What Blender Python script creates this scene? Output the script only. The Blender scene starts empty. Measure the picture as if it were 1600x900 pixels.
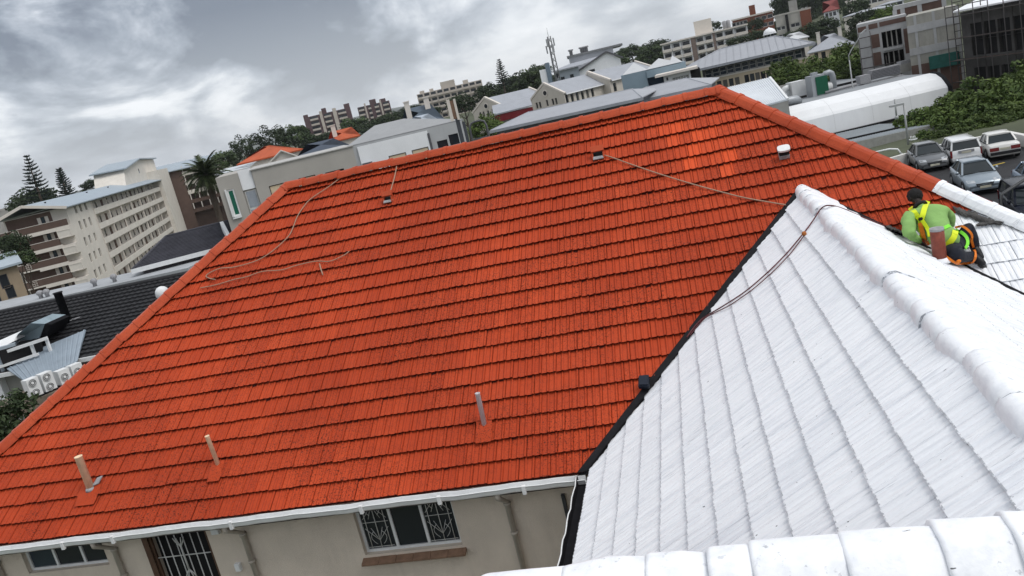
import bpy, bmesh, math, random
from mathutils import Vector, Matrix
from mathutils.bvhtree import BVHTree
R_ = math.radians
rng = random.Random(7)
SC = bpy.context.scene
COL = SC.collection
# ------------------------------------------------------------------ camera
H = 10.2                                    # eye height over the car park
F = 1289.0                                  # focal length in photo pixels (1600 wide)
RX = Vector((0.95901087, 0.1748637, -0.2229817))      # camera right in world
RD = Vector((-0.17150194, -0.26824334, -0.94796234))  # camera down
RF = Vector((-0.22557756, 0.94734798, -0.22725881))   # camera forward
cd = bpy.data.cameras.new("camera"); cam = bpy.data.objects.new("camera", cd); COL.objects.link(cam)
cd.sensor_width = 36.0; cd.lens = F / 1600 * 36; cd.clip_start = 0.1; cd.clip_end = 20000
m = Matrix((RX, -RD, -RF)).transposed().to_4x4(); m.translation = Vector((0, 0, H)); cam.matrix_world = m
SC.camera = cam
# ------------------------------------------------------------------ world, sun, exposure
SUN_EL, SUN_AZ = R_(57), R_(108)             # azimuth from +Y towards +X
W = bpy.data.worlds.new("World"); SC.world = W; W.use_nodes = True
def world():
    nt = W.node_tree; N = nt.nodes; L = nt.links; N.clear()
    out = N.new('ShaderNodeOutputWorld'); bg = N.new('ShaderNodeBackground'); L.new(bg.outputs[0], out.inputs[0])
    sky = N.new('ShaderNodeTexSky'); sky.sky_type = 'NISHITA'; sky.sun_disc = False
    sky.sun_elevation = SUN_EL; sky.sun_rotation = SUN_AZ
    tc = N.new('ShaderNodeTexCoord'); sp = N.new('ShaderNodeSeparateXYZ'); L.new(tc.outputs['Generated'], sp.inputs[0])
    def mth(op, a, b=None, c=None):
        n = N.new('ShaderNodeMath'); n.operation = op
        for i, x in enumerate((a, b, c)):
            if x is None: continue
            if isinstance(x, (int, float)): n.inputs[i].default_value = x
            else: L.new(x, n.inputs[i])
        return n.outputs[0]
    zc = mth('MAXIMUM', sp.outputs[2], 0.0)
    cx = N.new('ShaderNodeCombineXYZ')
    L.new(sp.outputs[0], cx.inputs[0]); L.new(sp.outputs[1], cx.inputs[1]); L.new(mth('POWER', mth('MULTIPLY', zc, 1.0), 0.75), cx.inputs[2])
    def noise(scale, det, rough, dist, off, st=(1, 1, 1.55)):
        mp = N.new('ShaderNodeMapping'); mp.inputs['Location'].default_value = off; mp.inputs['Scale'].default_value = st
        L.new(cx.outputs[0], mp.inputs[0])
        n = N.new('ShaderNodeTexNoise'); n.inputs['Scale'].default_value = scale; n.inputs['Detail'].default_value = det
        n.inputs['Roughness'].default_value = rough; n.inputs['Distortion'].default_value = dist
        L.new(mp.outputs[0], n.inputs['Vector']); return n.outputs[0]
    a = noise(2.5, 8, 0.50, 0.5, (2.2, 1.3, 0.9)); b = noise(6.0, 9, 0.55, 0.5, (7.3, 2.2, 3))
    c_ = noise(10.5, 8, 0.6, 0.2, (1.3, 5.2, 6))
    d = mth('ADD', mth('ADD', mth('MULTIPLY', a, 0.50), mth('MULTIPLY', b, 0.36)), mth('MULTIPLY', c_, 0.14))
    d = mth('MULTIPLY_ADD', mth('SUBTRACT', d, 0.5), 2.0, 0.508)
    # the overcast thins to an even veil towards the north-east
    rt = mth('MULTIPLY_ADD', sp.outputs[0], 1.1, 0.62); rt = mth('MINIMUM', mth('MAXIMUM', rt, 0.0), 1.0)
    d = mth('ADD', mth('MULTIPLY', d, mth('SUBTRACT', 1.0, mth('MULTIPLY', rt, 0.75))), mth('MULTIPLY', rt, 0.75 * 0.532))
    # low cloud towards the horizon is seen edge-on: paler and smoother
    cr = N.new('ShaderNodeValToRGB'); L.new(d, cr.inputs[0]); e = cr.color_ramp.elements
    e[0].position = 0.40; e[0].color = (0.19, 0.215, 0.26, 1)
    e[1].position = 0.60; e[1].color = (0.87, 0.885, 0.91, 1)
    for p, c in ((0.455, (0.31, 0.345, 0.40)), (0.50, (0.47, 0.505, 0.56)), (0.55, (0.72, 0.745, 0.78))):
        q = e.new(p); q.color = (*c, 1)
    hz = mth('SUBTRACT', 1.0, mth('MINIMUM', mth('MULTIPLY', zc, 6.5), 1.0))
    mx = N.new('ShaderNodeMix'); mx.data_type = 'RGBA'; L.new(mth('MULTIPLY', hz, 0.5), mx.inputs[0])
    L.new(cr.outputs[0], mx.inputs[6]); mx.inputs[7].default_value = (0.70, 0.73, 0.765, 1)
    sc = N.new('ShaderNodeVectorMath'); sc.operation = 'SCALE'; L.new(mx.outputs[2], sc.inputs[0]); sc.inputs['Scale'].default_value = CLOUD / 0.1
    m2 = N.new('ShaderNodeMix'); m2.data_type = 'RGBA'; m2.inputs[0].default_value = 0.92
    L.new(sky.outputs[0], m2.inputs[6]); L.new(sc.outputs[0], m2.inputs[7])
    L.new(m2.outputs[2], bg.inputs[0]); bg.inputs[1].default_value = 0.1
CLOUD = 0.98
world()
sd = bpy.data.lights.new("sun", 'SUN'); sd.energy = 1.5; sd.angle = R_(30); sd.color = (1, 0.97, 0.93)
sun = bpy.data.objects.new("sun", sd); COL.objects.link(sun); sun.location = (0, 0, 60)
sv = Vector((math.sin(SUN_AZ) * math.cos(SUN_EL), math.cos(SUN_AZ) * math.cos(SUN_EL), math.sin(SUN_EL)))
sun.rotation_euler = sv.to_track_quat('Z', 'Y').to_euler()
SC.view_settings.view_transform = 'Standard'; SC.view_settings.look = 'None'
SC.view_settings.exposure = 0.39; SC.view_settings.gamma = 1.0
# ------------------------------------------------------------------ pixel helpers (photo pixels -> world)
CAM = Vector((0, 0, H))
def ray(px, py): return (RX * (px - 800) + RD * (py - 450) + RF * F).normalized()
def at(px, py, D):
    d = ray(px, py); return CAM + d * (D / math.hypot(d.x, d.y))
def atz(px, py, z):
    d = ray(px, py); return CAM + d * ((z - H) / d.z)
def aty(px, py, y):
    d = ray(px, py); return CAM + d * (y / d.y)
def elev(px, py):
    d = ray(px, py); return d.z / math.hypot(d.x, d.y)
def proj(p):
    q = Vector(p) - CAM; z = q.dot(RF); return 800 + F * q.dot(RX) / z, 450 + F * q.dot(RD) / z, z
# ------------------------------------------------------------------ mesh helpers
class MB:
    def __init__(s): s.v = []; s.f = []; s.m = []; s.sm = []; s.at = []
    def face(s, pts, mi=0, smooth=False, at=None):
        i = len(s.v); s.v += [tuple(p) for p in pts]; s.f.append(tuple(range(i, i + len(pts)))); s.m.append(mi); s.sm.append(smooth); s.at.append(at)
    def mesh(s, vs, fs, mi=0, smooth=False, at=None):
        i = len(s.v); s.v += [tuple(p) for p in vs]
        for f in fs: s.f.append(tuple(i + k for k in f)); s.m.append(mi); s.sm.append(smooth); s.at.append(at)
    def hexa(s, p, mi=0):                       # 8 pts: bottom 0-3 ccw, top 4-7
        s.mesh(p, [(3, 2, 1, 0), (4, 5, 6, 7), (0, 1, 5, 4), (1, 2, 6, 5), (2, 3, 7, 6), (3, 0, 4, 7)], mi)
    def box(s, c, d, mi=0, rz=0.0):
        x, y, z = d[0] / 2, d[1] / 2, d[2] / 2; co, si = math.cos(rz), math.sin(rz)
        P = [(c[0] + a * co - b * si, c[1] + a * si + b * co, c[2] + e) for e in (-z, z) for a, b in ((-x, -y), (x, -y), (x, y), (-x, y))]
        s.hexa(P, mi)
    def bar(s, a, b, w, h, mi=0, up=(0, 0, 1)):
        a = Vector(a); b = Vector(b); d = (b - a).normalized(); up = Vector(up)
        if abs(d.dot(up)) > .98: up = Vector((0, 1, 0)) if abs(d.y) < .9 else Vector((1, 0, 0))
        x = d.cross(up).normalized() * (w / 2); y = x.cross(d).normalized() * (h / 2)
        s.hexa([a - x - y, a + x - y, b + x - y, b - x - y, a - x + y, a + x + y, b + x + y, b - x + y], mi)
    def tube(s, pts, r, n=8, mi=0, cap=True):
        pts = [Vector(p) for p in pts]; rs = r if isinstance(r, (list, tuple)) else [r] * len(pts); rings = []; px = None
        for i, p in enumerate(pts):
            d = (pts[min(i + 1, len(pts) - 1)] - pts[max(i - 1, 0)]).normalized()
            if px is None:
                t = Vector((0, 0, 1)) if abs(d.z) < .9 else Vector((1, 0, 0)); px = d.cross(t).normalized()
            px = (px - d * px.dot(d)).normalized(); py = d.cross(px)
            rings.append([p + (px * math.cos(2 * math.pi * k / n) + py * math.sin(2 * math.pi * k / n)) * rs[i] for k in range(n)])
        vs = [q for r_ in rings for q in r_]; fs = []
        for i in range(len(pts) - 1):
            for k in range(n): fs.append((i * n + k, i * n + (k + 1) % n, (i + 1) * n + (k + 1) % n, (i + 1) * n + k))
        s.mesh(vs, fs, mi, True)
        if cap: s.face(rings[0][::-1], mi); s.face(rings[-1], mi)
    def lathe(s, base, prof, n=12, mi=0, axis=None):
        base = Vector(base); ax = Vector(axis or (0, 0, 1)).normalized(); t = Vector((1, 0, 0)) if abs(ax.x) < .9 else Vector((0, 1, 0))
        a = ax.cross(t).normalized(); b = ax.cross(a); vs = []; fs = []
        for r, z in prof:
            for k in range(n): vs.append(base + ax * z + (a * math.cos(2 * math.pi * k / n) + b * math.sin(2 * math.pi * k / n)) * r)
        for i in range(len(prof) - 1):
            for k in range(n): fs.append((i * n + k, i * n + (k + 1) % n, (i + 1) * n + (k + 1) % n, (i + 1) * n + k))
        s.mesh(vs, fs, mi, True); s.face(vs[:n][::-1], mi); s.face(vs[-n:], mi)
    def prism(s, poly, off, mi=0):              # polygon of 3D points swept by off
        off = Vector(off); P = [Vector(p) for p in poly]; n = len(P)
        s.face(P[::-1], mi); s.face([p + off for p in P], mi)
        for i in range(n): s.face([P[i], P[(i + 1) % n], P[(i + 1) % n] + off, P[i] + off], mi)
    def build(s, name, mats, parent=None, fix=True, **pr):
        me = bpy.data.meshes.new(name); me.from_pydata(s.v, [], s.f)
        if not isinstance(mats, (list, tuple)): mats = [mats]
        for x in mats: me.materials.append(x)
        me.polygons.foreach_set('material_index', s.m); me.polygons.foreach_set('use_smooth', s.sm)
        if any(a is not None for a in s.at):
            at = me.attributes.new('tile', 'FLOAT_COLOR', 'FACE')
            buf = []
            for a in s.at: buf += [*(a or (0, 0, 0)), 1.0]
            at.data.foreach_set('color', buf)
        if fix and len(s.f) < 4000:
            bm = bmesh.new(); bm.from_mesh(me); bmesh.ops.remove_doubles(bm, verts=bm.verts, dist=1e-5)
            bmesh.ops.recalc_face_normals(bm, faces=bm.faces); bm.to_mesh(me); bm.free()
        me.update()
        return link(name, me, parent, **pr)
def link(name, me, parent=None, **pr):
    o = bpy.data.objects.new(name, me); COL.objects.link(o)
    if parent is not None:
        o.parent = parent; o.matrix_parent_inverse = mw(parent).inverted()
    for k, v in pr.items(): o[k] = v
    return o
MW = {}
def mw(o):                                    # world matrix without waiting for a depsgraph update
    m = o.matrix_basis
    if o.parent: m = mw(o.parent) @ o.matrix_parent_inverse @ m
    return m
def thing(name, label, cat, loc=(0, 0, 0), rz=0.0, group=None):
    o = bpy.data.objects.new(name, None); COL.objects.link(o); o.location = loc; o.rotation_euler = (0, 0, rz)
    o['label'] = label; o['category'] = cat
    if group: o['group'] = group
    o.empty_display_size = .3
    return o
def tag(o, label, cat, group=None):
    o['label'] = label; o['category'] = cat
    if group: o['group'] = group
    return o
def copy_tree(o, parent=None):
    c = o.copy(); COL.objects.link(c)
    if parent is not None:
        i = o.matrix_parent_inverse.copy(); c.parent = parent; c.matrix_parent_inverse = i
    for ch in list(o.children): copy_tree(ch, c)
    return c
# ------------------------------------------------------------------ materials
def mat(name, col, rough=.7, var=.12, scale=3.0, bump=0.0, bscale=40.0, spec=.3, metal=0.0, dirt=0.0, dcol=None, stretch=None, trans=0.0):
    M = bpy.data.materials.new(name); M.use_nodes = True; nt = M.node_tree; N = nt.nodes; L = nt.links
    p = N['Principled BSDF']; p.inputs['Roughness'].default_value = rough; p.inputs['Metallic'].default_value = metal
    p.inputs['Specular IOR Level'].default_value = spec
    g = N.new('ShaderNodeNewGeometry'); vec = g.outputs['Position']
    if stretch:
        mp = N.new('ShaderNodeMapping'); mp.inputs['Scale'].default_value = stretch; L.new(vec, mp.inputs[0]); vec = mp.outputs[0]
    n = N.new('ShaderNodeTexNoise'); n.inputs['Scale'].default_value = scale; n.inputs['Detail'].default_value = 6; n.inputs['Roughness'].default_value = .6
    L.new(vec, n.inputs['Vector'])
    r = N.new('ShaderNodeValToRGB'); L.new(n.outputs[0], r.inputs[0]); e = r.color_ramp.elements
    e[0].position = .3; e[0].color = (*[c * (1 - var) for c in col], 1); e[1].position = .7; e[1].color = (*[min(c * (1 + var), 1) for c in col], 1)
    out = r.outputs[0]
    if dirt > 0:
        n2 = N.new('ShaderNodeTexNoise'); n2.inputs['Scale'].default_value = scale * 2.3; n2.inputs['Detail'].default_value = 8; n2.inputs['Roughness'].default_value = .7
        mp2 = N.new('ShaderNodeMapping'); mp2.inputs['Scale'].default_value = (1, 1, .25); L.new(g.outputs['Position'], mp2.inputs[0]); L.new(mp2.outputs[0], n2.inputs['Vector'])
        r2 = N.new('ShaderNodeValToRGB'); L.new(n2.outputs[0], r2.inputs[0]); r2.color_ramp.elements[0].position = .5; r2.color_ramp.elements[1].position = .75
        r2.color_ramp.elements[1].color = (dirt, dirt, dirt, 1)
        mx = N.new('ShaderNodeMix'); mx.data_type = 'RGBA'; L.new(r2.outputs[0], mx.inputs[0]); L.new(out, mx.inputs[6])
        mx.inputs[7].default_value = (*(dcol or [c * .35 for c in col]), 1); out = mx.outputs[2]
    L.new(out, p.inputs['Base Color'])
    if bump > 0:
        nb = N.new('ShaderNodeTexNoise'); nb.inputs['Scale'].default_value = bscale; nb.inputs['Detail'].default_value = 4; L.new(vec, nb.inputs['Vector'])
        b = N.new('ShaderNodeBump'); b.inputs['Strength'].default_value = bump; b.inputs['Distance'].default_value = .02
        L.new(nb.outputs[0], b.inputs['Height']); L.new(b.outputs[0], p.inputs['Normal'])
    return M
def tile_mat(name, c0, c1, fresh, edge, lichen, spk, rough=.6):
    """clay tile: per-tile tint (attribute r), newer tiles (g), front edge with grime and course shadow painted in (b), black lichen specks"""
    M = bpy.data.materials.new(name); M.use_nodes = True; nt = M.node_tree; N = nt.nodes; L = nt.links
    p = N['Principled BSDF']; p.inputs['Roughness'].default_value = rough; p.inputs['Specular IOR Level'].default_value = .18
    a = N.new('ShaderNodeAttribute'); a.attribute_name = 'tile'; s = N.new('ShaderNodeSeparateColor'); L.new(a.outputs['Color'], s.inputs[0])
    g = N.new('ShaderNodeNewGeometry')
    def mix(f, A, B):
        x = N.new('ShaderNodeMix'); x.data_type = 'RGBA'
        for i, q in ((0, f), (6, A), (7, B)):
            if isinstance(q, float): x.inputs[i].default_value = q
            elif isinstance(q, tuple): x.inputs[i].default_value = (*q, 1)
            else: L.new(q, x.inputs[i])
        return x.outputs[2]
    def noise(sc, det, ro, lo, hi, st=None):
        n = N.new('ShaderNodeTexNoise'); n.inputs['Scale'].default_value = sc; n.inputs['Detail'].default_value = det; n.inputs['Roughness'].default_value = ro
        v = g.outputs['Position']
        if st: mp = N.new('ShaderNodeMapping'); mp.inputs['Scale'].default_value = st; L.new(v, mp.inputs[0]); v = mp.outputs[0]
        L.new(v, n.inputs['Vector'])
        r = N.new('ShaderNodeMapRange'); r.inputs[1].default_value = lo; r.inputs[2].default_value = hi; L.new(n.outputs[0], r.inputs[0]); return r.outputs[0]
    def mul(a_, b_):
        x = N.new('ShaderNodeMath'); x.operation = 'MULTIPLY'
        for i, q in enumerate((a_, b_)):
            if isinstance(q, float): x.inputs[i].default_value = q
            else: L.new(q, x.inputs[i])
        return x.outputs[0]
    def inv(a_):
        x = N.new('ShaderNodeMath'); x.operation = 'SUBTRACT'; x.inputs[0].default_value = 1.0; L.new(a_, x.inputs[1]); return x.outputs[0]
    c = mix(s.outputs[0], c0, c1)
    c = mix(mul(noise(.35, 4, .6, .35, .66), .6), c, tuple(x * y for x, y in zip(c0, (.72, .66, .62))))
    c = mix(mul(noise(9, 6, .7, .45, .75), .45), c, tuple(x * .66 for x in c0))
    c = mix(mul(s.outputs[1], .9), c, fresh)
    sp = mul(mul(noise(42, 3, .7, .53, .62), noise(.8, 5, .65, .36, .60)), spk)
    c = mix(mul(sp, inv(mul(s.outputs[1], .85))), c, lichen)
    c = mix(mul(mul(noise(140, 2, .5, .70, .74), noise(.9, 2, .5, .45, .6)), .5), c, (.62, .52, .36))
    c = mix(mul(s.outputs[2], .8), c, edge)  # edge colour mixes weathering with painted course shadow
    L.new(c, p.inputs['Base Color'])
    nb = N.new('ShaderNodeTexNoise'); nb.inputs['Scale'].default_value = 60; nb.inputs['Detail'].default_value = 4; L.new(g.outputs['Position'], nb.inputs['Vector'])
    b = N.new('ShaderNodeBump'); b.inputs['Strength'].default_value = .25; b.inputs['Distance'].default_value = .01
    L.new(nb.outputs[0], b.inputs['Height']); L.new(b.outputs[0], p.inputs['Normal'])
    return M
def paint_mat(name, axis):
    """brushed white roof paint: grey streaks along the brush direction, thin patches and dark specks"""
    M = bpy.data.materials.new(name); M.use_nodes = True; nt = M.node_tree; N = nt.nodes; L = nt.links
    p = N['Principled BSDF']; p.inputs['Roughness'].default_value = .5; p.inputs['Specular IOR Level'].default_value = .35
    g = N.new('ShaderNodeNewGeometry')
    def noise(st, sc, det, ro, lo, hi):
        mp = N.new('ShaderNodeMapping'); mp.inputs['Scale'].default_value = st; L.new(g.outputs['Position'], mp.inputs[0])
        n = N.new('ShaderNodeTexNoise'); n.inputs['Scale'].default_value = sc; n.inputs['Detail'].default_value = det; n.inputs['Roughness'].default_value = ro
        L.new(mp.outputs[0], n.inputs['Vector'])
        r = N.new('ShaderNodeMapRange'); r.inputs[1].default_value = lo; r.inputs[2].default_value = hi; L.new(n.outputs[0], r.inputs[0]); return r.outputs[0]
    def mix(f, A, B):
        x = N.new('ShaderNodeMix'); x.data_type = 'RGBA'; L.new(f, x.inputs[0])
        for i, q in ((6, A), (7, B)):
            if isinstance(q, tuple): x.inputs[i].default_value = (*q, 1)
            else: L.new(q, x.inputs[i])
        return x.outputs[2]
    def mul(a_, k):
        x = N.new('ShaderNodeMath'); x.operation = 'MULTIPLY'; L.new(a_, x.inputs[0])
        if isinstance(k, float): x.inputs[1].default_value = k
        else: L.new(k, x.inputs[1])
        return x.outputs[0]
    st = {'x': (.8, 8.5, .8), 'y': (8, .9, 2), 'n': (4, 4, 4)}[axis]
    k_ = .55 if axis == 'n' else .75
    c = mix(mul(noise(st, 2.2, 5, .6, .45, .75), k_), (.86, .875, .90), (.56, .59, .645))
    c = mix(mul(noise((1, 1, 1), .7, 4, .6, .45, .75), k_ * .6), c, (.68, .71, .755))
    c = mix(mul(noise(st, .9, 4, .6, .40, .75), .5), c, (.88, .89, .90))
    c = mix(mul(mul(noise(st, 5.0, 3, .6, .62, .70), noise((1, 1, 1), 2.3, 3, .5, .5, .65)), .7), c, (.33, .35, .38))
    at_ = N.new('ShaderNodeAttribute'); at_.attribute_name = 'tile'; sc_ = N.new('ShaderNodeSeparateColor'); L.new(at_.outputs['Color'], sc_.inputs[0])
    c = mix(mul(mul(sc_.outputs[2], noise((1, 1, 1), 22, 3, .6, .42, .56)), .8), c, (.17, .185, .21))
    c = mix(mul(noise((1, 2.5, 2), 13, 2, .5, .755, .77), .9), c, (.05, .05, .055))
    L.new(c, p.inputs['Base Color'])
    nb = N.new('ShaderNodeTexNoise'); nb.inputs['Scale'].default_value = 5; nb.inputs['Detail'].default_value = 6
    mp = N.new('ShaderNodeMapping'); mp.inputs['Scale'].default_value = st; L.new(g.outputs['Position'], mp.inputs[0]); L.new(mp.outputs[0], nb.inputs['Vector'])
    b = N.new('ShaderNodeBump'); b.inputs['Strength'].default_value = .22 if axis == 'n' else .45; b.inputs['Distance'].default_value = .02
    L.new(nb.outputs[0], b.inputs['Height']); L.new(b.outputs[0], p.inputs['Normal'])
    return M
def glass_mat(name, col=(.02, .024, .03), rough=.06):
    M = bpy.data.materials.new(name); M.use_nodes = True; p = M.node_tree.nodes['Principled BSDF']
    p.inputs['Base Color'].default_value = (*col, 1); p.inputs['Roughness'].default_value = rough; p.inputs['Specular IOR Level'].default_value = .5
    return M
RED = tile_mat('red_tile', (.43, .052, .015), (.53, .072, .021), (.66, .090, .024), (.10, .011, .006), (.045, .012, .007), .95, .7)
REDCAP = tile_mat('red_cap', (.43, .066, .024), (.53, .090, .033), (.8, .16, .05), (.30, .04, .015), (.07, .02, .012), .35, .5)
WPX = paint_mat('white_paint_slope', 'x'); WPY = paint_mat('white_paint_slope_front', 'y'); WPN = paint_mat('white_paint_lumpy', 'n')
UNDER = mat('roof_underlay', (.07, .014, .010), .9)
STUCCO = mat('beige_stucco', (.65, .57, .48), .85, .09, 1.2, .6, 70, .15, dirt=.4, dcol=(.44, .385, .33))
WHITE = mat('white_painted_metal', (.72, .73, .73), .45, .06, 4, dirt=.25, dcol=(.45, .45, .44))
GLASS = glass_mat('dark_glass')
GLASSB = glass_mat('blue_glass', (.03, .045, .06), .08)
BLACKM = mat('black_flashing', (.010, .010, .012), .7, .3, 6, spec=.15)
IRON = mat('white_ironwork', (.62, .62, .60), .5)
BRICK = mat('brown_sill_tile', (.19, .115, .075), .75, .25, 9, dirt=.4)
PIPEB = mat('beige_pipe', (.82, .64, .44), .6, .12, 8, dirt=.3, dcol=(.2, .10, .06))
PIPEW = mat('grey_plastic_pipe', (.55, .53, .55), .4, .12, 10, dirt=.4, dcol=(.35, .25, .22))
PIPER = mat('oxide_red_pipe', (.22, .055, .035), .45, .25, 12, dirt=.3)
LEAD = mat('lead_flashing', (.28, .28, .29), .5, .3, 15)
DARK = mat('dark_void', (.012, .012, .013), .9)
WOODB = mat('brown_timber', (.10, .055, .035), .6, .2, 6)
ROPEB = mat('beige_rope', (.36, .24, .17), .85, .25, 60)
ROPER = mat('maroon_rope', (.12, .035, .04), .8, .5, 70)
# ------------------------------------------------------------------ the house: geometry of the roofs (relative to the eye)
T35 = math.tan(R_(35)); S35 = math.sin(R_(35)); C35 = math.cos(R_(35))
YE, ZE = 10.19, H - 5.167                    # red eave
YR = 16.33; ZR = ZE + (YR - YE) * T35        # red ridge
XL, XRR = -8.15, .86                         # ridge ends
XW, YW = 1.79, 13.94; ZW = ZE + (YW - YE) * T35   # wing ridge meets the red slope here
XV = XW - (ZW - ZE) / T35                    # wing eave on the left
ZN = ZW - .10; YN = atz(1250, 846, ZN + .06).y                     # near ridge
GA, TW = .345, .228
def roof_z(x, y):
    red = min(ZE + (y - YE) * T35, ZE + (XRR + (YR - YE) - x) * T35, ZE + (x - XL + (YR - YE)) * T35, ZR - (y - YR) * T35)
    wing = ZW - abs(x - XW) * T35 + (max(0, .045 - abs(x - XW) * .22) if x < XW else (.058 if x < XW + .46 else .012)) if YN < y < YW + 4 else -99
    near = ZN - abs(y - YN) * T35
    return max(red, wing, near)
def hit(px, py, h=0.0, y0=2.0):
    """first point along the pixel's ray that lies h above the roof surface"""
    d = ray(px, py); t = y0 / d.y; k = h / C35
    while t < 60:
        p = CAM + d * t
        if p.z < roof_z(p.x, p.y) + k:
            a, b = t - .05, t
            for _ in range(18):
                c = (a + b) / 2; p = CAM + d * c
                if p.z < roof_z(p.x, p.y) + k: b = c
                else: a = c
            return CAM + d * b
        t += .05
    return CAM + d * 14
house = thing('tiled_house', 'two storey beige house under red tiles with a wing painted white, filling the foreground', 'house', (-3, 13, 0))
def clip(poly, planes):
    for q, n in planes:
        out = []
        for i in range(len(poly)):
            a, b = poly[i], poly[(i + 1) % len(poly)]; da, db = (a - q).dot(n), (b - q).dot(n)
            if da >= 0: out.append(a)
            if da * db < 0: out.append(a + (b - a) * (da / (da - db)))
        poly = out
        if len(poly) < 3: return None
    return poly
PROF = [(.008, -.004), (.02, .000), (.08, .001), (.30, .001), (.36, .006), (.40, .017), (.46, .017), (.50, .006), (.54, .001), (.78, .001), (.84, .006), (.88, .018), (.94, .018), (.978, .004), (.992, -.004)]
WPROF = [(.006, -.005), (.03, .004), (.12, .008), (.27, .006), (.325, .000), (.38, .006), (.50, .009), (.62, .006), (.67, .000), (.72, .007), (.84, .011), (.96, .006), (.994, -.005)]
def tiling(org, u, s, urange, rows, planes, mi_f, fresh_f=None, prof=PROF, lip_line=0, lift=.066, thick=.020, jit=1.0, seed=1, tw=TW, g=GA, sag=None):
    """yield (centre, MB) for each tile of a slope: org on the eave, u along it, s up the slope"""
    r = random.Random(seed); org = Vector(org); u = Vector(u); s = Vector(s); n = u.cross(s)
    if n.z < 0: n = -n
    for row in range(rows):
        off = (.5 if row % 2 else 0) * tw
        k0, k1 = math.floor((urange[0] - off) / tw) - 1, math.ceil((urange[1] - off) / tw) + 1
        for k in range(k0, k1):
            uu = k * tw + off; ss = row * g
            c = org + u * (uu + tw / 2) + s * (ss + g / 2)
            # every plane must keep some of the tile
            if any((c - q).dot(nn) < -.30 for q, nn in planes): continue
            r = random.Random(seed * 7919 + row * 1009 + k)
            du = r.gauss(0, .0016) * jit; ds = r.gauss(0, .004) * jit; dz = r.gauss(0, .0016) * jit; tilt = r.gauss(0, .0018) * jit
            tint = min(max(r.gauss(.5, .24), 0), 1); fr = fresh_f(c) if fresh_f else 0
            def P(a, b, h): return org + u * (uu + du + a * tw) + s * (ss + b + (ds if b < .2 else 0)) + n * (h + dz + tilt * (a - .5) * 2)
            z0, z1 = 0, -lift + .012
            back = g + .05
            mb = MB()
            if mi_f and mi_f(c): prof = WPROF; z1 = -lift * .55 + .012
            elif mi_f: prof = PROF
            top = [[P(a, 0, z0 + h), P(a, back, z1 + h)] for a, h in prof]
            bot = [P(a, .004, z0 + h * .7 - thick) for a, h in prof]
            polys = []
            for i in range(len(prof) - 1):
                if lip_line:  # front strip toned darker: lip shadow and grime painted together
                    q0, q1 = top[i][0].lerp(top[i][1], lip_line / back), top[i + 1][0].lerp(top[i + 1][1], lip_line / back)
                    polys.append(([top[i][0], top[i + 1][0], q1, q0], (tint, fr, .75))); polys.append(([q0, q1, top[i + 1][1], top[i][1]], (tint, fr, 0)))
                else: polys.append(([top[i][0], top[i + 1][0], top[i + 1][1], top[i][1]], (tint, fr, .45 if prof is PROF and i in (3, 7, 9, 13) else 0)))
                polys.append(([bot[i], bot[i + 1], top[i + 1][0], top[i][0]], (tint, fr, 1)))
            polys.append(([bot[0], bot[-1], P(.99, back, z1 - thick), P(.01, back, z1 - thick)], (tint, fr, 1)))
            need = [pl for pl in planes if (c - pl[0]).dot(pl[1]) < .45]
            ok = False
            for pl, a in polys:
                q = clip(pl, need) if need else pl
                if q: mb.face(q, 0, False, a); ok = True
            if ok: yield c, mb, (mi_f(c) if mi_f else 0)
def lay(tiles, roof, mats, name='roof_tile', keep=300):
    tiles = list(tiles); sc = []
    for i, (c, mb, mi) in enumerate(tiles):
        x, y, z = proj(c)
        inn = -20 < x < 1620 and -20 < y < 920 and z > 0
        sc.append(((1 / z ** 2) if inn else 0, i))
    sc.sort(reverse=True); sel = {i for v, i in sc[:keep] if v > 0}
    rest = {}
    for i, (c, mb, mi) in enumerate(tiles):
        if i in sel: mb.build(name, mats[mi], roof, fix=False)
        else:
            R = rest.setdefault(mi, MB()); o = len(R.v); R.v += mb.v; R.f += [tuple(o + j for j in f) for f in mb.f]; R.m += mb.m; R.sm += mb.sm; R.at += mb.at
    for mi, R in rest.items(): R.build('tiling', mats[mi], roof, fix=False, kind='stuff')
# --- underlays (also carry the slopes nobody sees)
o = .06                                       # underlay sits below the tile line
A = Vector((XL - (YR - YE), YE, ZE - o)); B = Vector((XRR + (YR - YE), YE, ZE - o)); RL = Vector((XL, YR, ZR - o)); RR = Vector((XRR, YR, ZR - o))
YB = YR + (YR - YE); A2 = Vector((A.x, YB, ZE - o)); B2 = Vector((B.x, YB, ZE - o))
mb = MB(); mb.face([A, B, RR, RL]); mb.face([A2, A, RL]); mb.face([B, B2, RR]); mb.face([B2, A2, RL, RR]); mb.face([A, A2, B2, B])
roof = mb.build('red_roof', UNDER, house, label='red clay tiled hip roof')
mb = MB()
XE = XW + (XW - XV)
a, b, c, d = Vector((XV, YN - 1, ZE - o)), Vector((XV, YE + .3, ZE - o)), Vector((XW, YW + .3, ZW - o)), Vector((XW, YN, ZW - o))
e, f = Vector((XE, YN - 1, ZE - o)), Vector((XE, YE, ZE - o))
mb.face([a, b, c, d]); mb.face([d, c, f, e])
wroof = mb.build('white_roof', UNDER, house, label='wing roof with tiles painted white')
nz = ZN - 2.4 * T35
mb = MB(); mb.face([(-3.2, YN, ZN - o), (6, YN, ZN - o), (6, YN - 2.4, nz - o), (-3.2, YN - 2.4, nz - o)]); mb.face([(-3.2, YN, ZN - o), (6, YN, ZN - o), (6, YN + 2.4, nz - o), (-3.2, YN + 2.4, nz - o)])
nroof = mb.build('near_roof', UNDER, house, label='nearest roof with a thickly painted white ridge')
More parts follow.
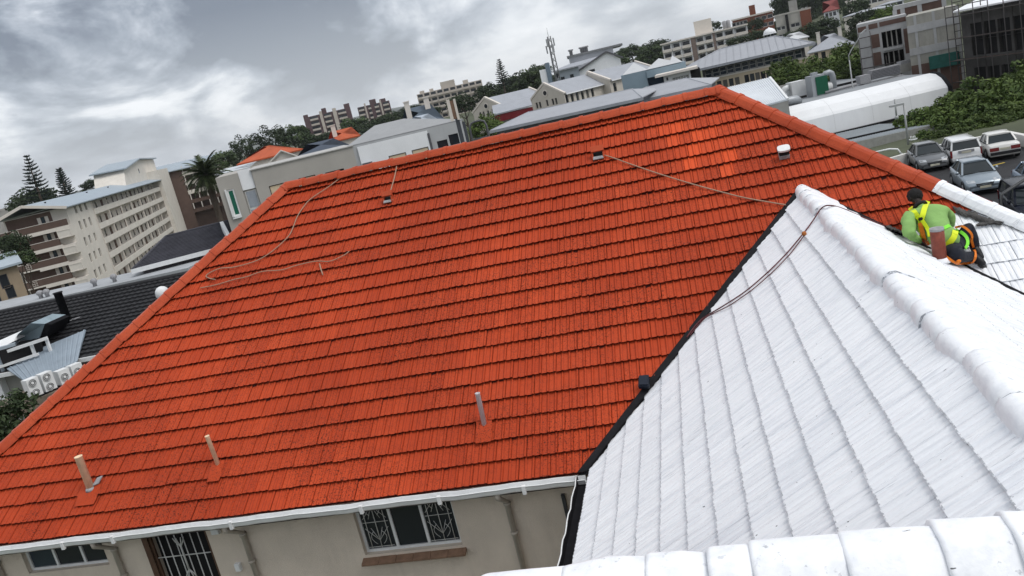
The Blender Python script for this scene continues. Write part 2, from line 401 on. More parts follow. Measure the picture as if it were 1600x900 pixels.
# --- clip planes
def plan(p, n): return (Vector(p), Vector(n).normalized())
hipL = plan((XL, YR, 0), (1, -1, 0)); hipR = plan((XRR, YR, 0), (-1, -1, 0)); top = plan((0, YR - .04, 0), (0, -1, 0))
valL = plan((XW - .09, YW, 0), (-1, 1, 0)); valR = plan((XW + .05, YW, 0), (1, 1, 0))
WB = hit(1497, 338)                            # where the white paint starts on the red slope
def fresh(c):
    x, y, z = proj(c)
    q = (c - Vector((XRR, YR, ZR))); sdist = (YR - c.y) / C35; u_ = c.x
    if .55 < sdist < 2.25:
        k = (sdist - .5) / .345; a0 = -.35 + .06 * k + (.12 if int(k) % 2 else 0); b0 = [.30, .75, .85, .80, .85, .75][min(int(k), 5)]
        if k > 4: a0 = .55
        if k > 3 and k <= 4: a0 = .10
        if a0 < u_ < b0: return max(0, .62 + .38 * math.sin(u_ * 37 + k * 11))
    return 0.0
def red_mi(c): return 1 if (c.x > XW + .4 and c.y < WB.y + .12 * math.sin(c.x * 5) - .0 and c.x - WB.x > -.62) else 0
sup = Vector((0, C35, S35))
merged = {}
for side, pl in ((0, [valL, plan((XW, 0, 0), (-1, 0, 0))]), (1, [valR, plan((XW, 0, 0), (1, 0, 0))])):
    for c, mb, mi in tiling((0, YE, ZE), (1, 0, 0), sup, (A.x, B.x), 22, [hipL, hipR, top] + pl, red_mi, fresh, seed=3):
        key = (round(c.x, 2), round(c.y, 2))
        if key in merged:
            R0 = merged[key][1]; o = len(R0.v); R0.v += mb.v; R0.f += [tuple(o + j for j in f) for f in mb.f]; R0.m += mb.m; R0.sm += mb.sm; R0.at += mb.at
        else: merged[key] = (c, mb, mi)
tl = list(merged.values())
WPF = WPY
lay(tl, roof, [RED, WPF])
# hidden slopes beyond the hips and the ridge: tiles as well, joined
tl = list(tiling((B.x, YE, ZE), (0, 1, 0), Vector((-C35, 0, S35)), (0, YB - YE), 22, [plan((XRR, YR, 0), (1, 1, 0)), plan((XRR, YR, 0), (1, -1, 0))], None, seed=5))
tl += list(tiling((A.x, YE, ZE), (0, 1, 0), Vector((C35, 0, S35)), (0, YB - YE), 22, [plan((XL, YR, 0), (-1, 1, 0)), plan((XL, YR, 0), (-1, -1, 0))], None, seed=6))
lay(tl, roof, [RED], keep=0)
# --- the white wing: shallow, paint-filled profile
wl = plan((XW - .12, YW - .05, 0), (1, -1, 0)); wt = plan((XW - .06, 0, 0), (-1, 0, 0)); wn = plan((0, YN + .05, 0), (0, 1, 0))
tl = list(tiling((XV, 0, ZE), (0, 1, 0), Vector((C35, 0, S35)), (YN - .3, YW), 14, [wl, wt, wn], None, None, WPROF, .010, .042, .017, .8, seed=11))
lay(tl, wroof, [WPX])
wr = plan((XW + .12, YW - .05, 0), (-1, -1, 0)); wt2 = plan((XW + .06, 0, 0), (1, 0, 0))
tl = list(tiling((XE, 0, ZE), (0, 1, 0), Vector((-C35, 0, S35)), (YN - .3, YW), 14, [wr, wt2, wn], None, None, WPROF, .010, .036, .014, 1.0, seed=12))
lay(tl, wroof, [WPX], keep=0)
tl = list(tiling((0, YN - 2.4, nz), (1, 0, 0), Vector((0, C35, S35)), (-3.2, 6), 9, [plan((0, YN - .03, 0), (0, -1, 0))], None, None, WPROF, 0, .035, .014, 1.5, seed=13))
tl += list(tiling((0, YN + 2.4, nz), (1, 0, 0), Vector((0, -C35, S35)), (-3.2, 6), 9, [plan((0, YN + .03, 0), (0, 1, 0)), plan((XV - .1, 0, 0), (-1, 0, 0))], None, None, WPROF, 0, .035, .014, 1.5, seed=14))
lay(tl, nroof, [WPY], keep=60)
# --- ridge and hip caps
def caps(p0, p1, step, prof, rf, roof_, matf, collar=.014, seed=1, wob=.006, name='ridge_cap', slab=0, smooth=False):
    r = random.Random(seed); p0 = Vector(p0); p1 = Vector(p1); d = (p1 - p0); Ln = d.length; d.normalize()
    v = d.cross(Vector((0, 0, 1))).normalized(); n = v.cross(d).normalized()
    k = 0; t = 0
    while t < Ln - .02:
        L2 = min(step * (r.uniform(.62, 1.35) if slab else 1), Ln - t); a = p0 + d * t + n * r.gauss(0, wob) + v * r.gauss(0, wob); b = p0 + d * (t + L2 + .03) + n * r.gauss(0, wob * .5) + v * r.gauss(0, wob)
        mb = MB(); tint = min(max(r.gauss(.5, .2), 0), 1)
        secs = [(0, 0), (max(L2 - .055, .02), .003), (max(L2 - .05, .03), collar), (L2 + .02, collar), (L2 + .024, -.012)] if not slab else [(0, -.01), (L2 * .5, slab * .35 + r.gauss(0, .006)), (L2, slab), (L2 + .025, slab * .9), (L2 + .03, -.02)]
        rows = []
        for dist, gr in secs:
            q = a + (b - a) * (dist / (L2 + .03)); rows.append([q + v * (x * (1 + gr * 5)) + n * (z + gr) for x, z in prof])
        vs = [p for rr in rows for p in rr]; m_ = len(prof); fs = []
        for i in range(len(rows) - 1):
            for j in range(m_ - 1): fs.append((i * m_ + j, i * m_ + j + 1, (i + 1) * m_ + j + 1, (i + 1) * m_ + j))
        mt = matf(t / Ln, k)
        if isinstance(mt, tuple):
            for j in range(m_ - 1): mb.mesh([rows[i][j + q] for i in range(len(rows)) for q in (0, 1)], [(2 * i, 2 * i + 1, 2 * i + 3, 2 * i + 2) for i in range(len(rows) - 1)], 1 if j > 3 else 0, False, (tint, 0, 0))
        else: mb.mesh(vs, fs, 0, smooth, (tint, 0, 0))
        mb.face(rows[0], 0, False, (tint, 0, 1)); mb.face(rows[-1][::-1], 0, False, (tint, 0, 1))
        mb.build(name, mt, roof_)
        t += L2 if slab else step; k += 1
CP = [(-.165, -.095), (-.15, -.06), (-.095, .012), (-.05, .038), (.05, .038), (.095, .012), (.15, -.06), (.165, -.095)]
kap = .045
caps((XL, YR, ZR + kap), (XRR, YR, ZR + kap), .40, CP, 0, roof, lambda t, k: REDCAP, seed=2)
caps((A.x, YE, ZE + kap), (XL, YR, ZR + kap), .40, CP, 0, roof, lambda t, k: REDCAP, seed=3)
hb = (B.x, YE, ZE + kap); tw_ = (hit(1484, 300).x - B.x) / (XRR - B.x)
caps(hb, (XRR, YR, ZR + kap), .40, CP, 0, roof, lambda t, k: (WPX, REDCAP) if t < tw_ - .01 else REDCAP, seed=4)
for x in (XL, XRR):                            # apex pieces
    mb = MB(); mb.lathe((x, YR, ZR - .07), [(.20, 0), (.17, .06), (.10, .125), (.03, .145)], 10, 0); mb.at = [(.5, 0, 0)] * len(mb.f); mb.build('ridge_cap', REDCAP, roof)
# lumpy white caps bedded in mortar on the wing ridge
CW = [(-.135, -.175), (-.128, -.095), (-.10, -.045), (-.045, -.016), (.015, -.014), (.09, -.056), (.18, -.108), (.28, -.176), (.42, -.275)]
caps((XW, YN - .1, ZW + .035), (XW, YW + .2, ZW + .03), .42, CW, 0, wroof, lambda t, k: WPN, .006, seed=6, wob=.016, slab=.006, smooth=True)
# ------------------------------------------------------------------ near ridge: thick lumpy caps
CN = [(-.34, -.24), (-.30, -.15), (-.21, -.06), (-.14, .02), (-.07, .055), (.07, .06), (.14, .02), (.21, -.06), (.30, -.15), (.34, -.24)]
pL = atz(700, 908, ZN - .07); pR = Vector((XW + .9, YN, ZN + .02)); pL.y = YN - .02
caps(pR, pL, .36, CN, 0, nroof, lambda t, k: WPN, .02, seed=9, wob=.012, slab=.012, smooth=True)
# ------------------------------------------------------------------ valley flashing, wing gutter
mb = MB()
for k in range(1):
    p0 = Vector((XW - .02, YW + .02, ZW + .012)); p1 = Vector((XV - .12, YE - .02, ZE + .012))
    w0 = Vector((-.045, .0, -.0)); w1 = Vector((.085, 0, 0))
    mb.face([p0 + w0, p0 + w1, p1 + w1, p1 + w0]); mb.face([p1 + w0 - Vector((0, 0, .05)), p1 + w1 - Vector((0, 0, .05)), p0 + w1 - Vector((0, 0, .05)), p0 + w0 - Vector((0, 0, .05))])
mb.build('valley_flashing', BLACKM, roof)
mb = MB(); q0 = Vector((XW, YW, ZW + .012)); q1 = Vector((XW + 2.75, YW - 2.75, ZW + .012 - 2.75 * T35))
mb.face([q0 + Vector((-.03, 0, 0)), q0 + Vector((.03, 0, 0)), q1 + Vector((.035, 0, 0)), q1 + Vector((-.05, 0, 0))]); mb.build('valley_flashing', BLACKM, roof)
# the dark gutter along the wing's eave with paint slopped on its lip
mb = MB(); gx = XV - .17; y0, y1 = YN + .4, YE - .05; zz = ZE - .03
for a, b in (((gx, zz), (gx + .012, zz)), ((gx, zz - .11), (gx + .012, zz - .11))): pass
prof = [(gx - .012, zz + .005), (gx + .006, zz + .005), (gx + .01, zz - .10), (gx + .15, zz - .10), (gx + .155, zz), (gx + .165, zz), (gx + .165, zz - .115), (gx - .012, zz - .115)]
mb.prism([(x, y0, z) for x, z in prof], (0, y1 - y0, 0)); mb.build('gutter', BLACKM, house, label='blackened gutter under the white wing')
mb = MB(); pts = [(gx - .004 + .008 * math.sin(k * 1.7) , y0 + (y1 - y0) * k / 40, zz + .008 + .006 * math.sin(k * 2.9)) for k in range(41)]; mb.tube(pts, .009, 6); mb.build('gutter_lip', WHITE, house)
# ------------------------------------------------------------------ eave gutter on the red roof
gy0 = YE - .13; gz = ZE - .045
mb = MB(); xa, xb = A.x - .2, XV - .06
gp = [(YE - .012, gz + .01), (YE - .02, gz - .075), (gy0 + .03, gz - .095), (gy0, gz - .07), (gy0 - .012, gz - .02), (gy0 - .022, gz + .004), (gy0 - .012, gz + .008), (gy0 + .008, gz - .01), (gy0 + .018, gz - .07), (YE - .035, gz - .055), (YE - .026, gz + .008)]
n_ = 60
rows = []
for k in range(n_ + 1):
    x = xa + (xb - xa) * k / n_; dz = .006 * math.sin(k * .7) + .004 * math.sin(k * 2.3); rows.append([(x, y + .004 * math.sin(k * 1.3), z + dz) for y, z in gp])
vs = [p for r_ in rows for p in r_]; m_ = len(gp)
mb.mesh(vs, [(i * m_ + j, i * m_ + (j + 1) % m_, (i + 1) * m_ + (j + 1) % m_, (i + 1) * m_ + j) for i in range(n_) for j in range(m_)]); mb.face(rows[-1]); mb.face(rows[0])
gut = mb.build('gutter', WHITE, house, label='white eave gutter of the red roof')
for px in (90, 172, 365, 575, 700, 835):
    x = aty(px, 830, gy0).x; mb = MB(); mb.box((x, gy0 - .008, gz - .045), (.05, .05, .125)); mb.build('gutter_bracket', WHITE, gut)
mb = MB(); mb.box(((xa + xb) / 2, YE + .025, ZE - .13), (xb - xa, .03, .16)); mb.build('fascia', mat('dark_fascia', (.06, .05, .05), .7), house)
# ------------------------------------------------------------------ walls
YWALL = YE + .34; XWW = XV + .42; ZB = -.6
def wall_with_holes(x0, x1, z0, z1, holes, y, depth, mi, mb):
    xs = sorted({x0, x1, *[h[0] for h in holes], *[h[1] for h in holes]}); zs = sorted({z0, z1, *[h[2] for h in holes], *[h[3] for h in holes]})
    for i in range(len(xs) - 1):
        for j in range(len(zs) - 1):
            cx, cz = (xs[i] + xs[i + 1]) / 2, (zs[j] + zs[j + 1]) / 2
            if any(h[0] < cx < h[1] and h[2] < cz < h[3] for h in holes): continue
            mb.face([(xs[i], y, zs[j]), (xs[i + 1], y, zs[j]), (xs[i + 1], y, zs[j + 1]), (xs[i], y, zs[j + 1])], mi)
    for a, b, c, d in holes:
        for p in ([(a, y, c), (b, y, c), (b, y + depth, c), (a, y + depth, c)], [(a, y, d), (a, y + depth, d), (b, y + depth, d), (b, y, d)],
                  [(a, y, c), (a, y + depth, c), (a, y + depth, d), (a, y, d)], [(b, y, c), (b, y, d), (b, y + depth, d), (b, y + depth, c)]): mb.face(p, mi)
def wx(px, py): q = aty(px, py, YWALL); return q.x, q.z
WD = .14
x1a, z1b = wx(571, 868); x1b, _ = wx(724, 856); _, z1t = wx(560, 795)
zl = ZE - .16
W1 = (x1a, x1b, z1b, zl); d0, dz = wx(262, 899); d1, _ = wx(347, 899); D1 = (d0 - .12, d1 - .02, z1b - 1.25, zl)
w2a, w2b_ = wx(46, 898); w2c, _ = wx(172, 884); W2 = (w2a, w2c, w2b_ + .02, zl)
mb = MB(); wall_with_holes(A.x + .4, XWW + 1.0, ZB, ZE - .03, [W1, D1, W2], YWALL, WD, 0, mb)
mb.face([(A.x + .4, YWALL, ZB), (A.x + .4, YB - .4, ZB), (A.x + .4, YB - .4, ZE - .03), (A.x + .4, YWALL, ZE - .03)])
mb.build('wall', STUCCO, house); mb = MB(); mb.face([(B.x - .4, YE + .4, ZB), (B.x - .4, YB - .4, ZB), (B.x - .4, YB - .4, ZE - .03), (B.x - .4, YE + .4, ZE - .03)])
mb.build('wall', STUCCO, house); mb = MB(); mb.face([(A.x, YE + .01, ZE - .045), (XWW + 1, YE + .01, ZE - .045), (XWW + 1, YWALL + .01, ZE - .045), (A.x, YWALL + .01, ZE - .045)]); mb.build('soffit', STUCCO, house); mb = MB()
mb.face([(XWW, YN - .8, ZB), (XWW, YWALL, ZB), (XWW, YWALL, ZE - .03), (XWW, YN - .8, ZE - .03)])
mb.build('wall', STUCCO, house)
def bars(mb, pts, r=.006): mb.tube(pts, r, 5)
def window(hole, splits, fan=None, bar=(), name='window', blue=False):
    a, b, c, d = hole; y = YWALL + WD - .03
    fr = MB(); t = .045
    fr.box(((a + b) / 2, y, c + t / 2), (b - a, .05, t)); fr.box(((a + b) / 2, y, d - t / 2), (b - a, .05, t))
    xs = [a + t / 2] + [a + (b - a) * s for s in splits] + [b - t / 2]
    for x in xs: fr.box((x, y - .002, (c + d) / 2), (t, .05, d - c - 2 * t))
    if fan is not None: fr.box(((xs[1] + xs[2]) / 2, y - .003, c + (d - c) * fan), (xs[2] - xs[1] - t, .05, t))
    w = fr.build(name, WHITE, house)
    for k in range(len(xs) - 1):
        g = MB(); g.box(((xs[k] + xs[k + 1]) / 2, y + .004, (c + d) / 2), (xs[k + 1] - xs[k] - t, .008, d - c - 2 * t)); g.build('pane', GLASSB if blue and k == 0 else GLASS, w)
    for k in bar:
        u0, u1 = xs[k] + t / 2 + .02, xs[k + 1] - t / 2 - .02; m = MB(); yb = y - .034; z0, z1 = c + t + .02, d - t - .01; um = (u0 + u1) / 2; wd = (u1 - u0) / 2
        for f in (-.75, 0, .75): bars(m, [(um + f * wd, yb, z0), (um + f * wd, yb, z1)])
        for z in (z0 + .02, z1 - .02, (z0 + z1) / 2 + .02): bars(m, [(u0, yb, z), (u1, yb, z)], .005)
        for zc, s in ((z0 + (z1 - z0) * .27, 1), (z0 + (z1 - z0) * .74, -1)):       # fan scrolls
            for f in (-.9, -.45, .45, .9): bars(m, [(um, yb - .004, zc - s * .10), (um + f * wd, yb - .004, zc + s * .12)], .004)
            for sg in (-1, 1):
                bars(m, [(um + sg * wd * (.25 + .35 * math.sin(q * .6)), yb - .006, zc - s * (.16 - .045 * q)) for q in range(6)], .004)
        m.build('burglar_bars', IRON, w)
    return w
window(W1, (.335, .66), .76, (0, 2))
window(W2, (.34, .68), None, (), blue=True)
# interior darkness behind the openings
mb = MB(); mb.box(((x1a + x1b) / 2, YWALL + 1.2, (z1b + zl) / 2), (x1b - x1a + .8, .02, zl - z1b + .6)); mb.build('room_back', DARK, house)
# sill of brown tiles
n_ = 6
sill = MB(); sill.box(((x1a + x1b) / 2, YWALL - .02, z1b - .10), (x1b - x1a + .08, .06, .02)); sl = sill.build('window_sill', BRICK, house)
for k in range(n_):
    x = x1a - .05 + (x1b - x1a + .10) * (k + .5) / n_; wdt = (x1b - x1a + .10) / n_ - .006
    b_ = MB(); h = .012 * (k % 2)
    b_.hexa([(x - wdt / 2, YWALL - .12, z1b - .115), (x + wdt / 2, YWALL - .12, z1b - .115), (x + wdt / 2, YWALL + .1, z1b - .05), (x - wdt / 2, YWALL + .1, z1b - .05),
             (x - wdt / 2, YWALL - .12, z1b - .085 + h * .3), (x + wdt / 2, YWALL - .12, z1b - .085 + h * .3), (x + wdt / 2, YWALL + .1, z1b - .004), (x - wdt / 2, YWALL + .1, z1b - .004)]); b_.build('sill_tile', BRICK, sl)
# security door
a, b, c, d = D1; y = YWALL + .03
m = MB()
for x in (a + .02, b - .02): m.box((x, y, (c + d) / 2), (.04, .04, d - c))
for z in (c + .02, d - .02): m.box(((a + b) / 2, y, z), (b - a - .08, .04, .04))
dr = m.build('security_gate', WOODB, house, label='security gate with white bars and a forked ornament')
m = MB()
for k in range(1, 7): x = a + .03 + (b - a - .06) * k / 7; bars(m, [(x, y, c), (x, y, d)], .009)
for z in (d - .62, c + .4): bars(m, [(a, y, z), (b, y, z)], .01)
m.build('gate_bar', IRON, dr)
m = MB(); xm = (a + b) / 2; zc = d - .66; bars(m, [(xm, y - .02, zc + .26), (xm, y - .02, zc - .26)], .016)
for s in (-1, 1):
    for f in (.45, 1): bars(m, [(xm, y - .02, zc + s * .20), (xm + .07 * f, y - .02, zc + s * .30), (xm + .10 * f, y - .02, zc + s * .37)], .009); bars(m, [(xm, y - .02, zc + s * .20), (xm - .07 * f, y - .02, zc + s * .30), (xm - .10 * f, y - .02, zc + s * .37)], .009)
m.build('gate_ornament', IRON, dr)
m = MB(); m.box((xm, YWALL + WD + .04, (c + d) / 2), (b - a, .04, d - c)); m.build('door_leaf', DARK, dr)
m = MB(); m.box((a - .05, YWALL - .004, (c + d) / 2), (.10, .05, d - c)); m.build('door_frame', WOODB, dr)
# downpipes, meter boxes
PW = mat('painted_downpipe', (.40, .36, .31), .6, .08, 6, dirt=.2)
for px, py in ((183, 860), (383, 835), (795, 790), (2, 885)):
    x, z = wx(px, py); m = MB(); yy = YWALL - .055; m.tube([(x, gy0 + .06, gz - .09), (x, gy0 + .06, gz - .16), (x, yy, gz - .42), (x, yy, ZB)], .042, 10)
    dp = m.build('downpipe', PW, house)
    for z in (gz - .47, gz - .95, gz - 1.9):
        m = MB(); m.lathe((x, yy, z), [(.055, 0), (.058, .02), (.055, .045)], 10); m.box((x, yy + .03, z + .02), (.10, .03, .03)); m.build('pipe_bracket', PW, dp)
for px, py, w, h in ((338, 827, .14, .12), (374, 884, .09, .13)):
    x, z = wx(px, py); m = MB(); m.box((x, YWALL - .03, z), (w, .06, h)); m.box((x, YWALL - .065, z), (w * .86, .015, h * .86)); m.build('meter_box', WHITE, house)
m = MB(); x, z = wx(884, 790); m.box((x, YWALL - .03, z - .6), (.05, .05, 1.6)); m.build('corner_pipe', mat('dark_pipe', (.05, .05, .055), .5), house)
# ------------------------------------------------------------------ things fixed to the red roof
def vent_pipe(bx, by, tx, ty, r, m_, lab, flash, cap=False):
    b = hit(bx, by, .0); d = ray(tx, ty); k = ((b.x - CAM.x) * d.x + (b.y - CAM.y) * d.y) / (d.x ** 2 + d.y ** 2); t = CAM + d * k
    hgt = t.z - b.z; m = MB(); lean = Vector(((t.x - b.x) * .9, (t.y - b.y) * .9, 0))
    T = b + Vector((0, 0, hgt)) + lean; ax = (T - b).normalized()
    m.lathe(b - ax * .12, [(r * 1.0, 0), (r, .12 + hgt * .98), (r * 1.06, .12 + hgt * .985), (r * 1.06, .12 + hgt), (r * .8, .12 + hgt), (r * .78, .12 + hgt - .12)], 14, axis=ax)
    o = m.build('vent_pipe', m_, house, label=lab)
    if r > .04:
        m = MB(); m.lathe(b - ax * .02, [(r * 1.45, 0), (r * 1.3, .03), (r * 1.08, .055)], 14, axis=ax); m.build('collar', flash, o)
    # dressed flashing sheet on the tiles
    n = Vector((0, -S35, C35)); u = Vector((1, 0, 0)); s = sup; c = b + n * .018 - s * .12
    m = MB(); w = max(r * 3.2, .11); P = []
    for i in range(5):
        for j in range(5):
            a_, b_ = (i / 4 - .5) * 2 * w, (j / 4 - .5) * .36; P.append(c + u * (a_ + .01 * math.sin(j * 3 + i)) + s * b_ + n * (.012 * (1 - abs(i - 2) / 2) * (1 - abs(j - 2) / 2) + .003 * math.sin(i * 2 + j * 5)))
    m.mesh(P, [(i * 5 + j, (i + 1) * 5 + j, (i + 1) * 5 + j + 1, i * 5 + j + 1) for i in range(4) for j in range(4)], 0, True); m.at = [(.55, .05, 0)] * len(m.f)
    m.build('flashing', RED, o)
    return o
vent_pipe(142, 764, 122, 713, .062, PIPEB, 'thick rusty beige vent pipe nearest the left hip', LEAD)
vent_pipe(341, 726, 323, 681, .036, PIPEB, 'thin rusty beige vent pipe', PIPEB)
vent_pipe(757, 664, 746, 614, .038, PIPEW, 'grey plastic vent pipe on a red flashing patch', PIPEW)
# split lead piece beside the left pipe
m = MB(); b = hit(150, 755, .03); n = Vector((0, -S35, C35)); m.prism([b + Vector((-.05, 0, 0)) - sup * .06, b + Vector((.06, 0, 0)) - sup * .02, b + Vector((.09, 0, 0)) + sup * .12, b + sup * .09], n * .02); m.build('lead_scrap', LEAD, house)
def tile_vent(px, py, w, h, lab, cowl=False, hole=True, white=WHITE):
    c = hit(px, py, .01); n = Vector((0, -S35, C35)); u = Vector((1, 0, 0)); s = sup
    m = MB()
    def Q(a, b, e): return c + u * a + s * b + n * e
    if cowl:
        # open throat under a rounded white hood
        m.hexa([Q(-w * .42, -h * .4, -.02), Q(w * .42, -h * .4, -.02), Q(w * .42, h * .35, -.02), Q(-w * .42, h * .35, -.02), Q(-w * .42, -h * .4, .05), Q(w * .42, -h * .4, .05), Q(w * .42, h * .35, .05), Q(-w * .42, h * .35, .05)])
        o = m.build('roof_vent', LEAD, house, label=lab)
        m = MB(); m.hexa([Q(-w * .4, -h * .3, .05), Q(w * .4, -h * .3, .05), Q(w * .4, h * .3, .05), Q(-w * .4, h * .3, .05), Q(-w * .4, -h * .3, .14), Q(w * .4, -h * .3, .14), Q(w * .4, h * .3, .14), Q(-w * .4, h * .3, .14)]); m.build('vent_throat', DARK, o)
        m = MB(); P = [];
        for k in range(16):
            q = 2 * math.pi * k / 16; P.append(Q(w * .52 * math.copysign(abs(math.cos(q)) ** .6, math.cos(q)), h * .42 * math.copysign(abs(math.sin(q)) ** .6, math.sin(q)), .14))
        m.prism(P, n * .035); P2 = [p + n * .035 + (c + n * .14 - p) * .0 for p in P]; m.build('vent_hood', white, o)
    else:
        m.face([Q(-w / 2, -h / 2, .012), Q(w / 2, -h / 2, .012), Q(w / 2, h / 2, .012), Q(-w / 2, h / 2, .012)])
        o = m.build('roof_vent', DARK, house, label=lab)
        m = MB()
        for sg in (-1, 1): m.hexa([Q(sg * w / 2 - .012, -h / 2, 0), Q(sg * w / 2 + .012, -h / 2, 0), Q(sg * w / 2 + .012, h / 2, 0), Q(sg * w / 2 - .012, h / 2, 0), Q(sg * w / 2 - .012, -h / 2, .02), Q(sg * w / 2 + .012, -h / 2, .02), Q(sg * w / 2 + .012, h / 2, .12), Q(sg * w / 2 - .012, h / 2, .12)])
        m.at = [(.5, 0, 0)] * len(m.f); m.build('vent_cheek', REDCAP, o, kind='stuff')
        m = MB(); m.hexa([Q(-w / 2 - .02, h * .05, .085), Q(w / 2 + .02, h * .05, .085), Q(w / 2 + .02, h / 2 + .03, .11), Q(-w / 2 - .02, h / 2 + .03, .11), Q(-w / 2 - .02, h * .05, .105), Q(w / 2 + .02, h * .05, .105), Q(w / 2 + .02, h / 2 + .03, .135), Q(-w / 2 - .02, h / 2 + .03, .135)]); m.at = [(.5, 0, 0)] * len(m.f); m.build('vent_hood', REDCAP, o)
        m = MB(); m.prism([Q(-w / 2, -h * .62, .015), Q(w / 2, -h * .62, .015), Q(w * .4, -h * .35, .03), Q(-w * .45, -h * .3, .03)], n * .015); m.build('flashing', LEAD, o)
    return o
tile_vent(935, 243, .20, .20, 'open roof vent with a red hood that a rope runs from')
tile_vent(607, 312, .17, .17, 'hole in the roof under a lifted tile with a rope hanging into it')
tile_vent(1225, 243, .20, .18, 'roof vent with a rounded white hood', cowl=True)
# brown painted stub pipe beside the worker
def stub():
    b = hit(1469, 408, -.02); d = ray(1462, 357); k = ((b.x) * d.x + (b.y) * d.y) / (d.x ** 2 + d.y ** 2); hgt = (CAM + d * k).z - b.z
    m = MB(); m.lathe(b - Vector((0, 0, .15)), [(.088, 0), (.088, hgt + .15), (.080, hgt + .153), (.072, hgt + .15), (.07, hgt - .1)], 18); o = m.build('vent_pipe', PIPER, house, label='stubby oxide red flue pipe standing in the white wing')
    m = MB(); r = random.Random(3); P = []
    m.lathe(b - Vector((0, 0, .02)), [(.13, 0), (.11, .03), (.092, .07 + .0)], 14); m.build('collar', WPN, o)
    m = MB(); m.lathe(b + Vector((0, 0, hgt - .03)), [(.0905, 0), (.0905, .035)], 18); m.build('rim', LEAD, o)
stub()
# dark plastic cap wedged over the valley
c = hit(1007, 600, .05); m = MB()
P = [c + Vector((-.085, 0, 0)) - sup * .07, c + Vector((.07, 0, 0)) - sup * .09, c + Vector((.08, 0, 0)) + sup * .10, c + Vector((-.06, 0, 0)) + sup * .11]
m.prism(P, Vector((0, -S35, C35)) * .07); m.prism([p + Vector((0, -S35, C35)) * .07 + (c - p) * .2 for p in P], Vector((0, -S35, C35)) * .02)
tag(m.build('plastic_box', mat('navy_plastic', (.012, .016, .028), .35)), 'small navy black box lying on the valley between red and white roofs', 'box')
# ------------------------------------------------------------------ ropes
def smooth(pts, n=8):
    P = [Vector(p) for p in pts]; out = []
    for i in range(len(P) - 1):
        a, b, c, d = P[max(i - 1, 0)], P[i], P[i + 1], P[min(i + 2, len(P) - 1)]
        for k in range(n):
            t = k / n; out.append(.5 * ((2 * b) + (c - a) * t + (2 * a - 5 * b + 4 * c - d) * t * t + (3 * b - a - 3 * c + d) * t ** 3))
    return out + [P[-1]]
def rope(px, r, m_, name, lab, cat='rope', h=None, n=8):
    q = smooth([(x, y, 0) for x, y in px], n); P = [hit(p.x, p.y, (h or r) + .010) for p in q]
    m = MB(); m.tube(P, r, 6); o = m.build(name, m_); return tag(o, lab, cat)
def X(o, s, ox, oy): return [(ox + x / s, oy + y / s) for x, y in o]
rope(X([(985, 0), (930, 30), (850, 90), (760, 150), (715, 190), (660, 270), (630, 345), (600, 400), (520, 475), (450, 525), (380, 558), (260, 590), (180, 597), (120, 620), (88, 645), (110, 660), (145, 667)], 4, 300, 270), .011, ROPEB, 'rope', 'long beige rope snaking from the ridge down to the left hip')
rope(X([(50, 720), (150, 700), (260, 668), (340, 650), (440, 617), (560, 607), (650, 580), (770, 553), (860, 553), (930, 525), (965, 505), (982, 490)], 4, 300, 270), .010, ROPEB, 'rope', 'shorter faded beige rope lying loose below the long one')
rope(X([(797, 568), (805, 600), (818, 638)], 4, 300, 270), .012, ROPEB, 'stick', 'short straw coloured stick just under the shorter loose rope', 'stick', n=2)
rope(X([(1280, -45), (1265, 30), (1245, 100), (1238, 140), (1255, 170)], 4, 300, 270), .012, ROPEB, 'rope', 'short rope end dangling from the ridge into the roof hole')
rope(X([(368, 168), (420, 182), (520, 218), (700, 280), (900, 342), (1080, 392), (1250, 435), (1400, 462), (1510, 480)], 4, 850, 200), .011, ROPEB, 'rope', 'taut pale rope running from the hooded vent to the white wing')
rope([(1073, 527), (1095, 500), (1130, 478), (1165, 455), (1200, 425), (1228, 397), (1255, 365), (1270, 345), (1284, 325), (1298, 321), (1320, 327), (1345, 338), (1375, 350), (1405, 362), (1425, 372)], .0095, ROPER, 'rope', 'maroon safety rope draped over the white ridge to the worker')
rope([(1078, 524), (1102, 497), (1140, 477), (1176, 452), (1208, 424), (1235, 396), (1258, 366)], .0075, ROPER, 'rope', 'second strand of dark rope doubled beside the maroon one on the white tiles')
c = hit(1257, 366, .03); m = MB(); m.lathe(c - Vector((.03, 0, 0)), [(.012, 0), (.03, .012), (.034, .03), (.03, .05), (.012, .06)], 8, axis=(1, .3, .3)); tag(m.build('rope_knot', mat('orange_knot', (.35, .12, .03), .8)), 'orange brown knot tied in the maroon rope on the white ridge', 'knot')

# raw mortar along the freshly painted end of the right hip
MORT = mat('grey_mortar', (.075, .072, .07), .95, .5, 9, 1.0, 30)
def smear(px, w, name='mortar'):
    q = smooth([(x, y, 0) for x, y in px], 6); r = random.Random(len(px)); m = MB(); L_ = []; n = Vector((0, -S35, C35))
    for i, p in enumerate(q):
        a = q[max(i - 1, 0)]; b = q[min(i + 1, len(q) - 1)]; t = (b - a).normalized(); s_ = Vector((-t.y, t.x, 0)); k = w * (1 - abs(2 * i / (len(q) - 1) - 1) ** 4)
        L_.append([hit(*(p + s_ * k * f * (1 + .35 * r.uniform(-1, 1))).xy, .015 + (.03 if abs(f) < .5 else 0) * r.uniform(.6, 1.2)) for f in (-1, -.35, .35, 1)])
    vs = [p for r_ in L_ for p in r_]; m.mesh(vs, [(i * 4 + j, i * 4 + 4 + j, i * 4 + 5 + j, i * 4 + 1 + j) for i in range(len(L_) - 1) for j in range(3)], 0, True); m.build(name, MORT, roof)
smear([(1488, 322), (1502, 331), (1518, 335), (1532, 341), (1548, 346), (1566, 351)], 5.5)
smear([(1524, 352), (1540, 349), (1556, 347), (1569, 347)], 3.0)
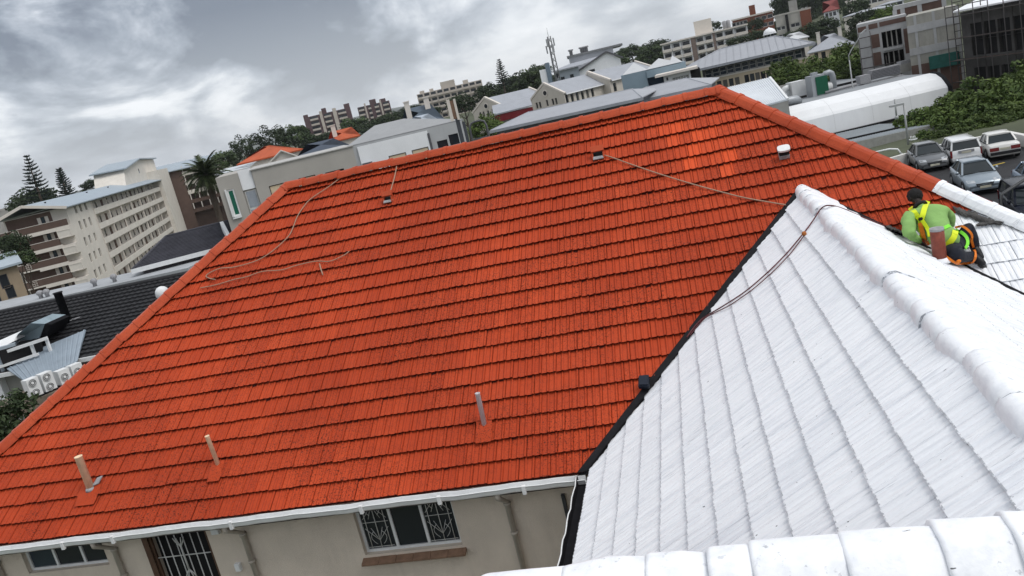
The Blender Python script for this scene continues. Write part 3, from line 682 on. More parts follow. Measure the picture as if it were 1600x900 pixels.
smear([(1384, 353), (1394, 357), (1405, 361), (1414, 366)], 3.0)
# ------------------------------------------------------------------ terrain
def sstep(a, b, x): t = min(max((x - a) / (b - a), 0), 1); return t * t * (3 - 2 * t)
def ground_z(x, y):
    r = math.hypot(x, y); az = math.degrees(math.atan2(x, y))
    z = -10.0 * sstep(30, 100, -x) * (1 - sstep(270, 430, r)) if y > -50 else 0
    z += 5.5 * sstep(170, 420, r) * sstep(-60, -20, az)
    z += 26 * sstep(190, 620, r) * sstep(2, 22, az)
    z -= 4.2 * math.exp(-((x - 9) / 16) ** 2 - ((y - 88) / 13) ** 2)
    return z
GRASSG = mat('suburb_ground', (.075, .085, .05), .95, .35, .08, .3, 3)
ASPH = mat('asphalt', (.024, .024, .026), .75, .25, .9, .4, 60, .3, dirt=.3, dcol=(.03, .03, .032))
mb = MB(); rings = [0, 8, 16, 25, 35, 45, 60, 75, 90, 110, 130, 150, 175, 200, 240, 280, 330, 390, 460, 540, 640, 760, 900, 1100, 1500, 2200, 3500, 5500]; na = 96
vs = []; fs = []
for r in rings:
    for k in range(na):
        a = 2 * math.pi * k / na; x, y = r * math.sin(a), r * math.cos(a); vs.append((x, y, ground_z(x, y)))
for i in range(len(rings) - 1):
    for k in range(na): fs.append((i * na + k, i * na + (k + 1) % na, (i + 1) * na + (k + 1) % na, (i + 1) * na + k))
mb.mesh(vs, fs, 0, True); g = mb.build('ground', GRASSG, kind='structure')
# car park sheet, up to its boundary wall
mb = MB(); cp = [Vector((3, 22, 0)), Vector((60, 18, 0))] + [atz(*q, .75) for q in ((1660, 224), (1571, 206), (1455, 229), (1385, 249), (1330, 268))]
mb.face([(p.x, p.y, .03) for p in cp]); mb.build('car_park', ASPH, kind='structure')
YELL = mat('yellow_marking', (.50, .36, .06), .7); 
mb = MB(); q = atz(1553, 258, .036); mb.box((q.x, q.y, .036), (1.3, .16, .006), 0, .3); mb.build('parking_mark', YELL, kind='structure')
# ------------------------------------------------------------------ far mountains
mb = MB(); vs = []; n_ = 90; R0 = 4200
r = random.Random(4)
HP = [(-60, 0), (-40, 2), (-33, 8), (-30, 34), (-28, 62), (-26, 84), (-24, 90), (-21, 86), (-15, 60), (-8, 30), (0, 20), (60, 20)]
def hprof(a):
    for i in range(len(HP) - 1):
        if HP[i][0] <= a <= HP[i + 1][0]: t = (a - HP[i][0]) / (HP[i + 1][0] - HP[i][0]); return HP[i][1] + (HP[i + 1][1] - HP[i][1]) * t
    return 80
for k in range(n_ + 1):
    a = -60 + 120 * k / n_; h = hprof(a) * .6 * (1 + .06 * math.sin(k * 1.9) + .05 * math.sin(k * .83))
    for rr, hh in ((R0 - 1200, -15), (R0 - 600, h * .45 + 6 * math.sin(k * 2.1)), (R0, h), (R0 + 800, h * .5), (R0 + 1500, -15)):
        vs.append((rr * math.sin(R_(a)), rr * math.cos(R_(a)), H + hh))
fs = [(k * 5 + j, (k + 1) * 5 + j, (k + 1) * 5 + j + 1, k * 5 + j + 1) for k in range(n_) for j in range(4)]
mb.mesh(vs, fs, 0, True); mb.build('mountains', mat('mountain_scrub', (.09, .10, .085), .95, .3, .004), kind='structure')
# ------------------------------------------------------------------ building helpers
class Fr:
    """vertical facade plane: u along it, v inward (away from the eye), w = world z"""
    def __init__(s, p, q, snap=None):
        s.o = Vector((p.x, p.y, 0)); d = Vector((q.x - p.x, q.y - p.y, 0)); s.L = d.length; s.u = d.normalized(); s.v = Vector((-s.u.y, s.u.x, 0))
        if (s.o + s.u * s.L / 2).dot(s.v) < 0: s.v = -s.v
    def P(s, u, v, w): return s.o + s.u * u + s.v * v + Vector((0, 0, w))
    def uw(s, px, py):
        d = ray(px, py); t = (s.o - CAM).dot(s.v) / d.dot(s.v); p = CAM + d * t; return (p - s.o).dot(s.u), p.z
    def box(s, mb, u0, u1, v0, v1, w0, w1, mi=0):
        mb.hexa([s.P(u0, v0, w0), s.P(u1, v0, w0), s.P(u1, v1, w0), s.P(u0, v1, w0), s.P(u0, v0, w1), s.P(u1, v0, w1), s.P(u1, v1, w1), s.P(u0, v1, w1)], mi)
    def wall(s, mb, u0, u1, w0, w1, holes, depth=.18, v=0, mi=0):
        holes = [h for h in ((max(a, u0), min(b, u1), max(c, w0), min(d, w1)) for a, b, c, d in holes) if h[1] - h[0] > .02 and h[3] - h[2] > .02]
        us = sorted({u0, u1, *[x for h in holes for x in h[:2]]}); ws = sorted({w0, w1, *[x for h in holes for x in h[2:]]})
        for i in range(len(us) - 1):
            for j in range(len(ws) - 1):
                cu, cw = (us[i] + us[i + 1]) / 2, (ws[j] + ws[j + 1]) / 2
                if any(h[0] < cu < h[1] and h[2] < cw < h[3] for h in holes): continue
                mb.face([s.P(us[i], v, ws[j]), s.P(us[i + 1], v, ws[j]), s.P(us[i + 1], v, ws[j + 1]), s.P(us[i], v, ws[j + 1])], mi)
        for a, b, c, d in holes:
            for q in ([(a, 0, c), (b, 0, c), (b, 1, c), (a, 1, c)], [(a, 0, d), (a, 1, d), (b, 1, d), (b, 0, d)], [(a, 0, c), (a, 1, c), (a, 1, d), (a, 0, d)], [(b, 0, c), (b, 0, d), (b, 1, d), (b, 1, c)]):
                mb.face([s.P(x, v + y * depth, z) for x, y, z in q], mi)
    def shell(s, mb, u0, u1, v1, w0, w1, holes=(), depth=.18, mi=0, v0=0, top=True):
        s.wall(mb, u0, u1, w0, w1, holes, depth, v0, mi)
        for q in ([(u0, v0), (u0, v1)], [(u1, v0), (u1, v1)], [(u0, v1), (u1, v1)]):
            mb.face([s.P(*q[0], w0), s.P(*q[1], w0), s.P(*q[1], w1), s.P(*q[0], w1)], mi)
        if top: mb.face([s.P(u0, v0, w1), s.P(u1, v0, w1), s.P(u1, v1, w1), s.P(u0, v1, w1)], mi)
    def side(s, right=True):                 # frame of the end wall at u=0 / u=L
        f = Fr.__new__(Fr); f.o = s.P(s.L if right else 0, 0, 0); f.u = s.v.copy(); f.v = (-s.u if right else s.u.copy()); f.L = 10; return f
WINF = mat('window_frame_white', (.55, .55, .53), .5); WIND = mat('window_frame_dark', (.10, .10, .11), .5)
BOARD = mat('cream_board', (.62, .50, .35), .8, .08, 4)
GLC = glass_mat('curtained_pane', (.13, .125, .115), .25); GLR = glass_mat('sky_lit_pane', (.055, .065, .075), .05); GL3 = (GLASS, GLASS, GLR, GLASS, GLC)
def win(fr, root, h, depth=.18, fm=None, gm=None, n=1, m=1, t=.06, v=0, simple=False, name='window'):
    a, b, c, d = h; fm = fm or WINF; gm = gm or GL3[int(abs(a * 7.3 + c * 3.1 + fr.o.x)) % 5]; V = v + depth - .05
    mb = MB()
    if simple:
        fr.box(mb, a, b, V, V + .04, c, d); return mb.build(name, gm, root)
    for q in ((a, b, c, c + t), (a, b, d - t, d)): fr.box(mb, q[0], q[1], V - .03, V + .03, q[2], q[3])
    for k in range(n + 1):
        x = a + t / 2 + (b - a - t) * k / n; fr.box(mb, x - t / 2, x + t / 2, V - .032, V + .028, c + t, d - t)
    for k in range(1, m):
        z = c + (d - c) * k / m; fr.box(mb, a + t, b - t, V - .028, V + .026, z - t / 2, z + t / 2)
    w = mb.build(name, fm, root)
    mb = MB(); fr.box(mb, a + .01, b - .01, V + .0, V + .012, c + .01, d - .01); mb.build('pane', gm, w)
    return w
def rowpx(fr, p1, p2, n, w, h, dz=0.0):
    """n equal openings centred from pixel p1 to pixel p2 on the facade"""
    u1, z1 = fr.uw(*p1); u2, z2 = fr.uw(*p2); z = (z1 + z2) / 2 + dz
    return [(u1 + (u2 - u1) * k / max(n - 1, 1) - w / 2, u1 + (u2 - u1) * k / max(n - 1, 1) + w / 2, z - h / 2, z + h / 2) for k in range(n)]
def slab(mb, P, t, mi=0): mb.prism([p - Vector((0, 0, t)) for p in P], (0, 0, t), mi)
def hip(fr, mb, u0, u1, v0, v1, w, h, ov=.5, t=.18, r0=None, r1=None, mi=0):
    u0 -= ov; u1 += ov; v0 -= ov; v1 += ov; vm = (v0 + v1) / 2; hw = (v1 - v0) / 2
    a = u0 + (hw if r0 is None else r0); b = u1 - (hw if r1 is None else r1)
    C_ = [fr.P(u0, v0, w), fr.P(u1, v0, w), fr.P(u1, v1, w), fr.P(u0, v1, w)]; Rg = [fr.P(a, vm, w + h), fr.P(b, vm, w + h)]
    for q in ([C_[0], C_[1], Rg[1], Rg[0]], [C_[1], C_[2], Rg[1]], [C_[2], C_[3], Rg[0], Rg[1]], [C_[3], C_[0], Rg[0]]): mb.face(q, mi)
    D_ = [p - Vector((0, 0, t)) for p in C_]
    for i in range(4): mb.face([D_[i], D_[(i + 1) % 4], C_[(i + 1) % 4], C_[i]], mi)
    mb.face(D_, mi)
def ridgeline(mb, a, b, r=.09, mi=0): mb.tube([a, b], r, 6, mi)
BASE = -8.0
BEIGE = mat('cream_render', (.66, .62, .56), .85, .07, .5, .2, 30, .1, dirt=.3, dcol=(.46, .40, .33))
BROWN = mat('brown_render', (.115, .075, .06), .85, .12, .6, dirt=.2)
CREAMW = mat('off_white_trim', (.66, .61, .55), .7, .05, 2)
METB = mat('pale_blue_metal_roof', (.33, .385, .43), .45, .08, .8, dirt=.2, dcol=(.27, .30, .33))
CONC = mat('grey_concrete', (.33, .32, .30), .85, .12, .7, .3, 20, .1, dirt=.35, dcol=(.2, .19, .18))
GREYR = mat('grey_metal_roof', (.33, .34, .365), .5, .06, .5, dirt=.25, dcol=(.27, .28, .30))
SLATE = mat('dark_slate', (.055, .055, .068), .6, .3, 1.2, .5, 8)
WHITEW = mat('white_wall', (.80, .81, .83), .75, .05, .6, dirt=.25, dcol=(.62, .63, .65))
GREYW = mat('warm_grey_wall', (.38, .36, .33), .85, .06, .6, dirt=.2, dcol=(.30, .285, .26))
# ------------------------------------------------------------------ apartment building with galleries (left)
def apartments():
    BASE = -15.0
    A_ = at(147, 327, 172); z3 = A_.z; d = ray(250, 292); Bq = at(250, 292, 172 * elev(147, 327) / elev(250, 292))
    fr = Fr(A_, Bq)
    u0, _ = fr.uw(127, 398)                       # near corner
    u0 = fr.uw(128, 398)[0]; fr.o = fr.P(u0, 0, 0)
    root = thing('apartment_building', 'cream five storey apartment block with long open galleries and brown corner balconies', 'apartment block', fr.P(10, 5, -4))
    st = 2.85
    _, ztop = fr.uw(144, 327)                     # top parapet of the galleries
    ug = fr.uw(143, 320)[0]; ut = fr.uw(249, 290)[0]; Wd = 9.5
    zr = ztop + 1.75
    holes = []
    for k in range(5):
        zc = ztop + .95 - k * st
        for px in (117.5, 126, 135):
            u = fr.uw(px + k * 8.6, 325 + k * 27)[0]; holes.append((u - .7, u + .7, zc - .75, zc + .75))
    mb = MB(); fr.shell(mb, 0, ug, Wd, BASE, zr, holes, .3)
    # gallery: back wall, slabs, parapets
    fr.box(mb, ug, ut, 1.9, Wd, BASE, zr); mb.build('wall', BEIGE, root)
    for h in holes: win(fr, root, h, .3, simple=True)
    for k in range(6):
        z = ztop - k * st
        mb = MB(); fr.box(mb, ug + .02, ut, -.02, .16, z - 1.05, z); fr.box(mb, ug + .02, ut, .16, 1.9, z - 1.15, z - .95); mb.build('gallery_parapet', BEIGE, root)
        n = 7
        for i in range(n + 1):
            u = ug + .3 + (ut - ug - .6) * (i / n) ** .96; mb = MB(); fr.box(mb, u - .13, u + .13, .0, .22, z + .005, z + 1.70); mb.build('column', CREAMW, root)
        for i in range(16):
            u = ug + 1.2 + (ut - ug - 2) * i / 15; mb = MB(); w = .9 if i % 3 else 1.6; fr.box(mb, u - w / 2, u + w / 2, 1.82, 1.9, z - .9 if i % 3 == 0 else z - .2, z + 1.1); mb.build('gallery_door', WOODB if i % 3 == 0 else GLASS, root)
    # corner balcony end (faces left of u)
    for k in range(6):
        z = ztop - k * st - .15
        top_ = k == 0
        mb = MB(); v0, v1 = (-.0, 10.2) if top_ else (3.2, 10.2)
        if k < 6:
            fr.box(mb, -1.6, -1.45, v0 if top_ else 2.05, v1, z - .95, z + .1); fr.box(mb, -1.6, -.0, v1 - .12, v1 - .0, z - .95, z + .1); b_ = mb.build('balcony_front', BROWN, root)
            mb = MB(); fr.box(mb, -1.64, -1.42, (v0 if top_ else 2.05) - .02, v1 + .03, z + .1, z + .17); mb.build('balcony_rail', CREAMW, b_)
            mb = MB()
            vv = 7.6
            for a in range(3):
                for c_ in (0, 1): fr.box(mb, -1.66, -1.60, vv + a * .36 - .2, vv + a * .36 - .14, z - .80 + c_ * .02, z - .05)
                for q in range(3): fr.box(mb, -1.665, -1.61, vv + a * .36 - .2, vv + a * .36 + .10, z - .78 + q * .33, z - .71 + q * .33)
            mb.build('balcony_grille', CREAMW, b_)
            mb = MB(); fr.box(mb, -1.6, 0, 1.95 if not top_ else -.0, v1, z - 1.2, z - .95); fr.box(mb, -1.62, 0, 0, 6.4, z - 1.55, z - 1.2); mb.build('balcony_slab', CREAMW, root)
        zc = z + .85
        mb = MB(); fr.box(mb, -.0, .06, 2.9, 4.7, z - .2, z + 1.25); w_ = mb.build('window', WINF, root)
        for q in range(3): mb = MB(); fr.box(mb, -.05, -.0, 2.95 + q * .58, 3.47 + q * .58, z - .12, z + 1.15); mb.build('pane', GLASSB if q % 2 else CREAMW, w_)
        if k < 5:
            mb = MB(); zz = z - 1.55
            fr.box(mb, -1.62, -.02, 0, 2.05, zz - 1.3, zz); mb.build('corner_panel', BEIGE, root)
            mb = MB()
            for q in ((0, .12, zz - 1.3, zz), (1.95, 2.05, zz - 1.3, zz)): fr.box(mb, -1.67, -1.62, *q)
            fr.box(mb, -1.67, -1.62, .12, 1.95, zz - .12, zz); fr.box(mb, -1.67, -1.62, .12, 1.95, zz - 1.3, zz - 1.18); mb.build('panel_trim', CREAMW, root)
    mb = MB(); fr.box(mb, -.02, .2, 2.4, 9.3, BASE, zr - .1); mb.build('recessed_wall', BROWN, root)
    # roof: shallow metal pitch with a white gable verge
    e0, e1 = -2.2, ut + .3
    P = [fr.P(e0, -.8, zr), fr.P(e1, -.8, zr), fr.P(e1, 5.6, zr + 1.7), fr.P(e0, 5.6, zr + 1.7)]
    mb = MB(); slab(mb, P, .22); P = [fr.P(e0, 5.6, zr + 1.7), fr.P(e1, 5.6, zr + 1.7), fr.P(e1, 10.2, zr + .2), fr.P(e0, 10.2, zr + .2)]; slab(mb, P, .22); rf = mb.build('roof', METB, root)
    mb = MB(); mb.bar(fr.P(e0 - .05, -.8, zr - .1), fr.P(e0 - .05, 5.6, zr + 1.6), .12, .45); mb.bar(fr.P(e0 - .05, 5.6, zr + 1.6), fr.P(e0 - .05, 10.3, zr + .1), .12, .45); mb.build('verge_board', CREAMW, rf)
    mb = MB(); mb.bar(fr.P(e0, -.88, zr - .05), fr.P(e1, -.88, zr - .05), .18, .16); mb.build('roof_gutter', METB, rf)
    for px, py in ((107, 302), (163, 288), (192, 281)):
        u, z = fr.uw(px, py); mb = MB(); mb.lathe(fr.P(u * 1.05, 4, zr + .9), [(.12, 0), (.12, .5), (.2, .52), (.2, .6)], 8); mb.build('roof_pipe', BLACKM, rf)
    # chimney stack behind
    mb = MB(); fr.box(mb, ut - 12, ut - 8, 8, 11, zr, zr + 4.2); fr.box(mb, ut - 7.2, ut - 4.4, 8, 11, zr, zr + 5.6); fr.box(mb, ut - 7.4, ut - 4.2, 7.8, 11.2, zr + 5.6, zr + 5.8); mb.build('chimney', BEIGE, rf)
    mb = MB(); fr.box(mb, ug - .07, ug + .07, -.14, -.02, BASE, zr); mb.build('downpipe', CREAMW, root)
    # stair tower
    t0, t1 = ut - .2, fr.uw(268, 300)[0]; _, zt = fr.uw(228, 252)
    tw = thing('stair_tower_wing', 'windowless cream stair tower with a skillion roof between gallery block and palm', 'building', fr.P(t0, 0, -4))
    mb = MB(); hw = fr.uw(217, 268)[0]; zt = fr.uw(250, 258)[1]
    hs = [(hw + .5, hw + 1.5, zt - 2.6, zt - 1.5)]
    zt -= 1.2; hs = []; fr.shell(mb, t0, t1, 9, BASE, zt, hs, .3, v0=-.9); mb.build('wall', BEIGE, tw); pass
    vv = 2.2; f9 = Fr(fr.P(0, vv, 0), fr.P(fr.L, vv, 0)); Q = [f9.uw(*q) for q in ((193, 283), (193, 262), (214, 250), (268, 253), (276, 290))]; zl_ = zr - .5
    Q = [(Q[0][0], zl_)] + [(Q[1][0], Q[1][1]), Q[2], (t1 + 1.2, Q[2][1] - .4)] + [(t1 + 1.2, zl_)]
    h9 = f9.uw(217, 267); mb = MB(); mb.prism([f9.P(a_, 0, b_) for a_, b_ in Q], f9.v * 7); mb.build('upper_wall', BEIGE, tw)
    mb = MB(); f9.box(mb, h9[0] - .55, h9[0] + .55, -.04, .02, h9[1] - .6, h9[1] + .6); mb.build('window', GLASS, tw)
    mb = MB(); z2_ = lambda q, o=0: f9.P(q[0] + o, -.8, q[1] + .05)
    for p_, q_ in ((z2_(Q[1], -1.6) - Vector((0, 0, .5)), z2_(Q[2])), (z2_(Q[2]), z2_(Q[3], 1.2))): mb.prism([p_, q_, q_ + Vector((0, 0, .3)), p_ + Vector((0, 0, .3))], f9.v * 8.5 + Vector((0, 0, .25)))
    mb.build('roof', METB, tw)
    # brown wing beyond the tower
    p, q = fr.P(t1 + .2, 3.0, 0), at(352, 250, 270)
    f2 = Fr(Vector((p.x, p.y, 0)), q); zt2 = f2.uw(300, 262)[1]
    w2 = thing('gallery_wing', 'brown and cream rear wing with galleries half hidden behind the palm tree', 'building', f2.P(4, 3, -4))
    a0 = f2.uw(284, 270)[0]; a1 = f2.L
    mb = MB(); f2.box(mb, 0, a0, 0, 9, BASE, zt2 + .4); f2.box(mb, a0, a1, 2, 9, BASE, zt2 + .4); mb.build('wall', BROWN, w2)
    for k in range(5):
        z = zt2 - .6 - k * st; mb = MB(); f2.box(mb, a0 + .02, a1, -.02, .18, z - 1.1, z); f2.box(mb, a0 + .02, a1, .18, 2, z - 1.2, z - 1.0); mb.build('gallery_parapet', BEIGE if k < 3 else BROWN, w2)
        for i in range(6):
            u = a0 + .4 + (a1 - a0 - .8) * i / 5; mb = MB(); f2.box(mb, u - .14, u + .14, .0, .25, z + .005, z + 1.74); mb.build('column', CREAMW, w2)
        if k < 4:
            mb = MB(); f2.box(mb, .3, 2.6, -.9, -.02, z - .4 - st * .35, z + .1 - st * .35); mb.build('landing', CREAMW, w2)
            mb = MB(); f2.box(mb, .3, 2.2, -.06, -.02, z - st * .35 + .15, z - st * .35 + 1.5); mb.build('landing_opening', DARK, w2)
    mb = MB(); slab(mb, [f2.P(-1, -1, zt2 + .5), f2.P(a1 + 1, -1, zt2 + .5), f2.P(a1 + 1, 9, zt2 + 2.6), f2.P(-1, 9, zt2 + 2.6)], .25); mb.build('roof', METB, w2)
apartments()
# ------------------------------------------------------------------ far-left older blocks
def block(name, label, cat, A_, Bp, dep, zb, m_, rows=(), roofm=None, parapet=0, DB=None, fm=None, simple=True, roofh=None, ov=.4, hipr=None, group=None, depth=.2, gm=None, nm=(1, 1), gable=None):
    """flat or hip roofed block from top corners A_=(px,py,D), Bp=(px,py)"""
    a = at(*A_); DB_ = DB or A_[2]; b = at(Bp[0], Bp[1], DB_); fr = Fr(a, b); zt = (a.z + b.z) / 2 if DB else a.z
    root = thing(name, label, cat, fr.P(fr.L / 2, dep / 2, zb), group=group)
    holes = []
    for rw in rows: holes += [h for h in rowpx(fr, *rw) if h[0] > .05 and h[1] < fr.L - .05 and h[3] < zt - .05]
    mb = MB(); fr.shell(mb, 0, fr.L, dep, zb, zt, holes, depth, top=roofh is None); mb.build('wall', m_, root)
    for h in holes: win(fr, root, h, depth, fm, gm, nm[0], nm[1], simple=simple)
    if parapet:
        mb = MB(); t = .25
        fr.box(mb, -.06, fr.L + .06, -.06, t, zt + .002, zt + parapet); fr.box(mb, -.06, t, t, dep, zt + .002, zt + parapet); fr.box(mb, fr.L - t, fr.L + .06, t, dep, zt + .002, zt + parapet); mb.build('parapet', roofm or m_, root)
    elif roofh is not None:
        mb = MB(); hip(fr, mb, 0, fr.L, 0, dep, zt + .1, roofh, ov, r0=hipr, r1=hipr); mb.build('roof', roofm, root)
    return root, fr, zt
def balconies(root, fr, zt, n, st, spans, m_, dk=None, d=1.2, h=1.0, off=1.6):
    for k in range(n):
        z = zt - off - k * st
        for a, b in spans:
            mb = MB(); fr.box(mb, a, b, -d, -d + .12, z - .2, z + h - .2); fr.box(mb, a, b, -d + .12, -.01, z - .2, z - .02); mb.build('balcony', m_, root)
            mb = MB(); fr.box(mb, a + .2, b - .2, -.035, -.008, z, z + st * .62); mb.build('window', GLASS, root)
block('concrete_block', 'old grey concrete block cut by the left edge behind the corner balconies', 'building', (-60, 345, 240), (30, 322), 10, BASE, CONC,
      [((-5, 352), (25, 345), 3, 1.0, 1.6), ((-2, 400), (32, 392), 4, 1.1, 1.2), ((0, 430), (36, 421), 4, 1.1, 1.2), ((4, 372), (38, 364), 3, 1.1, 1.2)], parapet=.6)
block('concrete_block', 'lower beige balcony block between the concrete block and the apartments', 'building', (18, 332, 250), (48, 322), 8, BASE, BEIGE, [((30, 340), (44, 337), 2, 1.6, 1.6)], parapet=.5)
def tan_house():
    root, fr, zt = block('tan_house', 'small tan plastered building with a white mono pitch roof at the left edge', 'building', (-60, 437, 95), (26, 413), 7, BASE, mat('tan_render', (.30, .235, .165), .85, .1, .7, dirt=.3),
      [((-20, 447), (7, 440), 2, .8, 1.4), ((-8, 462), (17, 457), 2, .8, 1.3)], simple=False, fm=WIND)
    mb = MB(); slab(mb, [fr.P(-.5, -.5, zt + .1), fr.P(fr.L + .5, -.5, zt + .25), fr.P(fr.L + .5, 7.5, zt + 1.1), fr.P(-.5, 7.5, zt + .9)], .2); mb.build('roof', METB, root)
tan_house()
# ------------------------------------------------------------------ slate roofed hall with white framed windows
def slate_hall():
    a = at(207, 421, 62); b = at(335, 388, 62 * elev(207, 421) / elev(335, 388)); fr = Fr(a, b); z = a.z
    root = thing('slate_hall', 'low hall with a dark slate hip roof, white fascia and tall white framed windows', 'building', fr.P(6, 4, 0))
    r1 = at(270, 361, 70); r2 = at(343, 348, 72); zr = r1.z
    mb = MB(); L = fr.L + 3
    e = [fr.P(0, 0, z), fr.P(L, 0, z), fr.P(L, 9, z), fr.P(0, 9, z)]; ra = fr.P((r1 - fr.o).dot(fr.u), 4.5, zr); rb = fr.P(L, 4.5, zr)
    for q in ([e[0], e[1], rb, ra], [e[3], e[0], ra], [e[2], e[3], ra, rb], [e[1], e[2], rb]): mb.face(q)
    rf = mb.build('roof', SLATE, root)
    # slate courses as thin lips
    n = 18
    for k in range(1, n):
        t = k / n; p = e[0].lerp(ra, t); q = e[1].lerp(rb, t); mb = MB(); mb.bar(p + Vector((0, 0, .03)), q + Vector((0, 0, .03)), .05, .045); mb.build('slate_course', SLATE, rf)
    mb = MB(); mb.tube([e[0], ra], .1, 6); mb.tube([ra, rb], .1, 6); mb.build('ridge_capping', SLATE, rf)
    mb = MB(); fr.box(mb, -.1, L, -.12, .0, z - .28, z + .02); mb.build('fascia', WHITE, root)
    hs = []
    for k in range(9):
        u = .8 + k * 1.55; hs.append((u, u + 1.05, z - 2.2, z - .55))
    mb = MB(); fr.shell(mb, .5, L, 8.5, BASE, z - .1, hs, .2, v0=.6, top=False); mb.build('wall', mat('grey_plum_wall', (.13, .12, .13), .8), root)
    for i, h in enumerate(hs): win(fr, root, h, .2, WHITE, GLASS, 1, 1, .14, v=.6)
    for h in hs[::2]:
        mb = MB(); fr.box(mb, h[0] - .05, h[1] + .05, .45, .6, h[2] - .75, h[2] - .04); mb.build('apron_panel', WHITE, root)
    # white verge of the neighbouring cross gable
    mb = MB(); g0 = fr.P(L, 1.5, z - .4); g1 = at(343, 347, 64); g2 = at(356, 372, 60)
    mb.prism([g1, g2, Vector((g2.x, g2.y, g2.z - 2.5)), Vector((g1.x, g1.y, g1.z - 3.5))], fr.u * .25); mb.build('gable_wall', WHITE, root)
slate_hall()
# ------------------------------------------------------------------ long black tiled roof, plant platform, condensers
def black_roof():
    a = at(-90, 508, 47); zr = a.z; b = at(290, 428, 1); eb = elev(286, 430); b = at(286, 430, (zr - H) / eb)
    fr = Fr(a, b); root = thing('black_roof_building', 'low building with a long black tiled roof below the apartments', 'building', fr.P(10, 0, 0))
    BT = mat('black_roof_tile', (.016, .016, .018), .6, .35, 1.0, .3, 30, .3)
    p = at(150, 562, 40); dz = zr - p.z; dv = 5.0
    DZ = 1.75; ez = zr - DZ
    n = 17; rows = []
    mb = MB(); mb.face([fr.P(-2, 0, zr - .05), fr.P(fr.L + 6, 0, zr - .05), fr.P(fr.L + 6, -dv, ez - .05), fr.P(-2, -dv, ez - .05)]); mb.face([fr.P(-2, 0, zr - .05), fr.P(fr.L + 6, 0, zr - .05), fr.P(fr.L + 6, dv, ez), fr.P(-2, dv, ez)]); rf = mb.build('roof', BT, root)
    for k in range(n):
        t0, t1 = k / n, (k + 1.12) / n; mb = MB(); m_ = 150; vs = []
        for i in range(m_ + 1):
            u = -2 + (fr.L + 8) * i / m_; wv = .035 * (i % 2)
            vs += [fr.P(u, -dv * t0, zr - DZ * t0 + wv), fr.P(u, -dv * t1, zr - DZ * t1 + .085 + wv), fr.P(u, -dv * t1, zr - DZ * t1 + .02)]
        mb.mesh(vs, [(i * 3 + j, i * 3 + 3 + j, i * 3 + 4 + j, i * 3 + 1 + j) for i in range(m_) for j in (0, 1)]); mb.build('tile_course', BT, rf, fix=False)
    mb = MB(); mb.tube([fr.P(-2, 0, zr + .03), fr.P(fr.L + 6, 0, zr + .03)], .12, 8); mb.build('ridge_capping', BT, rf)
    mb = MB(); fr.box(mb, -2, fr.L + 6, -dv + .5, dv - .5, BASE, ez - .1); mb.build('wall', CONC, root)
    mb = MB(); mb.bar(fr.P(-2, -dv - .06, ez - .02), fr.P(fr.L + 6, -dv - .06, ez - .02), .14, .16); mb.build('gutter', WHITE, root)
    def onroof(px, py, h=0):                      # point on the visible slope
        d = ray(px, py); n_ = (fr.v * -DZ + Vector((0, 0, dv))).normalized(); o_ = fr.P(0, 0, zr + h); t = (o_ - CAM).dot(n_) / d.dot(n_); return CAM + d * t
    q = onroof(107, 504); tq = at(96, 457, math.hypot(q.x, q.y)); mb = MB(); hh = tq.z - q.z
    mb.lathe(q - Vector((0, 0, .3)), [(.17, 0), (.17, hh + .3), (.2, hh + .31), (.2, hh + .36), (.1, hh + .36)], 12); fl = mb.build('flue_pipe', BLACKM, root)
    mb = MB(); mb.bar(q + Vector((-.3, -.1, .06)), q + Vector((.5, .2, .1)), .25, .04); mb.build('flashing', LEAD, fl)
    # white plastic dome vent
    q = onroof(255, 462); mb = MB(); mb.lathe(q - Vector((0, 0, .15)), [(.28, 0), (.29, .28), (.26, .42), (.17, .52), (.06, .56)], 14); mb.build('dome_vent', WHITE, root, label='white plastic dome vent')
    # metal sheet roof lying over the slope
    SH = mat('pale_zinc_sheet', (.26, .31, .36), .45, .12, 1.5, .3, 12, .4, dirt=.3, dcol=(.28, .31, .34))
    P = [onroof(x, y, .16) for x, y in ((134, 515), (126, 543), (120, 566), (42, 598), (8, 574), (70, 541))]
    mb = MB(); slab(mb, P, .05); sh = mb.build('zinc_roof', SH, root, label='pale zinc sheet lean-to roof')
    for k in range(14):
        t = k / 13; a_ = P[5].lerp(P[0], t) if t < .999 else P[0]; b_ = P[3].lerp(P[2], t); a_ = P[4].lerp(P[0], .05 + t * .93); mb = MB(); mb.bar(a_ + Vector((0, 0, .02)), b_ + Vector((0, 0, .02)), .05, .03); mb.build('sheet_rib', SH, sh)
    # plant: grey blue duct transition on a white frame
    q = onroof(58, 540, .05); rootp = thing('duct_plant', 'grey blue sheet metal duct on a white frame on the black roof', 'duct', q)
    DU = mat('duct_zinc', (.26, .33, .37), .4, .15, 2, dirt=.3)
    def pr(px, py, h): return onroof(px, py, h)
    f = [pr(22, 533, .5), pr(60, 530, .5), pr(70, 506, 1.1), pr(48, 505, 1.5), pr(28, 522, 1.2)]
    mb = MB(); mb.prism(f, fr.v * 1.3); mb.build('duct_hood', DU, rootp)
    mb = MB(); mb.prism([pr(61, 530, .45), pr(72, 527, .45), pr(80, 507, .9), pr(70, 506, 1.1)], fr.v * 1.2); mb.build('duct_flange', BLACKM, rootp)
    mb = MB(); mb.prism([pr(-30, 560, .9), pr(22, 533, .9), pr(26, 520, 1.0), pr(-30, 545, 1.0)], fr.v * 1.0); mb.build('duct_box', WHITE, rootp)
    mb = MB(); mb.bar(pr(-10, 556, .75), pr(74, 528, .75), .10, .12); 
    for x, y in ((10, 549), (48, 537), (72, 529)): p_ = pr(x, y, .7); mb.bar(p_, p_ - Vector((0, 0, 1.0)), .1, .1)
    mb.bar(pr(-5, 575, .3), pr(60, 553, .3), .1, .1); mb.build('frame', WHITE, rootp)
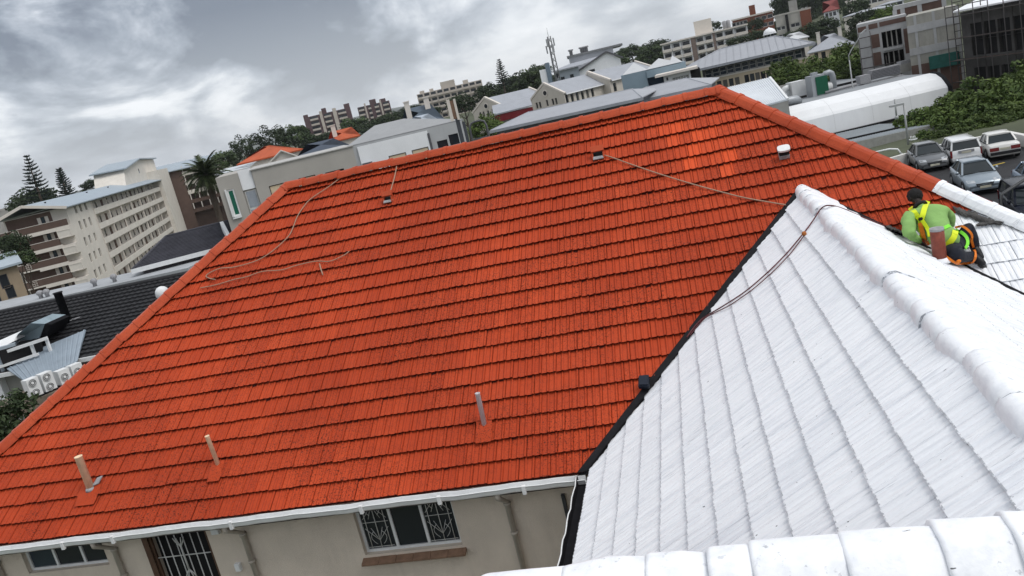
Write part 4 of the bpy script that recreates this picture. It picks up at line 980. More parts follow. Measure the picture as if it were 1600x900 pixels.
    mb = MB(); p_ = pr(36, 552, .3); mb.box(p_, (1.5, .6, .8), 0, .6); mb.build('fan_box', DARK, rootp)
    mb = MB(); p_ = pr(15, 556, .35); mb.box(p_, (.8, .8, 1.0), 0, .6); mb.build('condenser_box', METB, rootp)
    # white lean-to wall at the frame edge
    f3 = fr; u_, z_ = f3.uw(0, 600)
    q = at(0, 600, 39); mb = MB(); mb.box((q.x - 1.0, q.y + .4, q.z - 2.0), (1.9, .8, 4.4), 0, math.atan2(fr.u.y, fr.u.x)); w = mb.build('side_wall', WHITEW, root)
    # ledge and condensers
    c0 = at(60, 621, 34.3); c1 = at(140, 586, 34.3 * elev(60, 621) / elev(140, 586)); fl_ = Fr(c0, c1)
    mb = MB(); fl_.box(mb, -3, fl_.L + 6, -.25, 2.2, c0.z - .25, c0.z - .02); fl_.box(mb, -3, fl_.L + 6, -.28, -.25, c0.z - .32, c0.z + .03, 0); mb.build('ledge', mat('stained_ledge', (.16, .13, .10), .8, .3, 2), root)
    GR = mat('fan_grille', (.10, .10, .105), .5); proto = {}
    spec = [((56, 609), .74, 2, 'white twin fan condenser nearest the dark tree, first of the row of four'), ((77.5, 598.5), .74, 2, 'white twin fan condenser, second of the row of four'), ((102, 588), .60, 1, 'white single fan condenser next to the two twin fan ones'), ((121.5, 578), .60, 1, 'white single fan condenser closest to the red hip')]
    for (px, py), hh, nf, lab in spec:
        u, z = fl_.uw(px, py); wd = .44
        if nf in proto:
            o = copy_tree(proto[nf][0]); o.location = Vector(proto[nf][0].location) + fl_.u * (u - proto[nf][1])
        else:
            o = thing('condenser', lab, 'air conditioner', fl_.P(u, .2, c0.z)); proto[nf] = (o, u)
            mb = MB(); fl_.box(mb, u - wd / 2, u + wd / 2, .0, .36, c0.z + .06, c0.z + hh); mb.build('casing', WHITE, o)
            mb = MB()
            for s_ in (-1, 1): fl_.box(mb, u + s_ * .2 - .05, u + s_ * .2 + .05, .02, .34, c0.z - .02, c0.z + .06)
            mb.build('foot', BLACKM, o, kind='stuff')
            for k in range(nf):
                zc = c0.z + hh * ((k + .5) / nf) + .02; rr = .15
                mb = MB(); mb.lathe(fl_.P(u - .03, -.002, zc), [(rr, 0), (rr, .012)], 18, axis=-fl_.v); fg = mb.build('fan_guard', GR, o)
                mb = MB()
                for q in (.05, .10, .145): mb.tube([fl_.P(u - .03 + q * math.cos(a), -.02, zc + q * math.sin(a)) for a in [i * math.pi / 9 for i in range(19)]], .009, 4)
                mb.build('guard_ring', WHITE, fg, kind='stuff'); mb = MB(); mb.lathe(fl_.P(u - .03, -.012, zc), [(.05, 0), (.04, .02)], 10, axis=-fl_.v); mb.build('fan_hub', WHITE, fg)
        o['label'] = lab; o['group'] = 'condensers on the ledge under the zinc roof'
    SLABM = mat('weathered_slab', (.34, .355, .37), .7, .12, .5, dirt=.3)
    # paved walk and sheet roofs behind the black ridge
    q0 = at(0, 482, 66); q1 = at(225, 432, 66 * elev(0, 482) / elev(225, 432)); f4 = Fr(q0, q1)
    mb = MB(); f4.box(mb, -12, f4.L + 3, 0, 4.5, BASE, q0.z - .3); w_ = thing('flat_roof_annexe', 'pale flat roofed annexe at the foot of the cream apartments', 'building', f4.P(5, 3, -3)); mb.build('wall', CONC, w_)
    mb = MB(); f4.box(mb, -12.2, f4.L + 3.2, -.2, 4.6, q0.z - .295, q0.z - .05); mb.build('roof', SLABM, w_)
    for px, py in ((50, 469), (60, 466), (137, 454), (168, 446)):
        u, z = f4.uw(px, py); mb = MB(); mb.lathe(f4.P(u, 1, q0.z - .05), [(.14, 0), (.14, .2), (.24, .32), (.2, .5), (.06, .56)], 10); mb.build('cowl', LEAD, w_)
    f5 = f4
black_roof()
# ------------------------------------------------------------------ middle distance, left to right
def boxy():
    a = at(336, 278, 60); b = at(550, 228, 60); z = at(450, 252, 60).z; fr = Fr(a, b); zt = (a.z + b.z) / 2
    root = thing('boxy_block', 'grey beige flat topped block with boarded up windows behind the left end of the ridge', 'building', fr.P(5, 5, 0))
    ub = fr.uw(372, 275)[0]; uc = fr.uw(393, 270)[0]; L = fr.L; z2 = fr.uw(395, 266)[1]
    # left part with the green window
    gu, gz_ = fr.uw(365, 315); g1 = (gu - .24, gu + .24, gz_ - 1.0, gz_ + .85)
    mb = MB(); fr.shell(mb, 0, ub, 9, BASE, zt, [g1], .12); mb.build('wall', GREYW, root)
    w = win(fr, root, g1, .12, WHITE, mat('green_blind', (.01, .11, .07), .4), 1, 1, .10); w['label'] = 'window with a green blind'
    mb = MB(); fr.box(mb, g1[0] - .12, g1[0], -.14, .0, g1[2] - .1, g1[3] + .05); fr.box(mb, g1[0] - .12, g1[1], -.14, 0, g1[2] - .16, g1[2]); mb.build('window_surround', WHITE, root)
    # white panel over a tall window
    zp = fr.uw(380, 298)[1]
    mb = MB(); fr.box(mb, ub, uc, .25, 9, BASE, zt - .05); mb.build('infill_wall', GREYW, root)
    mb = MB(); fr.box(mb, ub + .02, uc - .02, .12, .25, zp, zt + .12); mb.build('white_panel', WHITEW, root)
    h = (ub + .08, uc - .05, zp - 2.6, zp - .1); mb = MB(); fr.box(mb, *h[:2], .20, .25, *h[2:]); w = mb.build('window', WINF, root)
    for k in range(2): mb = MB(); fr.box(mb, h[0] + .08, h[1] - .08, .18, .2, h[2] + .1 + k * 1.25, h[2] + 1.2 + k * 1.25); mb.build('pane', mat('reflecting_pane', (.30, .33, .37), .2), w)
    # long part
    hs = []
    for p, q in (((420, 291), (449, 325)), ((466, 279), (492, 310)), ((508, 270), (537, 300))):
        u1, za = fr.uw(*p); u2, _ = fr.uw(q[0], p[1] - (q[0] - p[0]) * .235); hs.append((u1, u2, za - 1.5, za))
    mb = MB(); fr.shell(mb, uc, L, 9, BASE, z2, hs, .12, v0=0); mb.build('wall', GREYW, root)
    for i, h in enumerate(hs):
        win(fr, root, h, .12, BLACKM, BOARD if i < 2 else GLASS, 2 if i == 2 else 1, 1, .05, name='boarded_window' if i < 2 else 'window')
    mb = MB(); fr.box(mb, uc - .08, L + .08, -.08, 9.2, z2 + .003, z2 + .07); mb.build('coping', mat('pale_coping', (.42, .41, .39), .7), root)
    return fr, z2
bf, bz = boxy()
def white_box():
    a = at(558, 231, 60); b = at(667, 204, 60); fr = Fr(a, b); zt = (a.z + b.z) / 2 + .03
    root = thing('white_block', 'white flat walled block with two boarded windows next to the grey beige block', 'building', fr.P(3, 4, 0))
    hs = []
    for p, q in (((607, 244), 634), ((643, 235), 669)):
        u1, za = fr.uw(*p); u2, _ = fr.uw(q, p[1] - (q - p[0]) * .235); hs.append((u1, u2, za - 1.4, za))
    L = fr.L; ue = fr.uw(722, 190)[0]
    mb = MB(); fr.wall(mb, 0, L, BASE, zt, hs, .1); fr.wall(mb, -.5, 0, BASE, zt, [], .1, v=.3); fr.face = None
    mb.face([fr.P(0, 0, BASE), fr.P(0, 1, BASE), fr.P(0, 1, zt), fr.P(0, 0, zt)]); mb.face([fr.P(L, 0, BASE), fr.P(L, .12, BASE), fr.P(L, .12, zt), fr.P(L, 0, zt)])
    mb.build('white_wall', WHITEW, root)
    for h in hs: win(fr, root, h, .1, WIND, BOARD, 1, 1, .05, name='boarded_window')
    G2 = mat('pale_grey_wall', (.44, .45, .46), .8, .06, .6, dirt=.2)
    u3, z3 = fr.uw(707, 220); hw = [(u3 - .2, u3 + .5, z3 - .3, z3 + .45), (u3 - 1.1, u3 - .35, z3 - .45, z3 + .2)]
    mb = MB(); fr.shell(mb, -.55, ue, 10, BASE, zt + .12, hw, .1, v0=.12, top=False); mb.build('wall', G2, root)
    for h in hw: win(fr, root, h, .1, simple=True, v=.12)
    mb = MB(); hip(fr, mb, -.6, ue + .05, .4, 11, zt + .2, .95, .1, .12, r0=2.2, r1=4.0); mb.build('roof', mat('mid_grey_roof', (.30, .305, .31), .6, .06, .7, dirt=.2), root)
    mb = MB(); fr.box(mb, L - .05, L + .12, -.02, .12, BASE, zt - .2); mb.build('corner_strip', WIND, root)
    u, z = fr.uw(575, 258); mb = MB(); fr.box(mb, u - .35, u + .35, -.35, 0, z - .25, z + .2); mb.build('wall_unit', WIND, root)
white_box()
def twin_flue():
    q = at(724, 225, 57); t = at(706, 154, 57); root = thing('twin_flue', 'white and brown twin flue on a dark steel post rising over the white block', 'flue', (q.x, q.y, 0))
    f = Fr(at(680, 200, 57), at(740, 190, 57)); u, _ = f.uw(716, 195); z0 = f.uw(722, 225)[1]; z1 = f.uw(717, 182)[1]; z2 = t.z
    mb = MB(); f.box(mb, u - .12, u + .16, -.15, .15, BASE, z1); f.box(mb, u + .28, u + .48, -.1, .2, BASE, z1 - .4); mb.build('post', mat('dark_steel', (.06, .065, .075), .5), root)
    mb = MB(); f.box(mb, u - .42, u - .2, -.2, .2, z1 - .2, z2); f.box(mb, u + .04, u + .20, -.2, .2, z1 - .2, z2 - .05); mb.build('flue_casing', CREAMW, root)
    mb = MB(); f.box(mb, u - .2, u + .04, -.16, .18, z1 - .1, z2 - .12); mb.build('flue_core', mat('rusty_flue', (.20, .12, .08), .7), root)
    g = thing('steel_frame', 'dark rounded steel frame standing right of the twin flue', 'frame', f.P(u + 1.5, 0, 0)); mb = MB(); zt = f.uw(742, 190)[1]
    mb.tube([f.P(u + .7, 0, BASE), f.P(u + .7, 0, zt - .35), f.P(u + .85, 0, zt - .08), f.P(u + 1.1, 0, zt), f.P(u + 1.5, 0, zt), f.P(u + 1.75, 0, zt - .1), f.P(u + 1.85, 0, zt - .4), f.P(u + 1.85, 0, BASE)], .07, 8); mb.build('hoop', WIND, g)
    mb = MB(); f.box(mb, u + .78, u + 1.78, -.02, .02, zt - 1.2, zt - 1.1); mb.build('cross_rail', WIND, g)
twin_flue()
# ------------------------------------------------------------------ small houses, orange and slate roofs beyond the boxy block
def house_small(name, label, A_, Bp, dep, zb, wm, rm, rh, DB=None, hipr=None, ov=.4, rows=(), ch=0, gable=False, cat='house'):
    a = at(*A_); b = at(Bp[0], Bp[1], DB or A_[2]); fr = Fr(a, b); zt = (a.z + b.z) / 2; root = thing(name, label, cat, fr.P(fr.L / 2, dep / 2, zb))
    holes = []
    for rw in rows: holes += [h for h in rowpx(fr, *rw) if h[0] > .05 and h[1] < fr.L - .05 and h[3] < zt - .05]
    mb = MB(); fr.shell(mb, 0, fr.L, dep, zb, zt, holes, .15); mb.build('wall', wm, root)
    for h in holes: win(fr, root, h, .15, simple=True)
    mb = MB()
    if gable:                                     # gable faces the eye
        um = fr.L / 2; mb.prism([fr.P(0, 0, zt), fr.P(fr.L, 0, zt), fr.P(um, 0, zt + rh)], fr.v * dep); mb.build('gable', wm, root); mb = MB()
        for s_ in (-1, 1):
            e = fr.P(um + s_ * (um + ov), -ov, zt - ov * rh / um + .06); p = fr.P(um, -ov, zt + rh + .06); slab(mb, [e, p, p + fr.v * (dep + 2 * ov), e + fr.v * (dep + 2 * ov)], .15)
        rf = mb.build('roof', rm, root)
    else: hip(fr, mb, 0, fr.L, 0, dep, zt + .05, rh, ov, .2, r0=hipr, r1=hipr); rf = mb.build('roof', rm, root)
    for k in range(ch):
        mb = MB(); u = fr.L * (.25 + .5 * k); fr.box(mb, u - .4, u + .4, dep * .35, dep * .35 + .8, zt + rh * .4, zt + rh + 1.0); fr.box(mb, u - .5, u + .5, dep * .35 - .1, dep * .35 + .9, zt + rh + 1.0, zt + rh + 1.15); mb.build('chimney', CREAMW, rf)
    return root, fr, zt
OR = mat('orange_tile_far', (.42, .085, .03), .7, .2, .5, .4, 4, dirt=.2)
DKB = mat('dark_blue_roof', (.035, .05, .075), .5, .15, .5); BLR = mat('slate_blue_roof', (.075, .10, .13), .55, .12, .5)
house_small('orange_roof_house', 'long low house with an orange tiled roof beyond the boxy block', (374, 256, 130), (470, 234, ), 10, -2, BEIGE, OR, 1.6, ch=0)
house_small('white_gable_house', 'small cream gable with a pale roof in front of the long orange roof', (420, 256, 118), (466, 244), 8, -2, CREAMW, mat('pale_cream_roof', (.5, .48, .44), .7), 1.3, gable=True)
house_small('white_roof_shed', 'low white metal roof between the palm tree and the orange roof', (340, 274, 95), (385, 262), 9, -2, WHITEW, mat('white_sheet_roof', (.55, .58, .60), .5, .05, 1), .35, gable=False)
house_small('dark_roof_house', 'dark blue slate roof just right of the white gable', (466, 247, 110), (543, 228), 10, -2, GREYW, DKB, 1.3, cat='house')
house_small('orange_hip_house', 'small orange hipped roof in front of the dark trees', (514, 222, 150), (560, 213), 9, -2, BEIGE, OR, 1.7, ch=1)
house_small('blue_slate_house', 'slate blue hipped roof with cream chimneys left of the twin flue', (628, 202, 125), (690, 186), 10, -2, mat('maroon_wall', (.13, .03, .03), .8), BLR, 2.6, ch=2)
house_small('pale_gable_house', 'small pale blue gable in front of the slate blue roof', (640, 200, 118), (684, 190), 6, -2, mat('maroon_trim', (.12, .03, .03), .8), mat('pale_blue_roof', (.36, .40, .45), .5), 1.3)
# ------------------------------------------------------------------ distant apartment towers
PLUM = mat('plum_brick_far', (.105, .065, .07), .85, .15, .15); CRF = mat('far_cream', (.47, .42, .37), .8, .1, .2)
def tower(label, A_, Bp, D, dep, zb, wm, bands, floors, name='apartment_tower', group=None, tops=()):
    a = at(A_[0], A_[1], D); b = at(Bp[0], Bp[1], D); fr = Fr(a, b); zt = (a.z + b.z) / 2; root = thing(name, label, 'apartment block', fr.P(fr.L / 2, dep / 2, zb), group=group)
    mb = MB(); fr.shell(mb, 0, fr.L, dep, zb, zt); mb.build('wall', wm, root)
    st = 3.0; L = fr.L
    for f0, f1, kind in bands:
        u0, u1 = L * f0, L * f1
        if kind == 'strip':
            mb = MB(); fr.box(mb, u0, u1, -.5, -.01, zb, zt + 1.6); mb.build('stair_strip', CRF if wm is PLUM else BROWN, root)
        else:
            for k in range(floors):
                z = zt - 1.1 - k * st; mb = MB()
                fr.box(mb, u0 + .1, u1 - .1, -1.0, -.85, z - 1.6, z - .6); fr.box(mb, u0 + .1, u1 - .1, -.85, -.01, z - 1.75, z - 1.55); mb.build('balcony', CRF, root)
                mb = MB(); fr.box(mb, u0 + .2, u1 - .2, -.05, -.008, z - 1.5, z + .7); mb.build('window', GLASS, root)
    for f0, f1, hh in tops:
        mb = MB(); fr.box(mb, L * f0, L * f1, 1, 4, zt + .003, zt + hh); mb.build('roof_house', wm, root)
    return root, fr, zt
tower('distant plum brick tower with cream balcony stacks, left of the pair of towers', (474, 184), (547, 168), 520, 14, 2, PLUM, [(.12, .3, 'b'), (.34, .40, 'strip'), (.42, .58, 'b'), (.62, .70, 'strip'), (.72, .9, 'b')], 6, tops=((0, .1, 1.5), (.4, .5, 3), (.88, 1, 2.6)))
tower('distant plum brick tower with white balconies, right of the pair of towers', (558, 168), (608, 157), 560, 14, 2, PLUM, [(.02, .2, 'b'), (.22, .27, 'strip'), (.32, .42, 'b'), (.52, .66, 'b'), (.7, .75, 'strip'), (.78, .97, 'b')], 6, tops=((.4, .6, 3), (.72, .9, 2)))
tower('lone distant beige slab block with balcony rows and roof aerials', (651, 148), (752, 124), 430, 14, 2, CRF, [(k / 10 + .005, k / 10 + .093, 'b') for k in range(10)], 5, name='slab_block', tops=((.38, .6, 3.2), (.05, .12, 1.2), (.2, .26, 1.2), (.72, .8, 1.6)))
fr = Fr(at(651, 148, 431), at(752, 124, 431))
# ------------------------------------------------------------------ gabled cream terrace
GAB = mat('cream_gable', (.54, .50, .44), .85, .06, .4, dirt=.15); RFT = mat('pale_grey_sheet_roof', (.33, .345, .375), .5, .06, .5, dirt=.2)
def terrace():
    # gables are turned to the left of the view: right side walls show, so lay each by two corner depths
    for label, ap, lf, rt, D, wn, rw in (
        ('leftmost cream gabled house of the terrace, beside the twin flue', (757, 154), (739, 176), (785, 167), 165, [((751, 180), (756, 179), 2, .5, 1.1), ((763, 177), (763, 177), 1, .5, 1.1), ((770, 175), (775, 174), 2, .5, 1.1)], [((789, 172), (826, 166), 5, .8, 1.5)]),
        ('middle cream gabled house of the terrace, showing a row of side windows', (849, 132), (828, 155), (881, 147), 160, [((839, 165), (844, 164), 2, .5, 1.1), ((855, 161), (855, 161), 1, .5, 1.1), ((864, 159), (869, 158), 2, .5, 1.1)], [((886, 154), (926, 145), 6, .8, 1.6)]),
        ('right cream gabled house of the terrace, next to the blue walled block', (918, 114), (908, 124), (952, 126), 168, [], [((954, 138), (961, 136), 2, .8, 1.6)])):
        a = at(lf[0], lf[1], D); b = at(rt[0], rt[1], D * .965)
        fr = gabled2(label, a, b, ap, wn, rw)
def gabled2(label, a, b, ap_px, wn, rw, zb=-1, rd=13):
    fr = Fr(a, b); L = fr.L; um, za = fr.uw(*ap_px); zt = min(a.z, b.z) if abs(a.z - b.z) > 1.2 else (a.z + b.z) / 2
    zt = fr.P(0, 0, b.z).z; um = L * .5 if not (.25 * L < um < .75 * L) else um
    root = thing('gabled_house', label, 'terraced house', fr.P(L / 2, 5, zb))
    hs = []
    for q in wn: hs += [h for h in rowpx(fr, *q) if h[0] > .1 and h[1] < L - .1 and h[3] < zt]
    mb = MB(); fr.wall(mb, 0, L, zb, zt, hs, .25); mb.prism([fr.P(0, 0.001, zt + .002), fr.P(L, 0.001, zt + .002), fr.P(um, .001, za)], fr.v * .3)
    mb.face([fr.P(0, 0, zb), fr.P(0, rd, zb), fr.P(0, rd, zt), fr.P(0, 0, zt)]); mb.build('wall', GAB, root)
    for h in hs: win(fr, root, h, .25, simple=True)
    c = fr.P(um, -.04, zt + (za - zt) * .36); mb = MB(); mb.lathe(c, [(.62, 0), (.62, .07)], 16, axis=-fr.v); w_ = mb.build('round_window', CREAMW, root); mb = MB(); mb.lathe(c - fr.v * .07, [(.42, 0), (.42, .03)], 16, axis=-fr.v); mb.build('pane', GLASS, w_)
    mb = MB(); mb.bar(fr.P(-.2, .15, zt + .10), fr.P(um + .05, .15, za + .25), .5, .3); mb.bar(fr.P(um - .05, .15, za + .25), fr.P(L + .2, .15, zt + .10), .5, .3); mb.build('coping', CREAMW, root)
    dv = fr.side(True); hv = []
    for q in rw: hv += rowpx(dv, *q)
    hv = [h for h in hv if h[0] > .2 and h[1] < rd - .2 and h[3] < zt - .1]
    mb = MB(); dv.wall(mb, 0, rd, zb, zt, hv, .25); mb.build('side_wall', GAB, root)
    for h in hv: win(dv, root, h, .25, simple=True)
    mb = MB(); slab(mb, [fr.P(um, .3, za), fr.P(L + .35, .3, zt), fr.P(L + .35, rd, zt), fr.P(um, rd, za)], .15); rf = mb.build('roof', RFT, root)
    mb = MB(); slab(mb, [fr.P(um, .3, za), fr.P(-.35, .3, zt), fr.P(-.35, rd, zt), fr.P(um, rd, za)], .15); mb.build('roof_slope', RFT, rf)
    mb = MB(); mb.bar(fr.P(um, rd, za + .15), fr.P(L + .3, rd, zt + .08), .4, .25); mb.build('rear_coping', CREAMW, root)
    mb = MB(); mb.bar(fr.P(L + .38, .3, zt - .1), fr.P(L + .38, rd, zt - .1), .2, .2); mb.build('eave_gutter', WHITEW, rf)
    return fr
terrace()
# ------------------------------------------------------------------ right half of the town
def big_hall():
    D = 235; z = at(905, 116, D).z
    a = at(842, 118, D); b = at(972, 106, D * 1.0); fr = Fr(a, b); L = fr.L; zl = fr.uw(880, 118)[1]
    root = thing('white_hall', 'large white hall with pale blue grey sloping roofs below the radio mast', 'building', fr.P(L / 2, 8, 0))
    u1 = fr.uw(905, 112)[0]; ua, za = fr.uw(947, 82); ur, zr_ = fr.uw(971, 91); ul, zl_ = fr.uw(907, 113)
    mb = MB(); fr.box(mb, u1 - 1, L, 0, 20, -2, zr_ - 3); mb.prism([fr.P(u1 - 1, 0, zr_ - 3), fr.P(L, 0, zr_ - 3), fr.P(L, 0, zr_), fr.P(ua, 0, za), fr.P(u1 - 1, 0, zl_)], fr.v * 20); mb.build('gable_wall', WHITEW, root)
    uw_, zw_ = fr.uw(925, 113); mb = MB(); fr.box(mb, uw_ - .9, uw_ + .9, -.06, 0, zw_ - .8, zw_ + .8); mb.build('window', GLASS, root)
    mb = MB(); mb.bar(fr.P(u1 - 1.2, -.2, zl_ + .1), fr.P(ua, -.2, za + .2), .6, .45); mb.bar(fr.P(ua, -.2, za + .2), fr.P(L + .8, -.2, zr_ + .1), .6, .45); mb.build('verge', WIND, root)
    # lower roof sweeping left, wall under it, corner tower
    c0, z0 = fr.uw(862, 112); c1, z1 = fr.uw(906, 101)
    mb = MB(); slab(mb, [fr.P(c0, -2, z0), fr.P(u1 + 1, -2, z0), fr.P(ua, 9, za - .3), fr.P(c0 + 5, 9, za - .6)], .3); mb.build('roof', RFT, root)
    mb = MB(); fr.box(mb, c0 + .5, u1, -1, 9, -2, z0 - .3); mb.build('wall', mat('blue_grey_wall', (.36, .40, .45), .7, .06, .5), root)
    for px, py in ((871, 119), (880, 124), (894, 120)):
        u, zz = fr.uw(px, py); mb = MB(); fr.box(mb, u - .5, u + .5, -1.06, -1.0, zz - .6, zz + .7); mb.build('window', GLASS, root)
    t0, zt = fr.uw(843, 110); t1, _ = fr.uw(853, 108); mb = MB(); fr.box(mb, t0, t1, -1.5, 6, -2, zt); mb.build('corner_tower', WHITEW, root)
    t2, zt2 = fr.uw(858, 101); mb = MB(); fr.box(mb, t1, t2, -1.7, 5, -2, zt2 + .6); mb.build('blue_pier', mat('slate_blue_pier', (.16, .21, .26), .6), root)
    # dark roof behind
    p0, zz0 = fr.uw(888, 94); p1, zz1 = fr.uw(963, 76); mb = MB(); fr.box(mb, p0, p1, 22, 40, 4, zz0 + 1.0); mb.build('rear_block', GREYR, root)
    mb = MB(); fr.box(mb, p0 - .5, p1 + 3, 21.5, 41, zz0 + 1.003, zz0 + 1.6); mb.build('rear_roof', mat('dark_grey_roof', (.16, .165, .17), .6), root)
    for px, py in ((892, 86), (910, 80), (914, 79), (918, 79)):
        u, zz = fr.uw(px, py); mb = MB(); mb.lathe(fr.P(u, 24, zz0 + 1.6), [(.5, 0), (.5, 1.2), (.8, 1.3), (.8, 1.7)], 8); mb.build('roof_cowl', LEAD, root)
big_hall()
def mast():
    q = at(866, 101, 225); t = at(857, 57, 225); root = thing('radio_mast', 'grey lattice radio mast with panel antennas standing on the skyline', 'mast', (q.x, q.y, q.z - 8))
    hh = t.z - q.z; mb = MB(); c = Vector((q.x, q.y, q.z - 8)); M_ = mat('galvanised_steel', (.17, .175, .18), .5)
    legs = [Vector((.8 * math.cos(a), .8 * math.sin(a), 0)) for a in (0.3, 2.4, 4.5)]
    n = 9; tot = hh + 8
    for l in legs: mb.tube([c + l, c + l * .6 + Vector((0, 0, tot))], .16, 5)
    mb.build('lattice_leg', M_, root, kind='stuff'); mb = MB()
    for k in range(n):
        z0, z1 = tot * k / n, tot * (k + 1) / n
        for i in range(3): mb.tube([c + legs[i] * (1 - .4 * k / n) + Vector((0, 0, z0)), c + legs[(i + 1) % 3] * (1 - .4 * (k + 1) / n) + Vector((0, 0, z1))], .08, 4)
    mb.build('lattice_brace', M_, root, kind='stuff')
    for k in range(6):
        a = k * 1.05; mb = MB(); p = c + Vector((1.1 * math.cos(a), 1.1 * math.sin(a), tot - 1.6 - (k % 2) * 1.6)); mb.box(p, (.35, .25, 2.0), 0, a); mb.build('antenna', mat('pale_antenna', (.3, .31, .32), .5) if k == 0 else bpy.data.materials['pale_antenna'], root)
    mb = MB(); mb.lathe(c + Vector((0, 0, tot)), [(.06, 0), (.03, 2.2)], 5); mb.build('spike', M_, root)
mast()
# ------------------------------------------------------------------ long grey hipped roofs right behind the ridge
def hip_roofs():
    DW = mat('slate_grey_wall', (.14, .15, .17), .7, .08, .6)
    for lab, e0, e1, r0, r1, dep, cut in (('long low grey hipped roof directly behind the red ridge', (766, 204), (1003, 152), (826, 175), (935, 158), 9, 0), ('second grey hipped roof with a pointed hip to the right of the long one', (945, 168), (1110, 132), (1010, 136), (1075, 128), 9, 0)):
        D = 105 if cut == 0 and e0[0] < 800 else 110
        a = at(e0[0], e0[1], D); b = at(e1[0], e1[1], D * elev(*e0) / elev(*e1)); fr = Fr(a, b); z = a.z
        root = thing('hip_roof_hall', lab, 'building', fr.P(fr.L / 2, 4, 0)); L = fr.L
        dd = 12.0; n_ = fr.uw(*r0)
        R0 = at(r0[0], r0[1], D + 7); R1 = at(r1[0], r1[1], D + 7); zr = R0.z; ua = (R0 - fr.o).dot(fr.u); ub = L - ua * .8
        va = (R0 - fr.o).dot(fr.v)
        C_ = [fr.P(0, 0, z), fr.P(L, 0, z), fr.P(L, 2 * va, z), fr.P(0, 2 * va, z)]; Ra, Rb = fr.P(ua, va, zr), fr.P(ub, va, zr)
        mb = MB()
        for q in ([C_[0], C_[1], Rb, Ra], [C_[1], C_[2], Rb], [C_[2], C_[3], Ra, Rb], [C_[3], C_[0], Ra]): mb.face(q)
        for i in range(4): v = Vector((0, 0, -.12)); mb.face([C_[i] + v, C_[(i + 1) % 4] + v, C_[(i + 1) % 4], C_[i]])
        rf = mb.build('roof', GREYR, root)
        mb = MB(); mb.tube([C_[0], Ra], .08, 6); mb.tube([Ra, Rb], .08, 6); mb.tube([Rb, C_[1]], .08, 6); mb.build('ridge_capping', RFT, rf)
        mb = MB(); fr.box(mb, -.12, L + .12, -.14, 0, z - .35, z - .02); mb.build('gutter', RFT, root)
        hs = [(1.2 + k * 2.4, 2.6 + k * 2.4, z - 2.4, z - .9) for k in range(int(L / 2.4) - 1)]
        mb = MB(); fr.shell(mb, .6, L - .6, 2 * va - 1, BASE, z - .12, hs, .2, v0=.7, top=False); mb.build('wall', DW, root)
        for h in hs: win(fr, root, h, .2, WIND, v=.7, simple=True)
hip_roofs()
# maroon fascia roof between terrace and the long hip
def maroon():
    a = at(774, 172, 135); b = at(830, 158, 135); fr = Fr(a, b); root = thing('maroon_fascia_shed', 'grey roofed shed with a maroon fascia below the leftmost gable', 'shed', fr.P(3, 3, 0)); z = fr.uw(800, 172)[1]
    mb = MB(); slab(mb, [fr.P(-.5, -.4, z), fr.P(fr.L, -.4, z + .1), fr.P(fr.L, 6, z + 1.4), fr.P(-.5, 6, z + 1.3)], .2); mb.build('roof', RFT, root)
    mb = MB(); fr.box(mb, -.4, fr.L, -.3, -.1, z - 1.3, z - .22); mb.build('fascia', mat('maroon_paint', (.16, .012, .016), .5), root)
    mb = MB(); fr.box(mb, 0, fr.L, 0, 6, BASE, z - .25); mb.build('wall', GREYW, root)
maroon()
